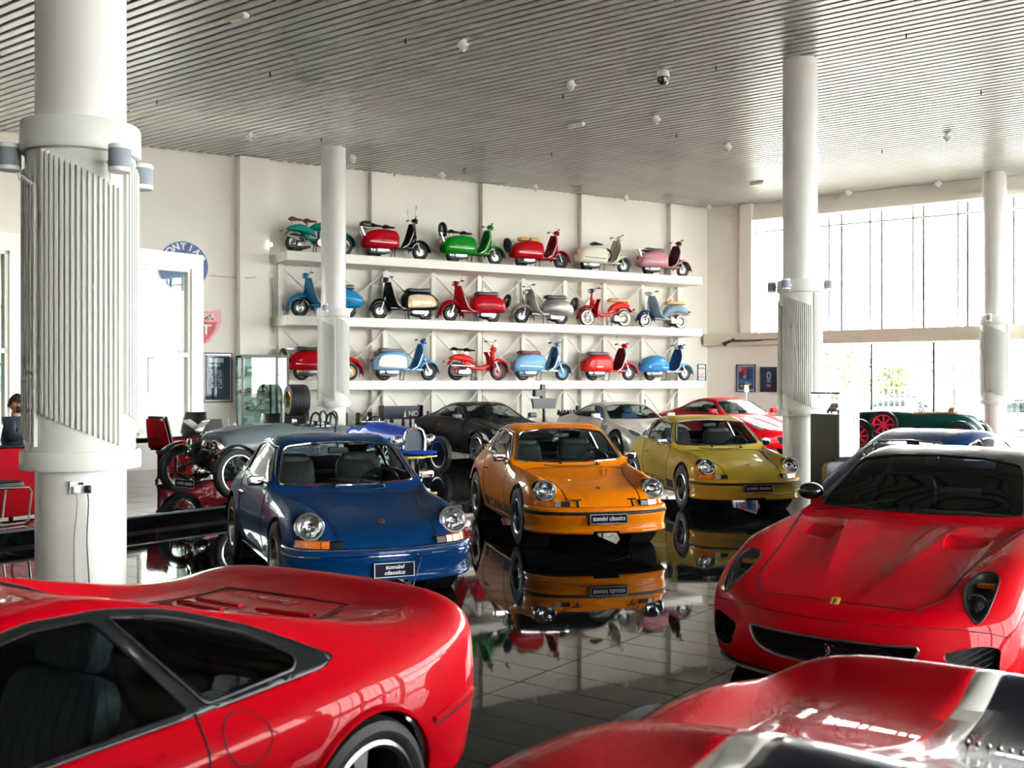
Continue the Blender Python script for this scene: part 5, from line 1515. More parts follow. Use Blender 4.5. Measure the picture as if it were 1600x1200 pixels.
def scooter(label, loc, rz, o, name='scooter'):
    root = thing(name, label, 'scooter', loc, rz, 'scooters on the wall shelves'); root.scale = (1.02, 1.08, 1.06)
    b = o['body']; sh = o.get('shield', b); fe = o.get('fender', b); rim = o.get('rim', M_STEEL)
    R_ = o.get('R', .215); xf, xr = .64, -.60; st = o.get('style', 'pod')
    moped = st == 'moped'
    if moped: R_ = .245
    small_wheel(root, xf, R_, rim, o.get('ww'), spokes=moped); small_wheel(root, xr, R_, rim, o.get('ww'), spokes=moped)
    # front: fork, mudguard, leg shield, column, bars, lamp
    for k in (-1, 1): MB().tube([(xf, .065 * k, R_), (xf - .06, .07 * k, R_ + .14), (.50, .04 * k, .56)], .018, 6).build('fork_leg', o.get('forkm', M_STEEL), root)
    g = MB(); big = o.get('bigfender')
    a0, a1 = (-.15, PI + .1) if not big else (-.3, PI + .35)
    fr = R_ + (.055 if not big else .085)
    g.grid(lambda u, v: Vector((xf - .01 + fr * math.cos(a0 + (a1 - a0) * u) * (1.08 if big else 1), (v - .5) * (.22 if not big else .32), R_ + .02 + fr * math.sin(a0 + (a1 - a0) * u) + (.07 if not big else .12) * math.cos((v - .5) * 2.9) - (.045 if not big else .08))), 22, 9)
    f_ = g.build('mudguard', fe, root); md = f_.modifiers.new('t', 'SOLIDIFY'); md.thickness = .008
    top = o.get('top', .93)
    if st in ('pod', 'bulb', 'bare'):
        def shield(u, v):
            z = .27 + (top - .27) * v; s = (u - .5) * 2
            hw = (.30 - .03 * v) if v < .6 else .282 - .15 * ((v - .6) / .4) ** 1.6
            x = .36 + .17 * math.sin(min(1, v * 1.05) * PI * .5) - .05 * max(0, v - .5) - (.12 + .06 * (1 - v)) * s * s
            if v < .12: x -= (.12 - v) * .9
            return Vector((x, hw * s, z))
        ls = MB().grid(shield, 17, 20).build('leg_shield', sh, root); md = ls.modifiers.new('t', 'SOLIDIFY'); md.thickness = .014
        edge = [shield(u, v) for u, v in [(0, i / 14) for i in range(15)] + [(i / 8, 1) for i in range(1, 8)] + [(1, 1 - i / 14) for i in range(15)]]
        MB().tube(edge, .009, 5).build('shield_trim', o.get('trim', M_STEEL), root)
        if o.get('inner'):
            ii = MB().grid(lambda u, v: shield(.08 + .84 * u, .1 + .86 * v) - Vector((.018, 0, 0)), 13, 14).build('shield_inner', o['inner'], root)
        MB().box((.14, 0, .265), (.56, .40, .035), bev=.012).build('floorboard', o.get('floor', b), root)
        for k in (-1, 1): MB().box((.14, .17 * k, .288), (.52, .02, .012), bev=.004).build('floor_runner', M_STEEL, root)
    else:
        fr_ = MB(); fr_.tube([(.50, 0, .80), (.38, 0, .42), (.15, 0, .32), (-.15, 0, .34), (-.45, 0, .48)], [.05, .06, .06, .055, .05], 10); fr_.build('frame_tube', b, root)
        for k in (-1, 1):
            ls = MB().grid(lambda u, v: Vector((.44 - .10 * v - .04 * u + .05 * math.sin(v * 3), (.05 + .17 * u) * k, .26 + .50 * v)), 6, 10).build('leg_shield', sh, root); md = ls.modifiers.new('t', 'SOLIDIFY'); md.thickness = .012
        rg = MB().grid(lambda u, v: Vector((xr + (R_ + .05) * math.cos(-.35 + 3.0 * u), (v - .5) * .17, R_ + .02 + (R_ + .05) * math.sin(-.35 + 3.0 * u) + .03 * math.cos((v - .5) * 2.6))), 20, 6).build('rear_mudguard', fe, root); md = rg.modifiers.new('t', 'SOLIDIFY'); md.thickness = .008
    MB().cyl((.53, 0, .5), (.47, 0, top + .02), .03, n=10).build('steering_column', sh, root)
    hb = MB(); hz = top + .07
    hb.tube([(.40, .34, hz + .04), (.43, .22, hz + .05), (.48, .08, hz + .0), (.48, -.08, hz + .0), (.43, -.22, hz + .05), (.40, -.34, hz + .04)], .014, 6)
    hbo = hb.build('handlebar', M_CHROME, root)
    for k in (-1, 1): MB().tube([(.425, .24 * k, hz + .05), (.40, .35 * k, hz + .04)], .02, 8).build('grip', M_BLACK, hbo)
    lz = o.get('lampz', hz - .01)
    q = MB(); loft(q, [(.42, lz - .03, lz + .04, .05), (.47, lz - .06, lz + .07, .085), (.54, lz - .065, lz + .065, .08), (.565, lz - .05, lz + .05, .06)], 14, .9); q.build('headset', o.get('headset', sh), root)
    MB().lathe([(.062, 0), (.06, .012), (.04, .024), (.001, .03)], 18, 'X', Matrix.Translation((.562, 0, lz)), False).build('headlamp', M_CLEAR, root)
    # rear bodywork
    q = MB()
    if st == 'pod': loft(q, o.get('pod', [(-.96, .34, .44, .06), (-.90, .27, .56, .17), (-.72, .25, .68, .225), (-.40, .24, .73, .24), (-.10, .23, .71, .22), (.0, .24, .64, .18), (.03, .26, .52, .11)]), 22, .55); q.build('rear_cowl', b, root)
    elif st == 'bulb': loft(q, o.get('pod', [(-.98, .34, .42, .05), (-.90, .27, .56, .17), (-.68, .24, .69, .26), (-.42, .23, .74, .28), (-.18, .25, .69, .22), (-.02, .27, .58, .14), (.05, .28, .40, .07)]), 22, .8); q.build('rear_cowl', b, root)
    elif st == 'bare':
        loft(q, [(-.88, .40, .46, .05), (-.80, .42, .62, .13), (-.55, .46, .70, .16), (-.25, .44, .68, .13), (-.08, .30, .60, .09), (.0, .28, .40, .06)], 20, .65); q.build('rear_cowl', b, root)
    else:
        loft(q, [(-.80, .56, .60, .05), (-.70, .54, .66, .09), (-.45, .50, .70, .10), (-.20, .46, .62, .08), (-.08, .40, .50, .05)], 18, .7); q.build('rear_cowl', b, root)
    if o.get('panel'):
        for k in (-1, 1):
            p = MB(); loft(p, [(-.82, .36, .50, .012), (-.70, .33, .62, .02), (-.35, .31, .645, .022), (-.10, .30, .60, .018), (-.05, .32, .5, .01)], 16, .5)
            for i in range(len(p.v)): p.v[i] = (p.v[i][0], p.v[i][1] + .228 * k, p.v[i][2])
            p.build('side_panel', o['panel'], root)
    for k in (-1, 1):
        t = MB().tube([(-.80, .232 * k if st != 'moped' else .1 * k, .40), (-.45, .246 * k if st != 'moped' else .11 * k, .385), (-.10, .222 * k if st != 'moped' else .09 * k, .38)], .010, 5); t.build('cowl_moulding', o.get('trim', M_STEEL), root)
    # engine, exhaust, stand, tail lamp, plate
    e = MB(); rbox(e, (-.42, 0, .22), (.34, .18, .17)); e.lathe([(.07, -.1), (.07, .1)], 12, 'Y', Matrix.Translation((-.30, 0, .24)))
    for i in range(4): e.lathe([(.085, -.06 + .04 * i), (.085, -.045 + .04 * i)], 12, 'Y', Matrix.Translation((-.30, 0, .24)))
    e.build('engine', M_STEEL, root, fix=False)
    x = MB(); x.tube([(-.25, -.12, .16), (-.40, -.13, .13), (-.78, -.13, .15)], [.025, .04, .035], 8); x.build('exhaust', M_ALLOYD, root)
    s = MB(); s.tube([(-.08, .10, .27), (-.12, .14, .012), (-.12, -.14, .012), (-.08, -.10, .27)], .012, 6); s.build('stand', M_BLACK, root)
    tl = MB(); rbox(tl, (-.95, 0, .50), (.06, .10, .07)); tl.build('tail_lamp', M_REDLENS, root, fix=False)
    # seat
    sm = o.get('seatm', M_BLACK); sz = .725 if st != 'moped' else .72
    if o.get('seat', 'bench') == 'bench':
        q = MB(); loft(q, [(-.74, sz - .02, sz + .06, .11), (-.66, sz - .02, sz + .09, .14), (-.40, sz - .02, sz + .075, .145), (-.16, sz - .02, sz + .085, .12), (-.08, sz - .02, sz + .05, .08)], 16, .45); q.build('seat', sm, root)
    elif o['seat'] == 'two': saddle(root, -.22, sz + .04, sm); saddle(root, -.58, sz + .06, sm)
    elif o['seat'] == 'pads':
        for xx in (-.24, -.56):
            q = MB(); rbox(q, (xx, 0, sz + .05), (.28, .28, .10)); q.build('seat_pad', sm, root, fix=False)
    elif o['seat'] == 'one': saddle(root, -.26, sz + .04, sm, .38, .3)
    if o.get('spare') == 'back':
        small_wheel(root, 0, .20, rim, M=Matrix.Translation((-1.03, 0, .58)) @ Matrix.Rotation(PI / 2, 4, 'Z') @ Matrix.Rotation(-.25, 4, 'X'), name='spare_wheel')
    elif o.get('spare') == 'upright':
        small_wheel(root, 0, .20, rim, M=Matrix.Translation((-.90, 0, .86)) @ Matrix.Rotation(PI / 2 + .1, 4, 'Z') @ Matrix.Rotation(-.15, 4, 'X'), name='spare_wheel')
    elif o.get('spare') == 'mid':
        small_wheel(root, 0, .20, b, M=Matrix.Translation((.02, -.03, .50)), name='spare_wheel', w=.08)
    if o.get('rack'):
        q = MB(); q.tube([(-.72, .12, .74), (-1.0, .12, .76), (-1.0, -.12, .76), (-.72, -.12, .74)], .010, 5); q.tube([(-1.0, .12, .76), (-.88, .1, .5)], .01, 5); q.tube([(-1.0, -.12, .76), (-.88, -.1, .5)], .01, 5)
        for yy in (-.06, 0, .06): q.tube([(-.72, yy, .745), (-1.0, yy, .765)], .006, 4)
        q.build('luggage_rack', M_CHROME, root)
    if o.get('topcase'):
        q = MB(); rbox(q, (-.86, 0, .83), (.26, .26, .14)); q.build('pillion_pad', o['topcase'], root, fix=False)
    for k in o.get('mirrors', ()):
        q = MB(); q.tube([(.42, .24 * k, hz + .05), (.40, .28 * k, hz + .20), (.42, .30 * k, hz + .26)], .006, 5); q.lathe([(.05, 0), (.05, .012), (.03, .02)], 14, 'X', Matrix.Translation((.42, .30 * k, hz + .29)) @ Matrix.Diagonal((-1, 1, 1, 1))); q.build('mirror', M_CHROME, root)
    if o.get('tank'):
        q = MB(); loft(q, [(-.22, .60, .66, .08), (-.1, .56, .74, .12), (.15, .58, .78, .13), (.34, .62, .76, .09), (.42, .66, .72, .05)], 18, .75); q.build('fuel_tank', b, root)
        q = MB(); q.tube([(-.56, .12, R_), (-.2, .12, R_ + .03), (.05, .1, .30)], .03, 8); q.lathe([(.09, -.12), (.1, 0), (.09, .12)], 14, 'Y', Matrix.Translation((.02, 0, .28))); q.lathe([(.08, 0), (.08, .22)], 12, 'Z', Matrix.Translation((.04, 0, .34))); q.build('crankcase', M_STEEL, root)
    return root
def pt(n, c, **k): return paint('scooter_' + n, c, **k)
S_TEAL = pt('teal', '#0C9C8C'); S_RED = pt('red', '#C3091C'); S_BLACK = pt('black', '#15181A'); S_GREEN = pt('green', '#12921F'); S_CREAM = pt('cream', '#E9E4D0')
S_MAROON = pt('maroon', '#5A1020'); S_PINK = pt('pink', '#C98A96'); S_BLUE = pt('blue', '#1F7FB4'); S_GREYS = pt('grey', '#A9A6A2', metal=.4); S_BABY = pt('baby_blue', '#7FB4DA'); S_MID = pt('mid_blue', '#3F8BC8')
S_SLATE = pt('slate', '#7E97A8'); S_RED2 = pt('vermilion', '#E02A28'); S_WHITE = pt('white', '#EEEAE2'); S_NAVY = pt('navy', '#2B5E93')
SEAT_TAN = mat('seat_tan', '#D9A868', .55, bump=.05); SEAT_BROWN = mat('seat_brown', '#8A4A2C', .55); SEAT_MAR = mat('seat_maroon', '#7A2233', .55)
RIM_GOLD = mat('rim_cream', '#E4C88A', .4); RIM_RED = mat('rim_red', '#C31A2A', .4)
PANEL = mat('art_panel', '#E8B25A', .4, col2='#C9C2B4', scale=9, coat=.8)
rows = [
 (SH_Z[2], 1, [
  (498, 'teal motorcycle with two brown saddles behind the thin column, top shelf', dict(body=S_TEAL, style='moped', tank=1, seat='two', seatm=SEAT_BROWN, fender=S_TEAL)),
  (620, 'red scooter with black front shield and mudguard, top shelf', dict(body=S_RED, shield=S_BLACK, fender=S_BLACK, seat='two', rack=1, mirrors=(1, -1), floor=S_BLACK, topcase=M_BLACK)),
  (740, 'bright green scooter with upright spare wheel, top shelf', dict(body=S_GREEN, seat='two', spare='upright', rim=M_STEEL, rack=1)),
  (845, 'red scooter with two tan seat pads, top shelf', dict(body=S_RED, style='pod', seat='pads', seatm=SEAT_TAN, spare='back', rim=M_ALLOYD, inner=S_MAROON)),
  (945, 'cream scooter with black ring of a spare wheel, top shelf', dict(body=S_CREAM, seat='one', spare='mid', inner=mat('cream_inner', '#CFC8B4', .5), trim=M_BLACK)),
  (1039, 'maroon and pink scooter with black bench seat, top shelf', dict(body=S_PINK, shield=S_MAROON, seat='bench', seatm=M_BLACK, fender=S_PINK, style='pod', rack=1))]),
 (SH_Z[1], -1, [
  (508, 'sky blue scooter half hidden by the thin column, middle shelf', dict(body=S_BLUE, style='bulb', seat='bench', bigfender=1, mirrors=(1, -1))),
  (630, 'black scooter with colourful painted side panel, middle shelf', dict(body=S_BLACK, panel=PANEL, seat='bench', mirrors=(-1,))),
  (738, 'red scooter with long black seat and tail spare wheel, middle shelf', dict(body=S_RED, style='pod', bigfender=1, seat='bench', spare='back', mirrors=(1,))),
  (847, 'silver grey scooter with dark inner shield, middle shelf', dict(body=S_GREYS, style='bulb', seat='bench', inner=S_MAROON, spare='back', bigfender=1, lampz=.86)),
  (947, 'vermilion and white moped with tan seat, middle shelf', dict(body=S_RED2, style='moped', shield=S_RED, seat='bench', seatm=SEAT_TAN, ww=1, headset=M_BLACK, panel=None)),
  (1036, 'slate blue scooter with tan bench seat, middle shelf', dict(body=S_SLATE, style='bare', shield=S_SLATE, inner=mat('beige_inner', '#B9AE96', .5), seat='bench', seatm=SEAT_TAN, ww=1, fender=S_NAVY))]),
 (SH_Z[0], 1, [
  (508, 'red scooter with cream wheels half hidden by the thin column, lowest shelf', dict(body=S_RED, style='pod', seat='bench', seatm=mat('seat_green', '#17392E', .5), rim=RIM_GOLD, spare='back', rack=1, bigfender=1)),
  (634, 'light blue and white scooter with grey seat, lowest shelf', dict(body=S_BABY, shield=S_MID, style='pod', seat='bench', seatm=mat('seat_grey', '#6E7276', .5), panel=S_WHITE, fender=S_BABY)),
  (745, 'vermilion moped with red wheels and two black saddles, lowest shelf', dict(body=S_RED2, style='moped', tank=None, seat='two', rim=RIM_RED, shield=S_RED2, lampz=.82)),
  (847, 'light blue scooter with maroon seat, lowest shelf', dict(body=S_BABY, shield=S_BABY, inner=S_NAVY, style='pod', seat='bench', seatm=SEAT_MAR, rim=S_BABY, mirrors=(1,), floor=S_WHITE)),
  (953, 'red and white scooter with black seat, lowest shelf', dict(body=S_RED2, shield=S_MAROON, style='pod', seat='bench', panel=S_RED2, fender=S_RED2, ww=0, mirrors=(1,), headset=S_RED)),
  (1042, 'blue scooter with bulbous silver-blue cowl at the shelf end, lowest shelf', dict(body=S_MID, shield=S_NAVY, style='bulb', seat='none', fender=S_BABY, mirrors=(1,), floor=S_WHITE))]),
]
for z, face, items in rows:
    for px, lab, o in items:
        k = (px - 800) / FPX; off = .78
        # crossing of the sight line px with the line off metres in front of the wall
        p0 = COR + NW * off
        t = (p0.x - k * p0.y) / (k * DW.y - DW.x)
        p = p0 + DW * t
        rz = angW - R(5) if face > 0 else angW + PI - R(6)
        scooter(lab, (p.x, p.y, z + .001), rz, o, 'moped' if o.get('style') == 'moped' and not o.get('tank') else ('motorcycle' if o.get('tank') else 'scooter'))
# ================================================================ vintage cars
P_GREYV = paint('paint_blue_grey', '#6F7A80', metal=.1); P_BUG = paint('paint_racing_blue', '#0B3FB0'); P_GREENV = paint('paint_racing_green', '#0C3B36')
def cyc_wing(root, x, y, R_, z, m, a0=.2, a1=2.6, w=.17, name='cycle_wing'):
    g = MB().grid(lambda u, v: Vector((x + R_ * math.cos(a0 + (a1 - a0) * u), y + (v - .5) * w, z + R_ * math.sin(a0 + (a1 - a0) * u) + .02 * math.cos((v - .5) * 3))), 20, 6).build(name, m, root)
    md = g.modifiers.new('t', 'SOLIDIFY'); md.thickness = .008
def lamp(root, p, r, d=(1, 0, 0), m=None, name='headlamp'):
    M = frame_M(p, (0, 1, 0), d)
    o = MB().lathe([(.001, -r * 1.5), (r * .5, -r * 1.3), (r * .85, -r * .6), (r, 0), (r * 1.03, .015), (r * .93, .02)], 24, 'Z', M, False).build(name, m or M_CHROME, root)
    MB().lathe([(r * .93, -.01), (r * .6, -r * .5), (.001, -r * .7)], 20, 'Z', M, False).build('reflector', mat('lamp_reflector', '#C9CFD2', .12, metal=.95, var=.35, scale=18), o)
    MB().lathe([(r * .95, .015), (r * .6, .035), (.001, .045)], 20, 'Z', M, False).build('lens', M_LAMPGL, o)
    return o
# ---- grey three-wheeler with exposed V-twin
def three_wheeler(loc, heading):
    root = thing('three_wheeler', 'grey three-wheeled roadster with exposed twin engine and wire wheels on the platform', 'car', loc, heading)
    q = MB(); loft(q, [(-1.75, .38, .44, .05), (-1.45, .28, .66, .28), (-1.0, .24, .88, .42), (-.5, .22, .98, .48), (0, .22, 1.0, .50), (.5, .24, .98, .46), (.9, .28, .92, .38), (1.0, .34, .86, .32)], 28, .62)
    bm = bmesh.new(); me = q.mesh('tmp'); bm.from_mesh(me)
    bvh = BVHTree.FromBMesh(bm)
    cut(bm, rpoly([(-.95, -.30), (-.95, .30), (-.25, .36), (-.25, -.36)], .1, 4), 'XY', lambda c: c.z > .6)
    bm_obj(bm, 'body', [P_GREYV, M_DARKIN], root, .015)
    MB().tube(drop(bvh, [(x, y, 2) for x, y in rpoly([(-.95, -.30), (-.95, .30), (-.25, .36), (-.25, -.36)], .1, 4)], (0, 0, -1), lift=.005), .02, 6, True).build('cockpit_rim', M_BLACK, root)
    for y in (-.19, .19):
        q = MB(); rbox(q, (-.78, y, .62), (.16, .34, .5)); rbox(q, (-.55, y, .42), (.4, .34, .14)); q.build('seat', M_LEATHER, root, fix=False)
        g = MB().grid(lambda u, v: Vector((-.22 - .05 * v, y + (u - .5) * (.30 - .06 * v), .96 + .18 * v)), 8, 5).build('aero_screen', glass_mat('screen_glass', (.55, .6, .6), 1), root)
        MB().tube(spline([Vector(v_) for v_ in ((-1.0, y + .13, .84), (-1.02, y + .125, 1.0), (-1.02, y + .08, 1.10), (-1.02, y, 1.13), (-1.02, y - .08, 1.10), (-1.02, y - .125, 1.0), (-1.0, y - .13, .84))], 4), .018, 8).build('roll_hoop', M_BLACK, root)
    steering(root, -.42, .19, .80, .16)
    lou = MB()
    for s in (1, -1):
        for i in range(8):
            pts = drop(bvh, dense([(.20 + .06 * i, 2 * s, .50), (.20 + .06 * i, 2 * s, .66)], 4), (0, -s, 0), lift=.004)
            if len(pts) > 1: MB().tube(pts, .009, 5).build('louvre', P_GREYV, root)
    # engine
    MB().lathe([(.07, -.12), (.09, -.1), (.11, -.06), (.11, .06), (.09, .1), (.05, .115), (.03, .13)], 20, 'X', Matrix.Translation((1.16, 0, .36))).build('crankcase', M_CHROME, root)
    for s in (1, -1):
        a = .42 * s; d = Vector((0, math.sin(a), math.cos(a))); p = Vector((1.16, 0, .40))
        c = MB()
        for i in range(7):
            M = frame_M(p + d * (.10 + .035 * i), (1, 0, 0), d); c.lathe([(.085 - .002 * i, 0), (.085 - .002 * i, .016)], 16, 'Z', M)
        c.cyl(p + d * .05, p + d * .36, .06, n=14); c.build('cylinder_barrel', M_BLACK, root)
        MB().cyl(p + d * .36, p + d * .43, .075, .06, 14).build('rocker_cover', M_CHROME, root)
        e = MB().tube([p + d * .3 + Vector((.06, .02 * s, 0)), p + d * .32 + Vector((.02, .16 * s, -.05)), Vector((.9, .40 * s, .40)), Vector((.2, .50 * s, .30)), Vector((-1.2, .50 * s, .28))], .028, 8); e.build('exhaust', M_CHROME, root)
        lamp(root, Vector((1.14, .31 * s, .70)), .105, (1, .05 * s, 0))
        MB().sphere((1.18, .33 * s, .53), .028, 10, 8).build('indicator', M_AMBER, root)
        # front axle arms, wheels, wings
        for z0, z1 in ((.50, .40), (.24, .26)):
            for x0 in (.95, 1.15): MB().tube([(x0, .22 * s, z0), (1.05, .62 * s, z1)], .014, 6).build('suspension_arm', M_BLACK, root)
        wheel(root, (1.05, .70 * s, .35), s, .35, .12, .265, 'wire', M_BLACK, lip=M_ALLOY)
        cyc_wing(root, 1.05, .70 * s, .39, .35, M_BLACK, .75, 2.75, .17)
        MB().tube([(1.05, .60 * s, .325), (1.05, .58 * s, .60), (1.05, .66 * s, .685)], .012, 6).build('wing_stay', M_BLACK, root)
    wheel(root, (-1.30, 0, .325), 1, .325, .16, .22, 'wire', M_BLACK)
    MB().tube([(1.05, -.5, .66), (1.12, 0, .70), (1.05, .5, .66)], .012, 6).build('lamp_bar', M_CHROME, root)
    plate(root, frame_M((1.42, 0, .20), (0, 1, 0), (1, 0, 0)), .50, .12)
    MB().box((1.25, 0, .2), (.3, .06, .03)).build('plate_bracket', M_BLACK, root)
    return root
three_wheeler((-3.64, 15.84, PH + .001), math.atan2(-.75, -.66))
# ---- second grey roadster behind it, cockpit and twin hoops showing
def speedster(loc, heading):
    root = thing('open_speedster', 'grey open two-seat speedster with twin black roll hoops behind the blue coupe', 'car', loc, heading)
    q = MB(); loft(q, [(-1.85, .40, .50, .10), (-1.5, .28, .78, .50), (-1.0, .24, .92, .68), (-.4, .22, .94, .72), (.2, .22, .90, .70), (.8, .24, .84, .62), (1.4, .28, .74, .5), (1.8, .34, .62, .3), (1.9, .40, .54, .12)], 30, .65)
    bm = bmesh.new(); bm.from_mesh(q.mesh('tmp')); bvh = BVHTree.FromBMesh(bm)
    cp = rpoly([(-.75, -.50), (-.75, .50), (.15, .56), (.15, -.56)], .14, 4)
    cut(bm, cp, 'XY', lambda c: c.z > .6)
    bm_obj(bm, 'body', [paint('paint_silver_grey', '#8C9294', metal=.4), M_DARKIN], root, .015)
    MB().tube(drop(bvh, [(x, y, 2) for x, y in cp], (0, 0, -1), lift=.005), .022, 6, True).build('cockpit_rim', M_STEEL, root)
    for y in (-.27, .27):
        q = MB(); rbox(q, (-.62, y, .72), (.16, .44, .56)); rbox(q, (-.35, y, .46), (.45, .44, .16)); q.build('seat', M_LEATHER, root, fix=False)
        for i in range(5): MB().tube([(-.53, y - .14 + .07 * i, .52), (-.535, y - .14 + .07 * i, .92)], .012, 5).build('seat_flute', M_LEATHER, root)
        MB().tube(spline([Vector(v_) for v_ in ((-.86, y + .17, .90), (-.88, y + .165, 1.06), (-.88, y + .12, 1.18), (-.88, y, 1.23), (-.88, y - .12, 1.18), (-.88, y - .165, 1.06), (-.86, y - .17, .90))], 4), .025, 8).build('roll_hoop', M_BLACK, root)
    steering(root, .0, .27, .88, .17)
    for s in (1, -1):
        lamp(root, Vector((1.62, .52 * s, .66)), .09)
        for x in (1.2, -1.2):
            wheel(root, (x, .72 * s, .31), s, .31, .15, .21, 'wire', M_CHROME); cyc_wing(root, x, .72 * s, .35, .31, P_GREYV, .1, 3.0, .2, 'mudguard')
        mr = MB().tube([(.30, .60 * s, .92), (.30, .66 * s, 1.0)], .01, 6); rbox(mr, (.29, .69 * s, 1.04), (.07, .12, .09)); mr.build('door_mirror', M_CHROME, root, fix=False)
    return root
speedster((-4.9, 23.6, .0), math.atan2(-.60, -.80)).scale = (1, 1, .92)
# ---- blue vintage racer with horseshoe radiator
def blue_racer(loc, heading):
    root = thing('vintage_racer', 'bright blue vintage racing car with horseshoe radiator and alloy wheels', 'car', loc, heading)
    q = MB(); loft(q, [(-1.55, .50, .55, .05), (-1.3, .38, .72, .24), (-.9, .32, .90, .38), (-.45, .30, .92, .40), (-.2, .30, .98, .40), (.2, .30, .96, .36), (.8, .32, .90, .28), (1.12, .34, .86, .24), (1.15, .36, .84, .23)], 28, .68)
    bm = bmesh.new(); bm.from_mesh(q.mesh('tmp')); bvh = BVHTree.FromBMesh(bm)
    cp = rpoly([(-.85, -.26), (-.85, .26), (-.32, .30), (-.32, -.30)], .1, 4); cut(bm, cp, 'XY', lambda c: c.z > .6)
    bm_obj(bm, 'body', [P_BUG, M_DARKIN], root, .012)
    MB().tube(drop(bvh, [(x, y, 2) for x, y in cp], (0, 0, -1), lift=.004), .018, 6, True).build('cockpit_rim', M_BLACK, root)
    q = MB(); rbox(q, (-.72, 0, .68), (.14, .46, .4)); rbox(q, (-.55, 0, .45), (.35, .46, .14)); q.build('seat', M_LEATHER, root, fix=False)
    steering(root, -.30, -.08, .92, .19)
    MB().tube(drop(bvh, dense([(.12, -.6, .6), (.12, -.36, .9), (.12, 0, 1.2)], 4), (0, 1, 0))[:1] + [(.1, 0, .99), (-.9, 0, .96)], .02, 6).build('bonnet_strap', M_BLACK, root)
    for i in range(9):
        for s in (1, -1):
            pts = drop(bvh, dense([(.25 + .08 * i, 2 * s, .52), (.25 + .08 * i, 2 * s, .70)], 4), (0, -s, 0), lift=.004)
            if len(pts) > 1: MB().tube(pts, .010, 5).build('louvre', P_BUG, root)
    hs = [(-.20, .38), (-.225, .55), (-.215, .72), (-.15, .86), (0, .91), (.15, .86), (.215, .72), (.225, .55), (.20, .38)]
    hsd = [(p.x, p.y) for p in spline([Vector((a, b, 0)) for a, b in hs], 4)]
    r = MB().tube([(1.20, a, b) for a, b in hsd] , .032, 8); r.tube([(1.20, -.2, .38), (1.20, .2, .38)], .032, 8); r.build('radiator_shell', M_CHROME, root)
    MB().prism(hsd, 1.13, 1.17, 'YZ').build('radiator_core', mat('radiator_mesh', '#3C4650', .5, metal=.4, var=.3, scale=80), root)
    MB().prism(ellipse(0, .885, .035, .018, 16), 1.225, 1.235, 'YZ').build('radiator_badge', mat('badge_red', '#C2151F', .3), root)
    MB().cyl((1.20, 0, .93), (1.20, 0, .98), .03, n=12).build('filler_cap', M_CHROME, root)
    for s in (1, -1):
        lamp(root, Vector((1.18, .36 * s, .66)), .115)
        MB().tube([(1.10, .36 * s, .58), (1.10, .30 * s, .40)], .014, 6).build('lamp_post', M_CHROME, root)
        wheel(root, (1.12, .64 * s, .36), s, .36, .12, .27, 'alloy8', M_ALLOY, lip=M_ALLOY); wheel(root, (-1.12, .64 * s, .36), s, .36, .12, .27, 'alloy8', M_ALLOY, lip=M_ALLOY)
        MB().tube([(1.40, .27 * s, .40), (1.12, .28 * s, .36), (.7, .27 * s, .40)], .022, 6, flat=.6).build('leaf_spring', P_BUG, root)
        MB().box((-1.2, .6 * s, .73), (.02, .04, .02)).build('wing_bracket', M_STEEL, root)
    MB().tube([(1.12, -.60, .36), (1.12, -.25, .31), (1.12, .25, .31), (1.12, .60, .36)], .026, 8).build('front_axle', M_CHROME, root)
    MB().tube([(-1.12, -.60, .36), (-1.12, .60, .36)], .04, 8).build('rear_axle', P_BUG, root)
    MB().box((1.36, 0, .43), (.30, .66, .07), bev=.02).build('front_apron', P_BUG, root)
    MB().tube([(1.48, -.33, .36), (1.50, 0, .35), (1.48, .33, .36)], .018, 6).build('cross_tube', mat('brass', '#C8A24A', .25, metal=.9), root)
    MB().tube([(.5, -.36, .50), (.1, -.42, .42), (-1.5, -.44, .38)], .03, 8).build('exhaust', M_STEEL, root)
    q = MB().tube([(-.28, -.22, .98), (-.27, -.22, 1.08), (-.27, .06, 1.08), (-.28, .06, .98)], .01, 6); q.build('aero_screen', M_CHROME, root)
    return root
blue_racer((-2.62, 21.6, 0), math.atan2(-.80, .60))
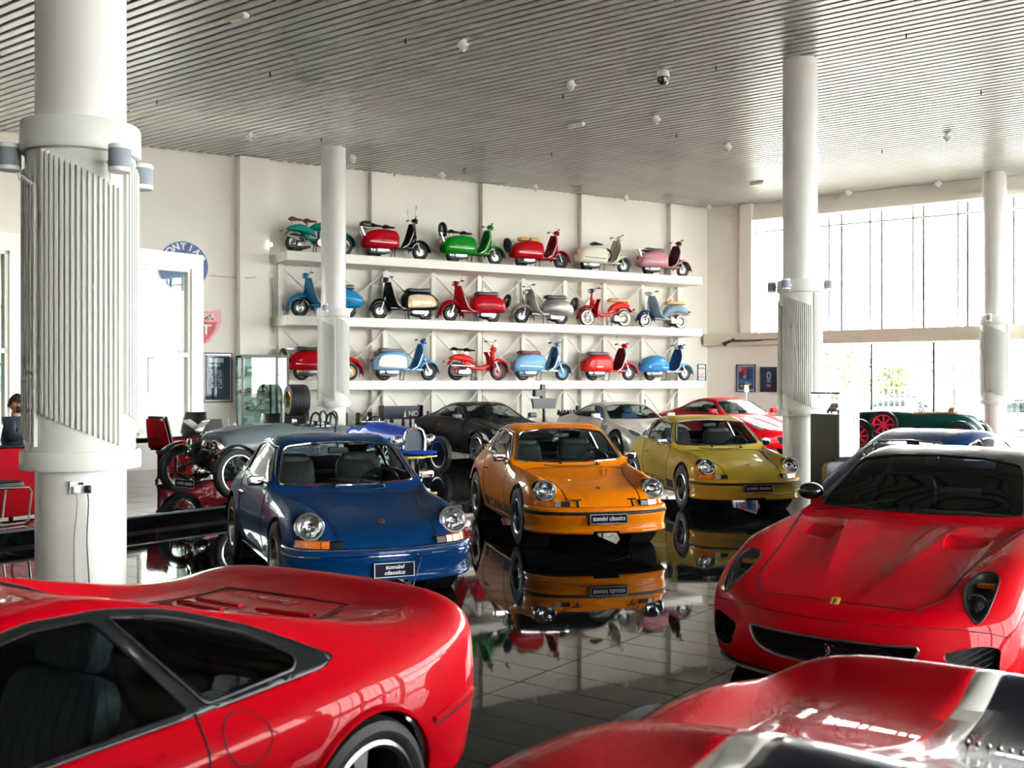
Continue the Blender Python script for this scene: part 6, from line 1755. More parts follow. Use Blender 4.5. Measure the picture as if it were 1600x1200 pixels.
# ---- dark green vintage car with red wheels by the window
def green_vintage(loc, heading):
    root = thing('vintage_tourer', 'dark green open vintage car with red spoked wheels before the street window', 'car', loc, heading)
    q = MB(); loft(q, [(-1.7, .55, .65, .10), (-1.4, .42, 1.0, .42), (-.9, .38, 1.10, .52), (-.2, .38, 1.08, .52), (.2, .40, 1.10, .46), (.9, .42, 1.10, .36), (1.45, .44, 1.06, .30), (1.48, .46, 1.04, .29)], 26, .5)
    bm = bmesh.new(); bm.from_mesh(q.mesh('tmp')); bvh = BVHTree.FromBMesh(bm)
    cp = rpoly([(-1.15, -.38), (-1.15, .38), (-.10, .42), (-.10, -.42)], .1, 4); cut(bm, cp, 'XY', lambda c: c.z > .7)
    bm_obj(bm, 'body', [P_GREENV, M_DARKIN], root, .015)
    tn = mat('tan_leather', '#8C5A30', .5); MB().tube(drop(bvh, [(x, y, 2) for x, y in cp], (0, 0, -1), lift=.006), .03, 6, True).build('cockpit_rim', tn, root)
    q = MB(); rbox(q, (-1.0, 0, .95), (.18, .72, .55)); rbox(q, (-.75, 0, .65), (.5, .72, .2)); q.build('seat', tn, root, fix=False)
    steering(root, -.25, .20, 1.08, .2)
    g = MB().box((.06, 0, 1.25), (.02, .86, .24)).build('windscreen', M_LAMPGL, root)
    MB().tube([(.06, -.44, 1.10), (.06, -.44, 1.38), (.06, .44, 1.38), (.06, .44, 1.10)], .016, 6).build('screen_frame', M_CHROME, root)
    MB().prism([(-.28, .44), (-.28, 1.06), (0, 1.10), (.28, 1.06), (.28, .44)], 1.48, 1.54, 'YZ').build('radiator', M_CHROME, root)
    rr = mat('spoke_red', '#D81C3C', .4)
    for s in (1, -1):
        for x in (1.25, -1.30):
            wheel(root, (x, .70 * s, .40), s, .40, .13, .28, 'alloy8', rr, lip=rr)
            cyc_wing(root, x, .70 * s, .46, .40, P_GREENV, .1, 2.9, .24, 'mudguard')
        wheel(root, (.62, .60 * s, .72), s, .38, .13, .28, 'alloy8', rr, lip=rr)
        lamp(root, Vector((1.60, .42 * s, .88)), .13)
        MB().tube([(1.55, .42 * s, .76), (1.45, .3 * s, .6)], .018, 6).build('lamp_post', M_CHROME, root)
        MB().box((0, .66 * s, .36), (1.7, .26, .04), bev=.01).build('running_board', M_BLACK, root)
    return root
green_vintage((10.6, 27.8, 0), math.atan2(.6, -.8)).scale = (1, 1, .95)
# ================================================================ fittings, furniture, small things
M_WHITEPL = mat('white_plastic', '#EDEBE6', .4, var=.03)
# ---- column loudspeakers: two white caps, grey grille, bracket
def speaker(p, to, lab, s=1.0):
    """p: middle of the box, to: point on the column it is fixed to"""
    root = thing('wall_speaker', lab, 'speaker', (p.x, p.y, p.z - .095 * s), 0, 'column loudspeakers')
    r = .075 * s; h = .19 * s
    MB().lathe([(r * .97, .03 * s), (r, .034 * s), (r, h - .034 * s), (r * .97, h - .03 * s)], 24).build('grille', M_GREY, root)
    MB().lathe([(r * .9, 0), (r, .006), (r, .032 * s)], 24).build('cap', M_WHITEPL, root)
    MB().lathe([(r, h - .032 * s), (r, h - .006), (r * .9, h)], 24).build('cap', M_WHITEPL, root)
    d = Vector(to) - Vector(p); d.z = 0
    b = MB().tube([Vector((0, 0, h / 2)), d * .6 + Vector((0, 0, h / 2)), d + Vector((0, 0, h / 2))], .016 * s, 8); b.sphere(d * .62 + Vector((0, 0, h / 2)), .03 * s, 10, 8)
    b.build('bracket', M_WHITEPL, root)
    MB().tube([d + Vector((0, 0, h / 2)), d * .8 + Vector((0, 0, -.02)), d * .97 + Vector((0, 0, -.06))], .005, 5).build('cable', M_WHITEPL, root)
c1 = gnd(127, 7.42); c3 = gnd(1250, 18.7); c4 = gnd(1554, 28.7); c2 = gnd(521, 25.7)
def edge(c, p, r=.39):
    d = (Vector((p.x, p.y, 0)) - c).normalized(); return Vector((c.x + d.x * r, c.y + d.y * r, p.z))
for px, py, d, c, lab in ((15, 246, 7.25, c1, 'grey cylindrical loudspeaker on the near column, cut by the photo edge'), (187, 248, 7.05, c1, 'grey cylindrical loudspeaker on the front of the near column'),
                          (223, 277, 7.75, c1, 'grey cylindrical loudspeaker behind the near column'), (1206, 449, 18.8, c3, 'small loudspeaker on the window side column, facing the scooters'),
                          (1228, 444, 18.2, c3, 'small loudspeaker on the front of the window side column'), (1294, 445, 18.7, c3, 'small loudspeaker on the window side column, facing the street'),
                          (1545, 496, 28.15, c4, 'small loudspeaker on the far column by the glass front'), (508, 481, 25.2, c2, 'tiny loudspeaker on the thin column before the shelves')):
    p = at(px, py, d); speaker(p, edge(c, p), lab, 1.0 if d > 10 else .98)
# ---- socket with two plugs and leads on the near column
def on_col(a, z, r=.302): return Vector((c1.x + r * math.sin(a), c1.y - r * math.cos(a), z))
sa, sz = R(22), EYE + (597 - 761) / FPX * 7.15
root = thing('double_socket', 'white double wall socket with two plugs on the near column', 'socket', on_col(sa, sz), sa)
MB().box((0, -.008, 0), (.146, .018, .086), bev=.004).build('socket_plate', M_WHITEPL, root)
MB().box((.0, -.022, .026), (.03, .008, .014), bev=.002).build('switch', M_BLACK, root)
for x, m, l, dx in ((-.028, M_WHITEPL, 'white', -.01), (.042, M_BLACK, 'black', .0)):
    q = MB(); rbox(q, (x, -.035, -.012), (.045, .04, .05)); pl_ = q.build('plug', m, root, fix=False)
    pts = [(x, -.045, -.04), (x + .004, -.04, -.12), (x - .006 + dx, -.03, -.35), (x + .006 + dx * 2, -.02, -.6), (x + .012 + dx, -.015, -.8), (x + .01, -.015, -sz + .01)]
    MB().tube(spline([Vector(p) for p in pts], 5), .004, 6).build('lead', M_STEEL if l == 'white' else M_BLACK, pl_)
# ---- ceiling: spot lights, emergency lights, sprinklers, dome camera
def ceil_pt(px, py): return at(px, py, (ZC - .06 - EYE) * FPX / (597 - py))
spots = [(724, 68), (893, 131), (1026, 185), (1138, 228), (195, 170), (391, 211), (552, 246), (691, 273), (1481, 213), (1327, 299), (1467, 285), (837, 292), (978, 308), (1108, 322)]
for i, (px, py) in enumerate(spots):
    p = ceil_pt(px, py)
    root = thing('ceiling_spotlight', ['white ceiling spotlight nearest the photo top', 'white ceiling spotlight left of the dome camera', 'white ceiling spotlight just below the dome camera', 'white ceiling spotlight left of the tall window side column',
        'white ceiling spotlight half behind the near column', 'white ceiling spotlight above the round blue wall sign', 'white ceiling spotlight beside the thin column top', 'white ceiling spotlight over the green scooter',
        'white ceiling spotlight alone on the window side ceiling', 'white ceiling spotlight at the window head beside the tall column', 'white ceiling spotlight at the window head near the far column', 'white ceiling spotlight at the wall over the tan padded scooter', 'white ceiling spotlight at the wall over the cream scooter', 'white ceiling spotlight in the far room corner'][i], 'spotlight', (p.x, p.y, ZC - .10), R(40), 'ceiling spotlights')
    MB().lathe([(.05, .03), (.05, .10)], 16).build('canopy', M_WHITEPL, root)
    d = Vector((.5, -.5, -.7)).normalized(); M = frame_M((0, 0, 0), (1, 0, 0), d)
    MB().lathe([(.001, -.10), (.05, -.10), (.075, -.07), (.08, .06), (.07, .065), (.065, .0), (.001, -.02)], 18, 'Z', M, False).build('lamp_head', M_WHITEPL, root)
    MB().lathe([(.064, .03), (.001, .035)], 16, 'Z', M, False).build('lamp_lens', mat('spot_lens', '#6E6A60', .2, metal=.5), root)
for px, py, lab in ((372, 29, 'flat white emergency light on the ceiling over the near column'), (900, 197, 'flat white emergency light mid ceiling'), (1183, 288, 'flat white emergency light near the window corner')):
    p = ceil_pt(px, py); root = thing('emergency_light', lab, 'light', (p.x, p.y, ZC - .07), ang_A, 'emergency lights')
    MB().box((0, 0, .035), (.42, .14, .07), bev=.02).build('housing', M_WHITEPL, root)
    MB().box((0, 0, -.008), (.36, .10, .018), bev=.006).build('diffuser', mat('pale_diffuser', '#E9E2C8', .3), root)
for i, (px, py) in enumerate([(634, 66), (422, 118), (245, 161), (502, 220), (1119, 108), (880, 152), (862, 242), (1057, 213), (1416, 58), (1533, 147), (616, 274), (1378, 238)]):
    p = ceil_pt(px, py); root = thing('sprinkler', 'tiny dark sprinkler head hanging below the ceiling slats', 'sprinkler', (p.x, p.y, ZC - .09), 0, 'ceiling sprinklers')
    MB().lathe([(.012, .09), (.012, .03), (.018, .028), (.018, .02), (.006, .018), (.006, .004), (.022, .002), (.022, 0)], 10).build('sprinkler_body', M_BLACK, root)
p = ceil_pt(1036, 116)
root = thing('dome_camera', 'black dome security camera on the ceiling', 'camera', (p.x, p.y, ZC - .26), 0)
MB().lathe([(.10, .26), (.12, .18), (.12, .14)], 20).build('camera_base', M_WHITEPL, root)
MB().lathe([(.115, .15), (.11, .09), (.09, .03), (.05, .005), (.001, 0)], 20, cap=False).build('camera_dome', mat('dome_black', '#0C0E10', .08, coat=1), root)
# ---- wall signs, posters
def wall_point(px, py, off=.03):
    k = (px - 800) / FPX; p0 = COR + NW * off; t = (p0.x - k * p0.y) / (k * DW.y - DW.x); q = p0 + DW * t
    return Vector((q.x, q.y, EYE + (597 - py) / FPX * q.y))
wx = -DW; wall_M = lambda p: frame_M(p, wx, NW)
def disc(name, lab, p, r):
    root = thing(name, lab, 'sign', (p.x, p.y, p.z - r)); M = frame_M((0, 0, r), wx, NW)
    MB().lathe([(r, -.03), (r, .02), (.001, .02)], 48, 'Z', M, False).build('sign_rim', mat('sign_white', '#E9E6DC', .4), root)
    MB().lathe([(r * .93, .02), (r * .93, .028), (.001, .028)], 48, 'Z', M, False).build('sign_face', mat('sign_blue', '#154A9C', .35, coat=.5), root)
    mw = mat('sign_letters', '#F0EDE4', .5)
    word = 'PONTIAC'
    for i, ch in enumerate(word):
        a = R(64) - R(128) * i / (len(word) - 1)
        T = M @ Matrix.Rotation(a, 4, 'Z') @ Matrix.Translation((0, r * .74, .03))
        text_obj('letter', ch, r * .34, mw, root, T, .004, bold=.008)
    return root
ps = wall_point(286, 416); disc('round_sign', 'round blue and white enamel sign half hidden by the glazed partition', ps, 37.5 * ps.y / FPX * 1.1)
ps = wall_point(318, 510, .04); u_ = ps.y / FPX
root = thing('shield_sign', 'red shield-shaped sign with white letters beside the partition', 'sign', (ps.x, ps.y, ps.z - 28 * u_))
M = frame_M((0, 0, 28 * u_), wx, NW) @ Matrix.Diagonal((u_, u_, 1, 1))
shp = [(-26, 26), (0, 23), (26, 26), (27, 8), (20, -8), (8, -24), (0, -29), (-8, -24), (-20, -8), (-27, 8)]
MB().prism(shp, -.02, .02, 'XY', M).build('sign_face', mat('sign_red', '#C4182A', .4, coat=.5), root)
MB().prism([(x * .88, y * .88) for x, y in [(-24, 8), (24, 8), (18, -8), (8, -22), (0, -27), (-8, -22), (-18, -8)]], .02, .026, 'XY', M).build('sign_panel', mat('sign_pink', '#C93444', .4), root)
text_obj('lettering', 'PEPSA', 12, mat('sign_letters', '#F0EDE4', .5), root, M @ Matrix.Translation((0, 15, .024)), .1, sx=1.0, bold=.3)
text_obj('lettering', 'T', 22, mat('sign_letters', '#F0EDE4', .5), root, M @ Matrix.Translation((2, -6, .03)), .1, sx=1.3, bold=.3)
def poster(lab, p, w, h, shapes, back, fr=M_BLACK, xd=None, nd=None, mount='#E6E2D8'):
    root = thing('framed_poster', lab, 'poster', (p.x, p.y, p.z - h / 2), 0)
    M = frame_M((0, 0, h / 2), xd or wx, nd or NW); e = .03
    for c, d in (((0, h / 2 - e / 2), (w, e)), ((0, -h / 2 + e / 2), (w, e)), ((w / 2 - e / 2, 0), (e, h)), ((-w / 2 + e / 2, 0), (e, h))):
        MB().box((c[0], c[1], .012), (d[0], d[1], .035), M=M).build('frame_rail', fr, root, smooth=0)
    MB().box((0, 0, 0), (w - .02, h - .02, .012), M=M).build('mount_board', mat('mount_' + mount[1:], mount, .6), root, smooth=0)
    art = MB().box((0, 0, .008), (w - e * 4, h - e * 4.5, .006), M=M).build('artwork', mat('art_' + back[1:], back, .5, var=.3, scale=5), root, smooth=0)
    for i, (kind, a, b, cc, dd, col) in enumerate(shapes):
        q = MB(); z = .012 + .0006 * i
        if kind == 'e': q.prism(ellipse(a * w, b * h, cc * w, dd * h, 20), z, z + .0005, 'XY', M)
        else: q.prism([(a * w, b * h), ((a + cc) * w, b * h), ((a + cc) * w, (b + dd) * h), (a * w, (b + dd) * h)], z, z + .0005, 'XY', M)
        q.build('print_shape', mat('print_' + col[1:], col, .5), art, smooth=0)
    MB().box((0, 0, .022), (w - e * 2, h - e * 2, .003), M=M).build('poster_glass', glass_mat('poster_glass', (.97, .98, .98), .3), root, smooth=0)
    return root
p = wall_point(340, 590); u_ = p.y / FPX
poster('tall framed poster with deep blue picture beside the glass cabinet', p, 46 * u_, 78 * u_, [('r', -.3, .30, .5, .09, '#C9D4DC'), ('r', -.30, .22, .4, .05, '#B7C4CE')] + [('e', -.25 + .07 * (i % 8), .15 - .055 * (i // 8) - .01 * (i % 3), .03, .022, ['#8FA6B8', '#D6D2C6', '#4E7396', '#20384E'][i % 4]) for i in range(56)], '#1B4266')
def gpt(px, py, off=.03):
    k = (px - 800) / FPX; p0 = COR - DB * off; t = (p0.x - k * p0.y) / (k * DG.y - DG.x); q = p0 + DG * t
    return Vector((q.x, q.y, EYE + (597 - py) / FPX * q.y))
p = gpt(1165.5, 591); u_ = p.y / FPX
poster('framed poster of racing figures in red and blue by the window column', p, 32 * u_, 43 * u_, [('r', -.36, .0, .36, .40, '#C9B8B0'), ('e', -.12, .24, .16, .16, '#C8323C'), ('r', -.34, -.02, .20, .25, '#1E2A4A'), ('r', .05, -.05, .28, .40, '#1B3C80'), ('e', .05, -.18, .10, .05, '#E8B83A'), ('r', -.34, -.36, .70, .16, '#26352E'), ('e', -.22, -.28, .08, .04, '#B8C8A0'), ('e', .22, -.22, .09, .04, '#E3C23A')], '#3A74C0', xd=DG, nd=-DB)
p = gpt(1201, 593); u_ = p.y / FPX
poster('dark blue framed poster half behind the window column', p, 27 * u_, 39 * u_, [('e', .02, .16, .14, .16, '#B9C0CC'), ('e', .02, .16, .07, .09, '#22305A'), ('r', -.10, -.12, .22, .18, '#8A94A8'), ('e', .02, -.24, .16, .07, '#A86A76')], '#18244E', xd=DG, nd=-DB, mount='#2A3A5C')
p = W3(2.0, .62, SH_Z[0] + .23)
k = (1096 - 800) / FPX; p0 = COR + NW * .7; t = (p0.x - k * p0.y) / (k * DW.y - DW.x); p = p0 + DW * t; p.z = SH_Z[0] + .27
poster('small framed print of a red car at the end of the lowest shelf', p, .34, .52, [('r', -.36, .18, .72, .14, '#1F3F8C'), ('r', -.36, .05, .72, .13, '#C2C860'), ('e', 0, -.10, .34, .13, '#C23340'), ('e', -.1, -.06, .16, .07, '#E08A90'), ('r', -.36, -.36, .72, .12, '#2A3A34')], '#D8CFC0')
# ---- antique gun on the ledge wall
p = gpt(1131, 533, .42); q2 = gpt(1230, 530, .42)
root = thing('antique_gun', 'long dark antique gun hung on the ledge under the window', 'gun', (p.x, p.y, p.z - .1)); d = q2 - p; L = d.length
M = frame_M((0, 0, .1), d, -DB)
q = MB().tube([M @ Vector(v) for v in ((.25, 0, 0), (L, .01, 0))], [.022, .012], 8); q.build('barrel', M_BLACK, root)
q = MB().tube([M @ Vector(v) for v in ((0, -.10, 0), (.12, -.05, 0), (.3, 0, 0), (L * .6, -.01, 0))], [.085, .035, .035, .02], 8); q.build('stock', mat('gun_wood', '#33322A', .5), root)
MB().box((.32, .03, 0), (.10, .08, .05), bev=.01, M=M).build('lock', M_ALLOYD, root)
# ---- glass cabinet with models
p = gnd(410, 25.9); root = thing('display_cabinet', 'tall black-framed glass display cabinet with shelves against the back wall', 'cabinet', (p.x, p.y, 0), angW)
cw, cd, chh = 1.12, .5, 2.45
for x in (-cw / 2, .28, cw / 2):
    for y in (-cd / 2, cd / 2): MB().box((x, y, chh / 2), (.045, .045, chh)).build('post', M_BLACK, root, smooth=0)
for z in (.62, chh - .03): 
    for y in (-cd / 2, cd / 2): MB().box((0, y, z), (cw, .045, .05)).build('rail', M_BLACK, root, smooth=0)
MB().box((0, 0, .30), (cw, cd, .60), bev=.01).build('base', M_BLACK, root)
MB().box((0, 0, chh), (cw, cd, .03)).build('top', M_BLACK, root, smooth=0)
for z in (.66, 1.12, 1.52, 1.92): MB().box((0, 0, z), (cw - .05, cd - .05, .012)).build('shelf', M_LAMPGL, root, smooth=0)
for x0, x1 in ((-cw / 2, .28), (.28, cw / 2)): MB().box(((x0 + x1) / 2, -cd / 2, 1.52), (x1 - x0 - .05, .008, 1.75)).build('glass_door', glass_mat('green_glass', (.86, .95, .91), 1.2), root, smooth=0)
MB().box((0, cd / 2, 1.52), (cw, .01, 1.75)).build('back_panel', mat('cabinet_back', '#B9C4BE', .3), root, smooth=0)
cab = (p, angW)
def in_cab(x, y, z):
    return Vector((cab[0].x + math.cos(cab[1]) * x - math.sin(cab[1]) * y, cab[0].y + math.sin(cab[1]) * x + math.cos(cab[1]) * y, z))
for x, z, col, w, h, nm, lab in ((-.32, 1.93, '#2C3F56', .14, .24, 'model_box', 'blue box on the upper cabinet shelf'), (-.08, 1.93, '#20262A', .13, .20, 'model_box', 'dark box on the upper cabinet shelf'), (.08, 1.93, '#3A2A2A', .08, .16, 'figurine', 'dark figurine on the upper cabinet shelf'),
                         (-.30, 1.53, '#241A20', .18, .06, 'model_car', 'dark model car on the middle cabinet shelf'), (.02, 1.53, '#20242A', .16, .22, 'trophy', 'dark trophy on the middle cabinet shelf'), (-.28, 1.13, '#9FB0AA', .16, .12, 'model_car', 'pale model car on the lower cabinet shelf'), (.0, 1.13, '#C9CFC8', .12, .2, 'trophy', 'pale trophy on the lower cabinet shelf'), (.42, 1.93, '#25333E', .1, .2, 'model_box', 'dark box behind the narrow cabinet door')):
    q = in_cab(x, .02, z + .01); root = thing(nm, lab, 'ornament', q, angW, 'ornaments in the glass cabinet')
    m_ = mat('orn_' + col[1:], col, .35)
    if nm == 'model_box': MB().box((0, 0, h / 2), (w, .08, h), bev=.006).build('box', m_, root); MB().box((0, -.042, h * .6), (w * .7, .004, h * .3)).build('box_label', M_WHITEPL, root)
    elif nm == 'model_car':
        b = MB(); loft(b, [(-w, .02, .05, .04), (-w * .6, .02, .08, .06), (0, .02, .12, .06), (w * .5, .02, .07, .06), (w, .02, .05, .04)], 12, .7); b.build('model_body', m_, root)
        for sx_ in (-.6, .6): MB().lathe([(.03, -.07), (.03, .07)], 12, 'Y', Matrix.Translation((w * sx_, 0, .03))).build('model_wheels', M_BLACK, root)
    else: MB().lathe([(w * .4, 0), (w * .4, .03), (w * .1, .05), (w * .1, h * .5), (w * .35, h * .7), (w * .3, h)], 14).build('cup', m_, root)
# ---- racing tyre with gold rim on a black stand
p = gnd(464, 25.0); root = thing('tyre_stand', 'black pedestal carrying a fat racing tyre beside the thin column', 'stand', (p.x, p.y, 0))
MB().box((0, 0, .50), (.52, .42, 1.0), bev=.02).build('stand_body', M_BLACKM, root)
for s in (1, -1): MB().prism([(-.26, 1.08), (-.12, 1.005), (.12, 1.005), (.26, 1.08), (.26, .98), (-.26, .98)], .12 * s - .02, .12 * s + .02, 'XZ').build('cradle', M_BLACK, root)
root = thing('race_slick', 'fat black slick racing tyre with a gold rim on a black stand', 'tyre', (p.x, p.y, 1.006), R(-62))
wheel(root, (0, 0, .37), -1, .37, .45, .205, 'none', mat('rim_gold', '#B58A3A', .3, metal=.9), lip=mat('rim_gold', '#B58A3A', .3, metal=.9))
MB().lathe([(.06, -.22), (.05, -.1), (.001, -.1)], 14, 'Y', Matrix.Translation((0, 0, .37)), False).build('wheel_nut', M_CHROME, root)
# ---- desks, chairs, things on the desks (platform)
def cantilever_chair(lab, loc, rz, seatm, backm):
    root = thing('office_chair', lab, 'chair', loc, rz, 'visitor chairs')
    q = MB(); rbox(q, (0, 0, .45), (.48, .46, .09)); q.build('seat', seatm, root, fix=False)
    Mt = Matrix.Translation((-.24, 0, .50)) @ Matrix.Rotation(-.18, 4, 'Y')
    b = MB(); rbox(b, (0, 0, .24), (.07, .46, .52), M=Mt); b.build('backrest', backm, root, fix=False)
    for s in (1, -1): MB().tube([(-.22, .24 * s, .44), (.24, .24 * s, .42), (.28, .24 * s, .36), (.24, .24 * s, .04), (.18, .24 * s, .02), (-.26, .24 * s, .02)], .014, 8).build('side_frame', M_STEEL, root)
    MB().tube([(-.26, -.24, .02), (-.26, .24, .02)], .014, 8).build('floor_bar', M_STEEL, root)
    return root
M_DESKRED = paint('desk_red', '#A80E1C', rough=.4); M_DESKTOP = mat('desk_glass_top', '#1A2630', .05, coat=1)
p = gnd(285, 17.8, PH); hd = math.atan2(DB.y, DB.x)
root = thing('reception_desk', 'long dark glass-topped desk with red front panel behind the three-wheeler', 'desk', p, hd)
MB().box((-.3, 0, .72), (3.2, .85, .03), bev=.008).build('desktop', M_DESKTOP, root)
MB().box((.3, -.25, .37), (1.9, .05, .66), bev=.01).build('front_panel', M_DESKRED, root)
for x in (-1.6, 1.15): MB().tube([(x, -.38, .70), (x, -.40, .40), (x, -.10, .05), (x, .3, .02)], .05, 8, flat=.5).build('curved_leg', M_BLACK, root)
MB().box((-.3, .3, .66), (2.9, .05, .10)).build('beam', M_STEEL, root, smooth=0)
def on_desk(x, y, z=.736): return Vector((p.x + math.cos(hd) * x - math.sin(hd) * y, p.y + math.sin(hd) * x + math.cos(hd) * y, PH + z))
for i, (x, y) in enumerate(((-1.45, .0), (-.98, .1))):
    st = thing('paper_stack', ['pile of grey magazines at the desk end', 'pile of white papers on the long desk'][i], 'papers', on_desk(x, y), hd + .1 * i)
    for j in range(6 - i): MB().box((.01 * (j % 2), 0, .012 + .022 * j), (.30, .22, .02), .06 * (j % 3)).build('magazine', mat('paper_%d' % (j % 3), ['#D9D6CF', '#8D9298', '#C4C0B6'][j % 3], .6), st, smooth=0)
bt = thing('water_bottle', 'small clear water bottle on the long desk', 'bottle', on_desk(.98, .05), 0)
MB().lathe([(.032, 0), (.034, .01), (.034, .15), (.014, .19), (.014, .21)], 16).build('bottle_body', M_LAMPGL, bt); MB().lathe([(.016, .208), (.016, .232)], 12).build('cap', M_WHITEPL, bt)
MB().lathe([(.0345, .06), (.0345, .11)], 16, cap=False).build('bottle_label', mat('label_blue', '#B9CFE0', .5), bt)
eg = thing('bird_ornament', 'white spread-wing bird ornament on the long desk', 'ornament', on_desk(.30, -.05), hd)
b = MB(); loft(b, [(-.10, .06, .09, .02), (-.04, .03, .12, .05), (.05, .04, .16, .05), (.11, .13, .19, .03), (.15, .16, .175, .01)], 12, .9); b.build('bird_body', M_WHITEPL, eg)
for s in (1, -1): 
    w_ = MB().grid(lambda u, v: Vector((.06 - .16 * v - .05 * u, (.03 + .24 * u) * s, .12 + .13 * u - .02 * v)), 8, 6).build('wing', M_WHITEPL, eg); md = w_.modifiers.new('t', 'SOLIDIFY'); md.thickness = .014
MB().lathe([(.06, 0), (.06, .015), (.02, .03), (.02, .06)], 14).build('base', M_BLACK, eg)
lp_ = thing('open_laptop', 'open black laptop seen from behind on the long desk', 'laptop', on_desk(.66, .1), hd)
MB().box((0, .0, .01), (.34, .24, .018), bev=.005).build('keyboard_deck', M_BLACK, lp_)
Ml = Matrix.Translation((0, -.12, .015)) @ Matrix.Rotation(-.25, 4, 'X'); MB().box((0, 0, .12), (.34, .012, .23), bev=.004, M=Ml).build('screen', M_BLACK, lp_)
ph = thing('vase_ornament', 'small pale vase on the long desk', 'vase', on_desk(1.18, .12), 0); MB().lathe([(.03, 0), (.05, .03), (.055, .08), (.03, .13), (.022, .15), (.03, .16)], 16, cap=False).build('vase_body', M_WHITEPL, ph)
MB().lathe([(.024, .145), (.001, .145)], 12, cap=False).build('vase_mouth', M_BLACK, ph)
# swivel chair with red shell (two of them)
def shell_chair(lab, px, d, rz, backm, seatm, z=PH):
    q0 = gnd(px, d, z); root = thing('swivel_chair', lab, 'chair', q0, rz, 'swivel chairs')
    q = MB(); rbox(q, (0, 0, .50), (.50, .50, .12)); q.build('seat', seatm, root, fix=False)
    bs = MB().grid(lambda u, v: Vector((-.24 - .10 * v + .10 * math.cos((u - .5) * 2.4) - .10, (u - .5) * (.50 - .10 * v * v), .52 + .55 * v)), 14, 12)
    b = bs.build('backrest', seatm, root); md = b.modifiers.new('t', 'SOLIDIFY'); md.thickness = .035
    if backm is not None:
        b2 = MB().grid(lambda u, v: Vector((-.285 - .10 * v + .10 * math.cos((u - .5) * 2.4) - .10, (u - .5) * (.48 - .10 * v * v), .56 + .47 * v)), 12, 10).build('back_shell', backm, root); md = b2.modifiers.new('t', 'SOLIDIFY'); md.thickness = .02
    MB().cyl((0, 0, .10), (0, 0, .46), .03, n=10).build('gas_column', M_BLACK, root)
    for i in range(5):
        a = 2 * PI * i / 5; MB().tube([(0, 0, .12), (math.cos(a) * .30, math.sin(a) * .30, .07)], [.03, .018], 8).build('base_arm', M_BLACK, root); MB().sphere((math.cos(a) * .30, math.sin(a) * .30, .028), .028, 10, 8).build('castor', M_BLACK, root)
shell_chair('swivel chair with glossy red back shell behind the three-wheeler', 275, 17.2, R(60), M_DESKRED, M_LEATHER)
shell_chair('black swivel chair with white emblem patch behind the red-backed one', 290, 18.9, R(-100), None, M_LEATHER)
shell_chair('black office chair by the laptop and bird ornament', 400, 18.0, R(-120), None, M_LEATHER)
# ---- reception desk at the photo's left edge, with the seated man
p2 = gnd(8, 12.75, PH)
root = thing('side_desk', 'red-fronted desk with dark top at the photo edge beyond the near column', 'desk', p2, hd)
MB().box((0, 0, .72), (2.2, .8, .03), bev=.008).build('desktop', M_DESKTOP, root); MB().box((.1, -.30, .36), (2.0, .05, .68), bev=.01).build('front_panel', M_DESKRED, root)
for x in (-.95, .95): MB().box((x, .1, .35), (.05, .6, .70), bev=.01).build('side_panel', M_DESKRED, root)
root.scale = (1, 1, 1.2)
def on_d2(x, y, z=.883): return Vector((p2.x + math.cos(hd) * x - math.sin(hd) * y, p2.y + math.sin(hd) * x + math.cos(hd) * y, PH + z))
mo = thing('white_monitor', 'white screen at the photo edge before the seated man', 'monitor', on_d2(-.35, -.05), hd)
MB().box((0, 0, .22), (.34, .03, .26), bev=.008).build('screen_case', M_WHITEPL, mo); MB().box((0, 0, .06), (.05, .04, .12)).build('neck', M_WHITEPL, mo, smooth=0); MB().box((0, 0, .008), (.18, .14, .014), bev=.004).build('foot', M_WHITEPL, mo)
cp_ = thing('paper_cube', 'small white card cube on the desk before the seated man', 'paper', on_d2(.22, -.15), hd + .4); MB().box((0, 0, .05), (.10, .09, .10), bev=.004).build('cube', M_WHITEPL, cp_)
MB().box((0, -.0465, .05), (.06, .002, .05)).build('cube_print', mat('print_grey', '#A8A8A6', .5), cp_, smooth=0)
cantilever_chair('black cantilever visitor chair before the red side desk', gnd(-6, 12.0, PH), R(60), M_LEATHER, M_LEATHER)
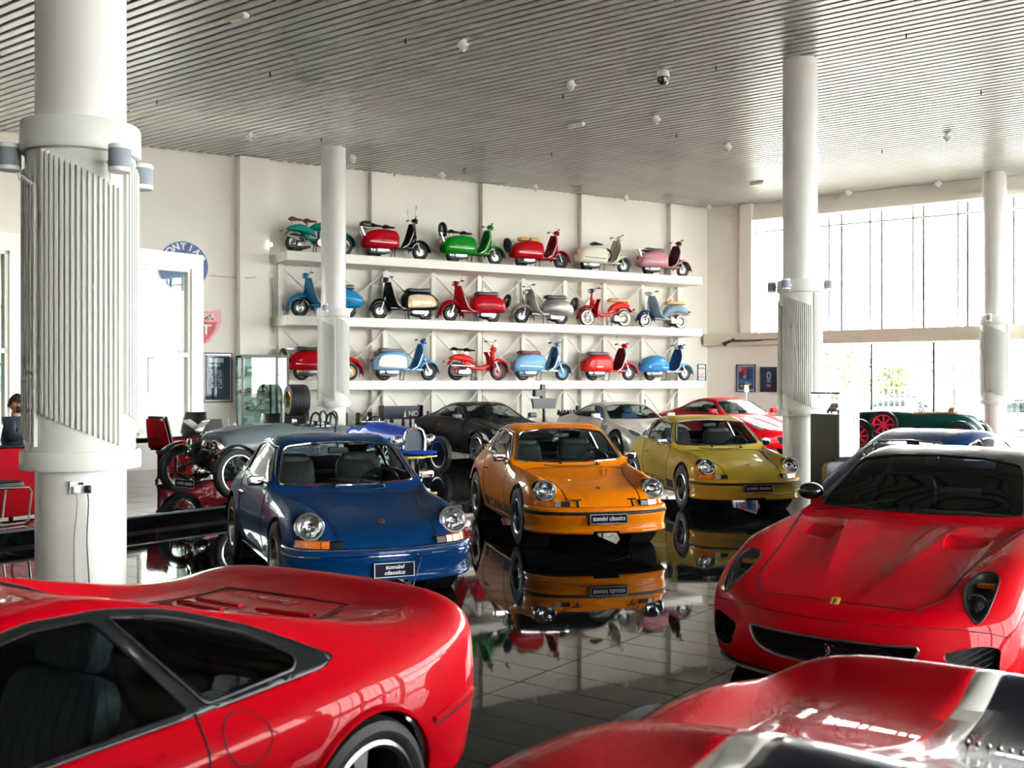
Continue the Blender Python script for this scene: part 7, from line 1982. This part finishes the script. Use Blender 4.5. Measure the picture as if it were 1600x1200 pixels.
# ---- seated man
def person(loc, rz):
    root = thing('person', 'man in a dark navy jacket and glasses, seated at a desk and looking right', 'person', loc, rz)
    def skin(name, verts, edges, radii, m, sub=2):
        me = bpy.data.meshes.new(name); me.from_pydata(verts, edges, []); me.update()
        o = bpy.data.objects.new(name, me); link(o, root); me.materials.append(m)
        md = o.modifiers.new('skin', 'SKIN')
        for i, r in enumerate(radii):
            me.skin_vertices[0].data[i].radius = r if isinstance(r, tuple) else (r, r)
        me.skin_vertices[0].data[0].use_root = True
        s = o.modifiers.new('sub', 'SUBSURF'); s.levels = sub; s.render_levels = sub; md.use_smooth_shade = True
        return o
    jk = mat('navy_jacket', '#1A2630', .8, var=.15, scale=20, bump=.1); sk = mat('skin', '#A8705A', .55, var=.06); hr = mat('dark_hair', '#1C1714', .7, var=.2, scale=60)
    tr_ = mat('dark_trousers', '#1B1E24', .8)
    # local: x forward, z up, seat at .45
    V = [(0, 0, .52), (0, 0, .68), (.02, 0, .86), (.04, 0, 1.0), (.05, 0, 1.08),
         (.04, .17, 1.02), (.08, .25, .84), (.28, .20, .76), (.42, .14, .78),
         (.04, -.17, 1.02), (.08, -.25, .84), (.28, -.20, .76), (.42, -.14, .78)]
    E = [(0, 1), (1, 2), (2, 3), (3, 4), (3, 5), (5, 6), (6, 7), (7, 8), (3, 9), (9, 10), (10, 11), (11, 12)]
    body = skin('jacket', V, E, [(.15, .17), (.14, .165), (.14, .19), (.11, .17), .065, .085, .065, .05, .04, .085, .065, .05, .04], jk)
    skin('trousers', [(0, 0, .50), (.05, .10, .50), (.45, .12, .50), (.45, .12, .10), (.05, -.10, .50), (.45, -.12, .50), (.45, -.12, .10)], [(0, 1), (1, 2), (2, 3), (0, 4), (4, 5), (5, 6)], [.14, .11, .08, .055, .11, .08, .055], tr_)
    for s in (1, -1):
        q = MB(); rbox(q, (.51, .12 * s, .05), (.27, .10, .09)); q.build('shoe', M_BLACK, root, fix=False)
    # head: one mesh shaped from a sphere, with brow, nose, chin
    hm = MB().sphere((0, 0, 0), 1, 24, 18)
    for i, v in enumerate(hm.v):
        x, y, z = v; X = x * .098; Y = y * .077; Z = z * .118
        if z < -.2: X += .012 * (-z); Y *= 1 - .25 * (-z - .2)
        if x > .75 and -.35 < z < .1: X += .022 * max(0, 1 - abs(y) * 5) * (1 - abs(z + .15) * 2)
        if x > .6 and .05 < z < .3: X -= .004
        if x < -.3: X *= 1.08
        hm.v[i] = (X + .075, Y, Z + 1.25)
    head = hm.build('head', sk, root, smooth=0); head.data.polygons.foreach_set('use_smooth', [True] * len(head.data.polygons))
    skin('neck', [(.05, 0, 1.06), (.06, 0, 1.17)], [(0, 1)], [.058, .052], sk)
    for s in (1, -1):
        q = MB(); rbox(q, (.065, .078 * s, 1.245), (.035, .02, .062)); q.build('ear', sk, head, fix=False)
        MB().sphere((.155, .03 * s, 1.265), .012, 10, 8).build('eye', M_WHITEPL, head); MB().sphere((.164, .03 * s, 1.265), .006, 8, 6).build('iris', M_BLACK, head)
        MB().torus(.026, .003, 20, 5, frame_M((.178, .034 * s, 1.262), (0, 1, 0), (1, 0, 0))).build('spectacle_rim', M_BLACK, head)
        MB().tube([(.178, .06 * s, 1.265), (.12, .08 * s, 1.268), (.05, .082 * s, 1.262)], .003, 5).build('spectacle_arm', mat('amber_frame', '#8A4A20', .4), head)
    MB().tube([(.178, -.012, 1.265), (.178, .012, 1.265)], .003, 5).build('spectacle_bridge', M_BLACK, head)
    MB().tube([(.158, -.024, 1.185), (.168, 0, 1.183), (.158, .024, 1.185)], .006, 6).build('mouth', mat('lips', '#8A4A44', .5), head)
    hc = MB().sphere((0, 0, 0), 1, 24, 18); hv = []
    hs = MB()
    hs.grid(lambda u, v: Vector((.070 + .112 * math.cos(2 * PI * u) * math.sin(v * 1.62 + .001) * (1.0 if math.cos(2 * PI * u) < .3 else .93), .084 * math.sin(2 * PI * u) * math.sin(v * 1.62 + .001), 1.255 + .128 * math.cos(v * 1.62) - (.05 * max(0, -math.cos(2 * PI * u)) * v))), 25, 12)
    hs.build('hair', hr, head, smooth=60)
    bd = MB().grid(lambda u, v: Vector((.082 + .085 * math.cos((u - .5) * 3.0), .070 * math.sin((u - .5) * 3.0), 1.215 - .085 * v + .0 * u)) * 1.0, 14, 6).build('beard', hr, head); md = bd.modifiers.new('t', 'SOLIDIFY'); md.thickness = .006
    # hands with palm and five fingers resting on the desk
    for s in (1, -1):
        hnd = MB(); rbox(hnd, (.475, .125 * s, .775), (.085, .075, .03))
        hnd.build('hand', sk, root, fix=False)
        for j, (dy, l) in enumerate(((-.028, .055), (-.010, .068), (.009, .064), (.026, .05))):
            skin('finger', [(.50, (.125 + dy) * s, .778), (.53 + l * .3, (.125 + dy) * s, .784), (.53 + l * .7, (.125 + dy * 1.1) * s, .774), (.53 + l, (.125 + dy * 1.15) * s, .760)], [(0, 1), (1, 2), (2, 3)], [.0095, .009, .0085, .007], sk, 1)
        skin('thumb', [(.46, (.125 - .03) * s, .772), (.49, (.125 - .055) * s, .772), (.52, (.125 - .062) * s, .764)], [(0, 1), (1, 2)], [.011, .010, .008], sk, 1)
        MB().cyl((.40, .142 * s, .778), (.45, .13 * s, .776), .038, .03, 10).build('cuff', jk, root)
    return root
pm_ = gnd(17, 13.75, PH)
person((pm_.x, pm_.y, PH + .09), R(8))
st = thing('desk_chair', 'black chair under the seated man', 'chair', (pm_.x, pm_.y, PH), R(8)); st.scale = (1, 1, 1.22)
q = MB(); rbox(q, (.02, 0, .34), (.46, .46, .08)); q.build('seat', M_LEATHER, st, fix=False); MB().cyl((0, 0, .05), (0, 0, .34), .03, n=10).build('gas_column', M_BLACK, st)
for i in range(5): MB().tube([(0, 0, .07), (math.cos(i * 1.257) * .26, math.sin(i * 1.257) * .26, .02)], .02, 6).build('base_arm', M_BLACK, st)
# ---- pedestal with glass box and model car, beside the window column
p = gnd(1305, 17.6); pw = .56
root = thing('showcase_pedestal', 'tall pedestal, black and white, with a glass box on top beside the window column', 'pedestal', (p.x, p.y, 0), R(38))
zt = EYE + (597 - 647) / FPX * 17.4
MB().box((0, 0, zt / 2), (pw, pw, zt), bev=.008).build('plinth', mat('plinth_white', '#A2A4AA', .4), root)
MB().box((-pw / 2 - .006, 0, zt / 2 - .002), (.012, pw - .004, zt - .01)).build('plinth_front', mat('plinth_black', '#1B1F20', .4), root, smooth=0)
for c, d in (((0, -pw / 2, zt + .17), (pw, .008, .34)), ((0, pw / 2, zt + .17), (pw, .008, .34)), ((pw / 2, 0, zt + .17), (.008, pw, .34)), ((-pw / 2, 0, zt + .17), (.008, pw, .34)), ((0, 0, zt + .345), (pw, pw, .008))):
    MB().box(c, d).build('glass_panel', M_LAMPGL, root, smooth=0)
for a, b in (((-pw / 2, -pw / 2), (-pw / 2, pw / 2)), ((-pw / 2, -pw / 2), (pw / 2, -pw / 2))): MB().tube([(a[0], a[1], zt + .345), (b[0], b[1], zt + .345)], .014, 6).build('top_edge', M_BLACK if a[0] == b[0] else M_STEEL, root)
MB().tube([(.12, -pw / 2 - .004, zt - .02), (.12, -pw / 2 - .004, zt - .14)], .006, 6).build('lock_bar', M_STEEL, root)
root = thing('model_car', 'red and chrome model car inside the glass box on the pedestal', 'model car', (p.x, p.y, zt + .004), R(60))
b = MB(); loft(b, [(-.21, .05, .08, .05), (-.15, .03, .11, .085), (-.03, .03, .14, .09), (.06, .03, .11, .09), (.16, .03, .09, .08), (.21, .04, .07, .05)], 14, .65); b.build('model_body', mat('model_red', '#7A2A1E', .25, coat=1), root)
b = MB(); loft(b, [(-.12, .10, .12, .06), (-.06, .10, .175, .07), (.02, .10, .17, .07), (.07, .09, .12, .06)], 12, .7); b.build('model_cabin', M_CARGLD, root)
for x in (-.13, .13):
    for s in (1, -1): MB().lathe([(.036, -.015), (.036, .015)], 16, 'Y', Matrix.Translation((x, .085 * s, .036))).build('model_wheel', M_BLACK, root)
# ---- rear wing board with white lettering behind the blue racer, black posts
p = gnd(628, 27.1); root = thing('racing_wing', 'dark navy racing car rear wing with white lettering below the shelf', 'wing', (p.x, p.y, 0), angW)
MB().box((0, 0, 1.02), (1.06, .03, .34), bev=.008).build('wing_board', mat('wing_navy', '#0C1232', .35, coat=.6), root)
for s in (1, -1): MB().box((.54 * s, .05, .80), (.02, .34, .82), bev=.006).build('end_plate', M_BLACK, root)
for s in (1, -1): MB().cyl((.25 * s, .05, 0), (.25 * s, .02, .88), .03, n=8).build('support', M_BLACK, root)
Mt = frame_M((.32, -.017, .98), (1, 0, 0), (0, -1, 0)); mw = mat('sign_letters', '#F0EDE4', .5)
text_obj('lettering', 'NO', .18, mw, root, Mt, .002, bold=.004)
MB().prism([(-.06, -.08), (.02, -.08), (-.02, .09)], 0, .004, 'XY', frame_M((.10, -.017, .98), (1, 0, 0), (0, -1, 0))).build('emblem', mw, root)
for i, (px, py) in enumerate([(541, 645), (559, 645), (578, 644), (611, 643), (630, 643), (650, 643), (669, 642)]):
    k = (px - 800) / FPX; p0 = COR + NW * .75; t = (p0.x - k * p0.y) / (k * DW.y - DW.x); q0 = p0 + DW * t; zt_ = EYE + (597 - py) / FPX * q0.y
    root = thing('barrier_post', 'slim black post under the lowest shelf, %s from the thin column' % ['first', 'second', 'third', 'fourth', 'fifth', 'sixth', 'seventh'][i], 'post', (q0.x, q0.y, 0), angW, 'black posts under the lowest shelf')
    MB().box((0, 0, zt_ / 2), (.10 if i in (1, 2) else .07, .08, zt_), bev=.015).build('post_body', M_BLACK, root); MB().box((0, 0, .012), (.26, .26, .024), bev=.008).build('post_foot', M_BLACK, root)
# ---- engine on a stand with a sloping dark sign, between the coupes
p = gnd(850, 28.6); root = thing('display_engine', 'black engine on a stand between the black and silver coupes', 'engine', (p.x + .75, p.y + .25, 0), angW)
MB().box((0, 0, .45), (.9, .5, .10), bev=.01).build('stand_top', M_BLACK, root)
for sx_ in (-.38, .38):
    for sy_ in (-.2, .2): MB().cyl((sx_, sy_, 0), (sx_, sy_, .42), .03, n=8).build('leg', M_BLACK, root)
e = MB(); rbox(e, (0, 0, .75), (.62, .4, .46)); e.build('engine_block', M_ALLOYD, root, fix=False)
for i in range(6):
    for s in (1, -1): MB().tube([(-.25 + .1 * i, .12 * s, .90), (-.25 + .1 * i, .24 * s, 1.02), (-.25 + .1 * i, .28 * s, .90)], .03, 8).build('intake_pipe', M_STEEL if i % 2 else M_BLACK, root)
MB().lathe([(.12, -.02), (.12, .02)], 20, 'X', Matrix.Translation((.34, 0, .72))).build('pulley', M_CHROME, root)
MB().cyl((.22, 0, .95), (.22, 0, 1.15), .06, n=12).build('filter', M_BLACK, root)
root = thing('info_stand', 'dark sloping sign stand with a small box above, between the coupes', 'sign stand', (p.x, p.y + .1, 0), angW)
MB().cyl((0, 0, 0), (0, 0, 1.25), .04, n=10).build('pole', M_BLACK, root); MB().box((0, 0, .012), (.5, .4, .024), bev=.008).build('foot', M_BLACK, root)
MB().prism([(-.40, 1.36), (.40, 1.36), (.34, 1.08), (-.34, 1.08)], -.05, .03, 'XZ').build('sloping_board', M_BLACK, root)
MB().box((-.20, 0, 1.50), (.24, .16, .18), bev=.01).build('small_box', M_BLACK, root); MB().box((-.04, 0, 1.55), (.12, .12, .38), bev=.01).build('tall_box', M_BLACK, root)
# ---- motorcycles partly behind the coupes
def motorbike(lab, px, d, rz, m):
    q0 = gnd(px, d); root = thing('motorcycle', lab, 'motorcycle', q0, rz, 'motorcycles on the floor')
    for x in (.68, -.62): small_wheel(root, x, .31, M_STEEL, spokes=True)
    b = MB(); loft(b, [(-.25, .66, .72, .08), (-.1, .62, .86, .13), (.2, .64, .90, .14), (.36, .70, .86, .08)], 16, .75); b.build('fuel_tank', m, root)
    q = MB(); loft(q, [(-.75, .72, .80, .10), (-.5, .70, .80, .14), (-.25, .68, .76, .10)], 14, .6); q.build('seat', M_BLACK, root)
    for k in (-1, 1): MB().tube([(.68, .07 * k, .31), (.48, .07 * k, .92)], .025, 8).build('fork_leg', M_CHROME, root)
    MB().tube([(.34, .38, 1.02), (.40, .22, 1.06), (.46, 0, .98), (.40, -.22, 1.06), (.34, -.38, 1.02)], .014, 6).build('handlebar', M_BLACK, root)
    lamp(root, Vector((.56, 0, .88)), .09); e = MB(); rbox(e, (.05, 0, .42), (.42, .26, .34)); e.build('engine', M_STEEL, root, fix=False)
    MB().tube([(.46, 0, .85), (.1, 0, .60), (-.62, 0, .31)], .03, 8).build('frame', M_BLACK, root)
    fn = MB().grid(lambda u, v: Vector((-.62 + .36 * math.cos(.3 + 2.2 * u), (v - .5) * .16, .31 + .36 * math.sin(.3 + 2.2 * u))), 14, 5).build('rear_mudguard', m, root)
    for k in (-1, 1): q = MB().tube([(.40, .26 * k, 1.06), (.40, .30 * k, 1.22)], .006, 5); q.lathe([(.05, 0), (.05, .015)], 12, 'X', Matrix.Translation((.40, .30 * k, 1.25))); q.build('mirror', M_BLACK, root)
motorbike('dark motorcycle hidden behind the tail of the silver coupe', 922, 30.3, angW - R(30), S_BLACK)
motorbike('red and white motorcycle between the silver and red coupes', 1030, 30.6, angW + PI - R(40), S_RED)
# ---- small white sign on a pole by the posters
p = gnd(1166, 31.6); root = thing('floor_sign', 'small white card on a slim pole before the racing poster', 'sign', (p.x, p.y, 0), 0)
zc_ = EYE + (597 - 607) / FPX * 31.6
MB().cyl((0, 0, 0), (0, 0, zc_ - .1), .018, n=8).build('pole', M_STEEL, root); MB().lathe([(.16, 0), (.16, .02), (.03, .03)], 16).build('foot', M_STEEL, root); MB().box((0, -.02, zc_), (.14, .02, .22), bev=.02).build('card', M_WHITEPL, root)
# ---- armchairs behind the pedestal
for px, d, m_, lab, w in ((1352, 16.2, mat('navy_fabric', '#2A3442', .8), 'dark navy armchair behind the pedestal', .7), (1340, 15.2, mat('pale_fabric', '#B9BCC6', .8), 'pale grey armchair behind the pedestal', .62)):
    q0 = gnd(px, d); root = thing('armchair', lab, 'armchair', q0, R(200))
    q = MB(); rbox(q, (0, 0, .30), (.72, w, .30)); q.build('seat', m_, root, fix=False); q = MB(); rbox(q, (-.30, 0, .58), (.20, w, .55)); q.build('backrest', m_, root, fix=False)
    for s in (1, -1): q = MB(); rbox(q, (0, w / 2 * s, .42), (.70, .16, .42)); q.build('armrest', m_, root, fix=False)
    for sx_ in (-.28, .28):
        for s in (1, -1): MB().cyl((sx_, .26 * s, 0), (sx_, .26 * s, .16), .022, n=8).build('leg', M_BLACK, root)
# ---- small lit wall lamp and cable on the back wall
p = wall_point(423, 382, .42); root = thing('wall_lamp', 'small lit lamp on the wall left of the top shelf', 'lamp', (p.x, p.y, p.z - .05))
MB().sphere((0, 0, .05), .05, 14, 10).build('bulb', mat('lamp_glow', '#FFF6DC', .4, emit=3.0), root); MB().box((-.02, .12, .05), (.05, .2, .05), bev=.01).build('lamp_arm', M_WHITEPL, root)
pts = [wall_point(322, 430, .02), wall_point(372, 434, .02), wall_point(385, 434, .38), wall_point(398, 433, .38), wall_point(425, 435, .02), wall_point(427, 520, .02)]
c_ = MB().tube(pts, .012, 5).build('surface_cable', mat('cable_grey', '#B9B2A4', .6), None); tag(c_, 'thin grey cable run along the wall beside the round sign', 'cable')
# ---- charging lead from the blue coupe
pts = [(-.72, 8.36, .42), (-.75, 8.28, .30), (-.80, 8.15, .12), (-.85, 8.0, .012), (-.95, 7.7, .012), (-1.10, 7.4, .012), (-1.3, 6.9, .012)]
c_ = MB().tube(spline([Vector(q) for q in pts], 5), .006, 6).build('charging_lead', M_BLACK, None); tag(c_, 'thin black lead hanging from the blue coupe nose to the floor', 'cable')
# ================================================================ the street outside
M_GROUND = mat('street_paving', '#9C988F', .8, var=.08, scale=.4)
g = MB().box((0, 20, -.42), (240, 220, .3)).build('ground', M_GROUND, smooth=0); tag(g, kind='structure')
FO = gnd(1270, 48)
# fence of single bars along the street
fm = MB().box((0, 0, .95), (.06, .03, 1.9)).mesh('fence_bar', smooth=0); M_FENCE = mat('fence_paint', '#6A6E6C', .5); fm.materials.append(M_FENCE)
fn = thing('street_fence', 'pale metal bar fence along the street outside the glass front', 'fence', FO + Vector((0, 0, -.27)), math.atan2(DG.y, DG.x))
for i in range(120): place(fm, 'fence_bar', None, fn, (1 + i * .24, 0, 0))
for z in (.12, 1.82): MB().box((15, 0, z), (29, .04, .05)).build('fence_rail', M_FENCE, fn, smooth=0)
M_LEAF = mat('foliage_green', '#565E38', .8, col2='#6E7052', scale=1.5); M_BARK = mat('bark', '#3A322A', .9)
random.seed(4)
def bush(lab, p, r, h, trunk, name):
    root = thing(name, lab, 'tree', p); q = MB()
    for i in range(420):
        a = random.uniform(0, 2 * PI); u = random.random() ** .5; zz = random.uniform(-1, 1)
        c = Vector((math.cos(a) * r * u * math.sqrt(1 - zz * zz * .8), math.sin(a) * r * u * math.sqrt(1 - zz * zz * .8), trunk + h / 2 + zz * h / 2))
        n = Vector((random.uniform(-1, 1), random.uniform(-1, 1), random.uniform(-1, 1))).normalized(); s = random.uniform(.10, .22)
        t1 = n.orthogonal().normalized() * s; t2 = n.cross(t1)
        q.add([c - t1, c + t2 * .5, c + t1, c - t2 * .5, c + n * .03], [(0, 1, 4), (1, 2, 4), (2, 3, 4), (3, 0, 4), (3, 2, 1, 0)])
    f = q.build('foliage', M_LEAF, root, fix=False, smooth=0); f['kind'] = 'stuff'
    MB().tube([(0, 0, 0), (.05, 0, trunk * .6), (0, .05, trunk + h * .3)], [.09, .07, .04], 8).build('trunk', M_BARK, root)
bush('leafy tree beyond the fence, just right of the window column', gnd(1322, 53, -.27), 1.7, 2.6, 1.2, 'street_tree')
bush('rounded shrub beyond the fence between the two panes', gnd(1396, 55, -.27), 1.0, 1.4, 1.4, 'street_shrub')
bush('tall pale tree beyond the fence near the far column', gnd(1490, 62, -.27), 2.0, 3.6, 2.0, 'street_tree')
def parked(lab, p, rz, col):
    root = thing('parked_car', lab, 'car', p, rz, 'cars parked outside'); m = paint('street_' + col[1:], col)
    b = MB(); loft(b, [(-2.1, .35, .70, .60), (-1.9, .22, .90, .84), (-1.0, .20, .95, .88), (.3, .20, .95, .88), (1.4, .22, .86, .86), (2.0, .26, .66, .78), (2.1, .34, .55, .6)], 20, .5); b.build('body', m, root)
    b = MB(); loft(b, [(-1.75, .86, .93, .70), (-1.2, .86, 1.36, .66), (-.3, .86, 1.44, .66), (.4, .86, 1.36, .66), (1.05, .84, .90, .72)], 18, .6); b.build('cabin_glass', M_CARGLD, root)
    MB().box((-.45, 0, 1.42), (1.5, 1.1, .05), bev=.02).build('roof', m, root)
    for x in (1.35, -1.35):
        for s in (1, -1): wheel(root, (x, .80 * s, .32), s, .32, .2, .21, 'multi', M_ALLOY)
    for s in (1, -1): MB().box((2.03, .6 * s, .62), (.08, .26, .12), bev=.02).build('headlamp', M_CLEAR, root); MB().box((-2.06, .6 * s, .72), (.06, .22, .14), bev=.02).build('tail_lamp', M_REDLENS, root)
G0 = Vector((0, 0, -.27))
parked('pale car parked outside beyond the fence, seen between its bars', gnd(1426, 50.5) + G0, math.atan2(DG.y, DG.x), '#44585C')
parked('silver car at the far right outside the glass front', gnd(1600, 40) + G0, math.atan2(-DG.y, -DG.x), '#6A7274')
VO = COR + DW * 19
parked('green-grey car outside the partition window', VO - NW * 6 + G0, math.atan2(DW.y, DW.x) + .3, '#24403A')
parked('second pale car outside the partition window', VO - NW * 9 + DW * 5 + G0, math.atan2(DW.y, DW.x) - .2, '#3C5A52')
bo = COR + DW * 22 - NW * 22
root = thing('street_building', 'pale building seen through the partition window', 'building', bo + Vector((0, 0, -.27)), math.atan2(DW.y, DW.x))
MB().box((0, 0, 2.6), (22, 4, 5.2)).build('walls', mat('pale_render', '#8A8478', .8), root, smooth=0); MB().box((0, 0, 5.3), (22.6, 4.6, .3)).build('roof_slab', mat('roof_grey', '#A8A49C', .8), root, smooth=0)
for i in range(7): MB().box((-9 + 3 * i, 2.02, 2.4), (1.3, .06, 1.5)).build('window', M_CARGLD, root, smooth=0); MB().box((-9 + 3 * i, -2.02, 2.4), (1.3, .06, 1.5)).build('window', M_CARGLD, root, smooth=0)
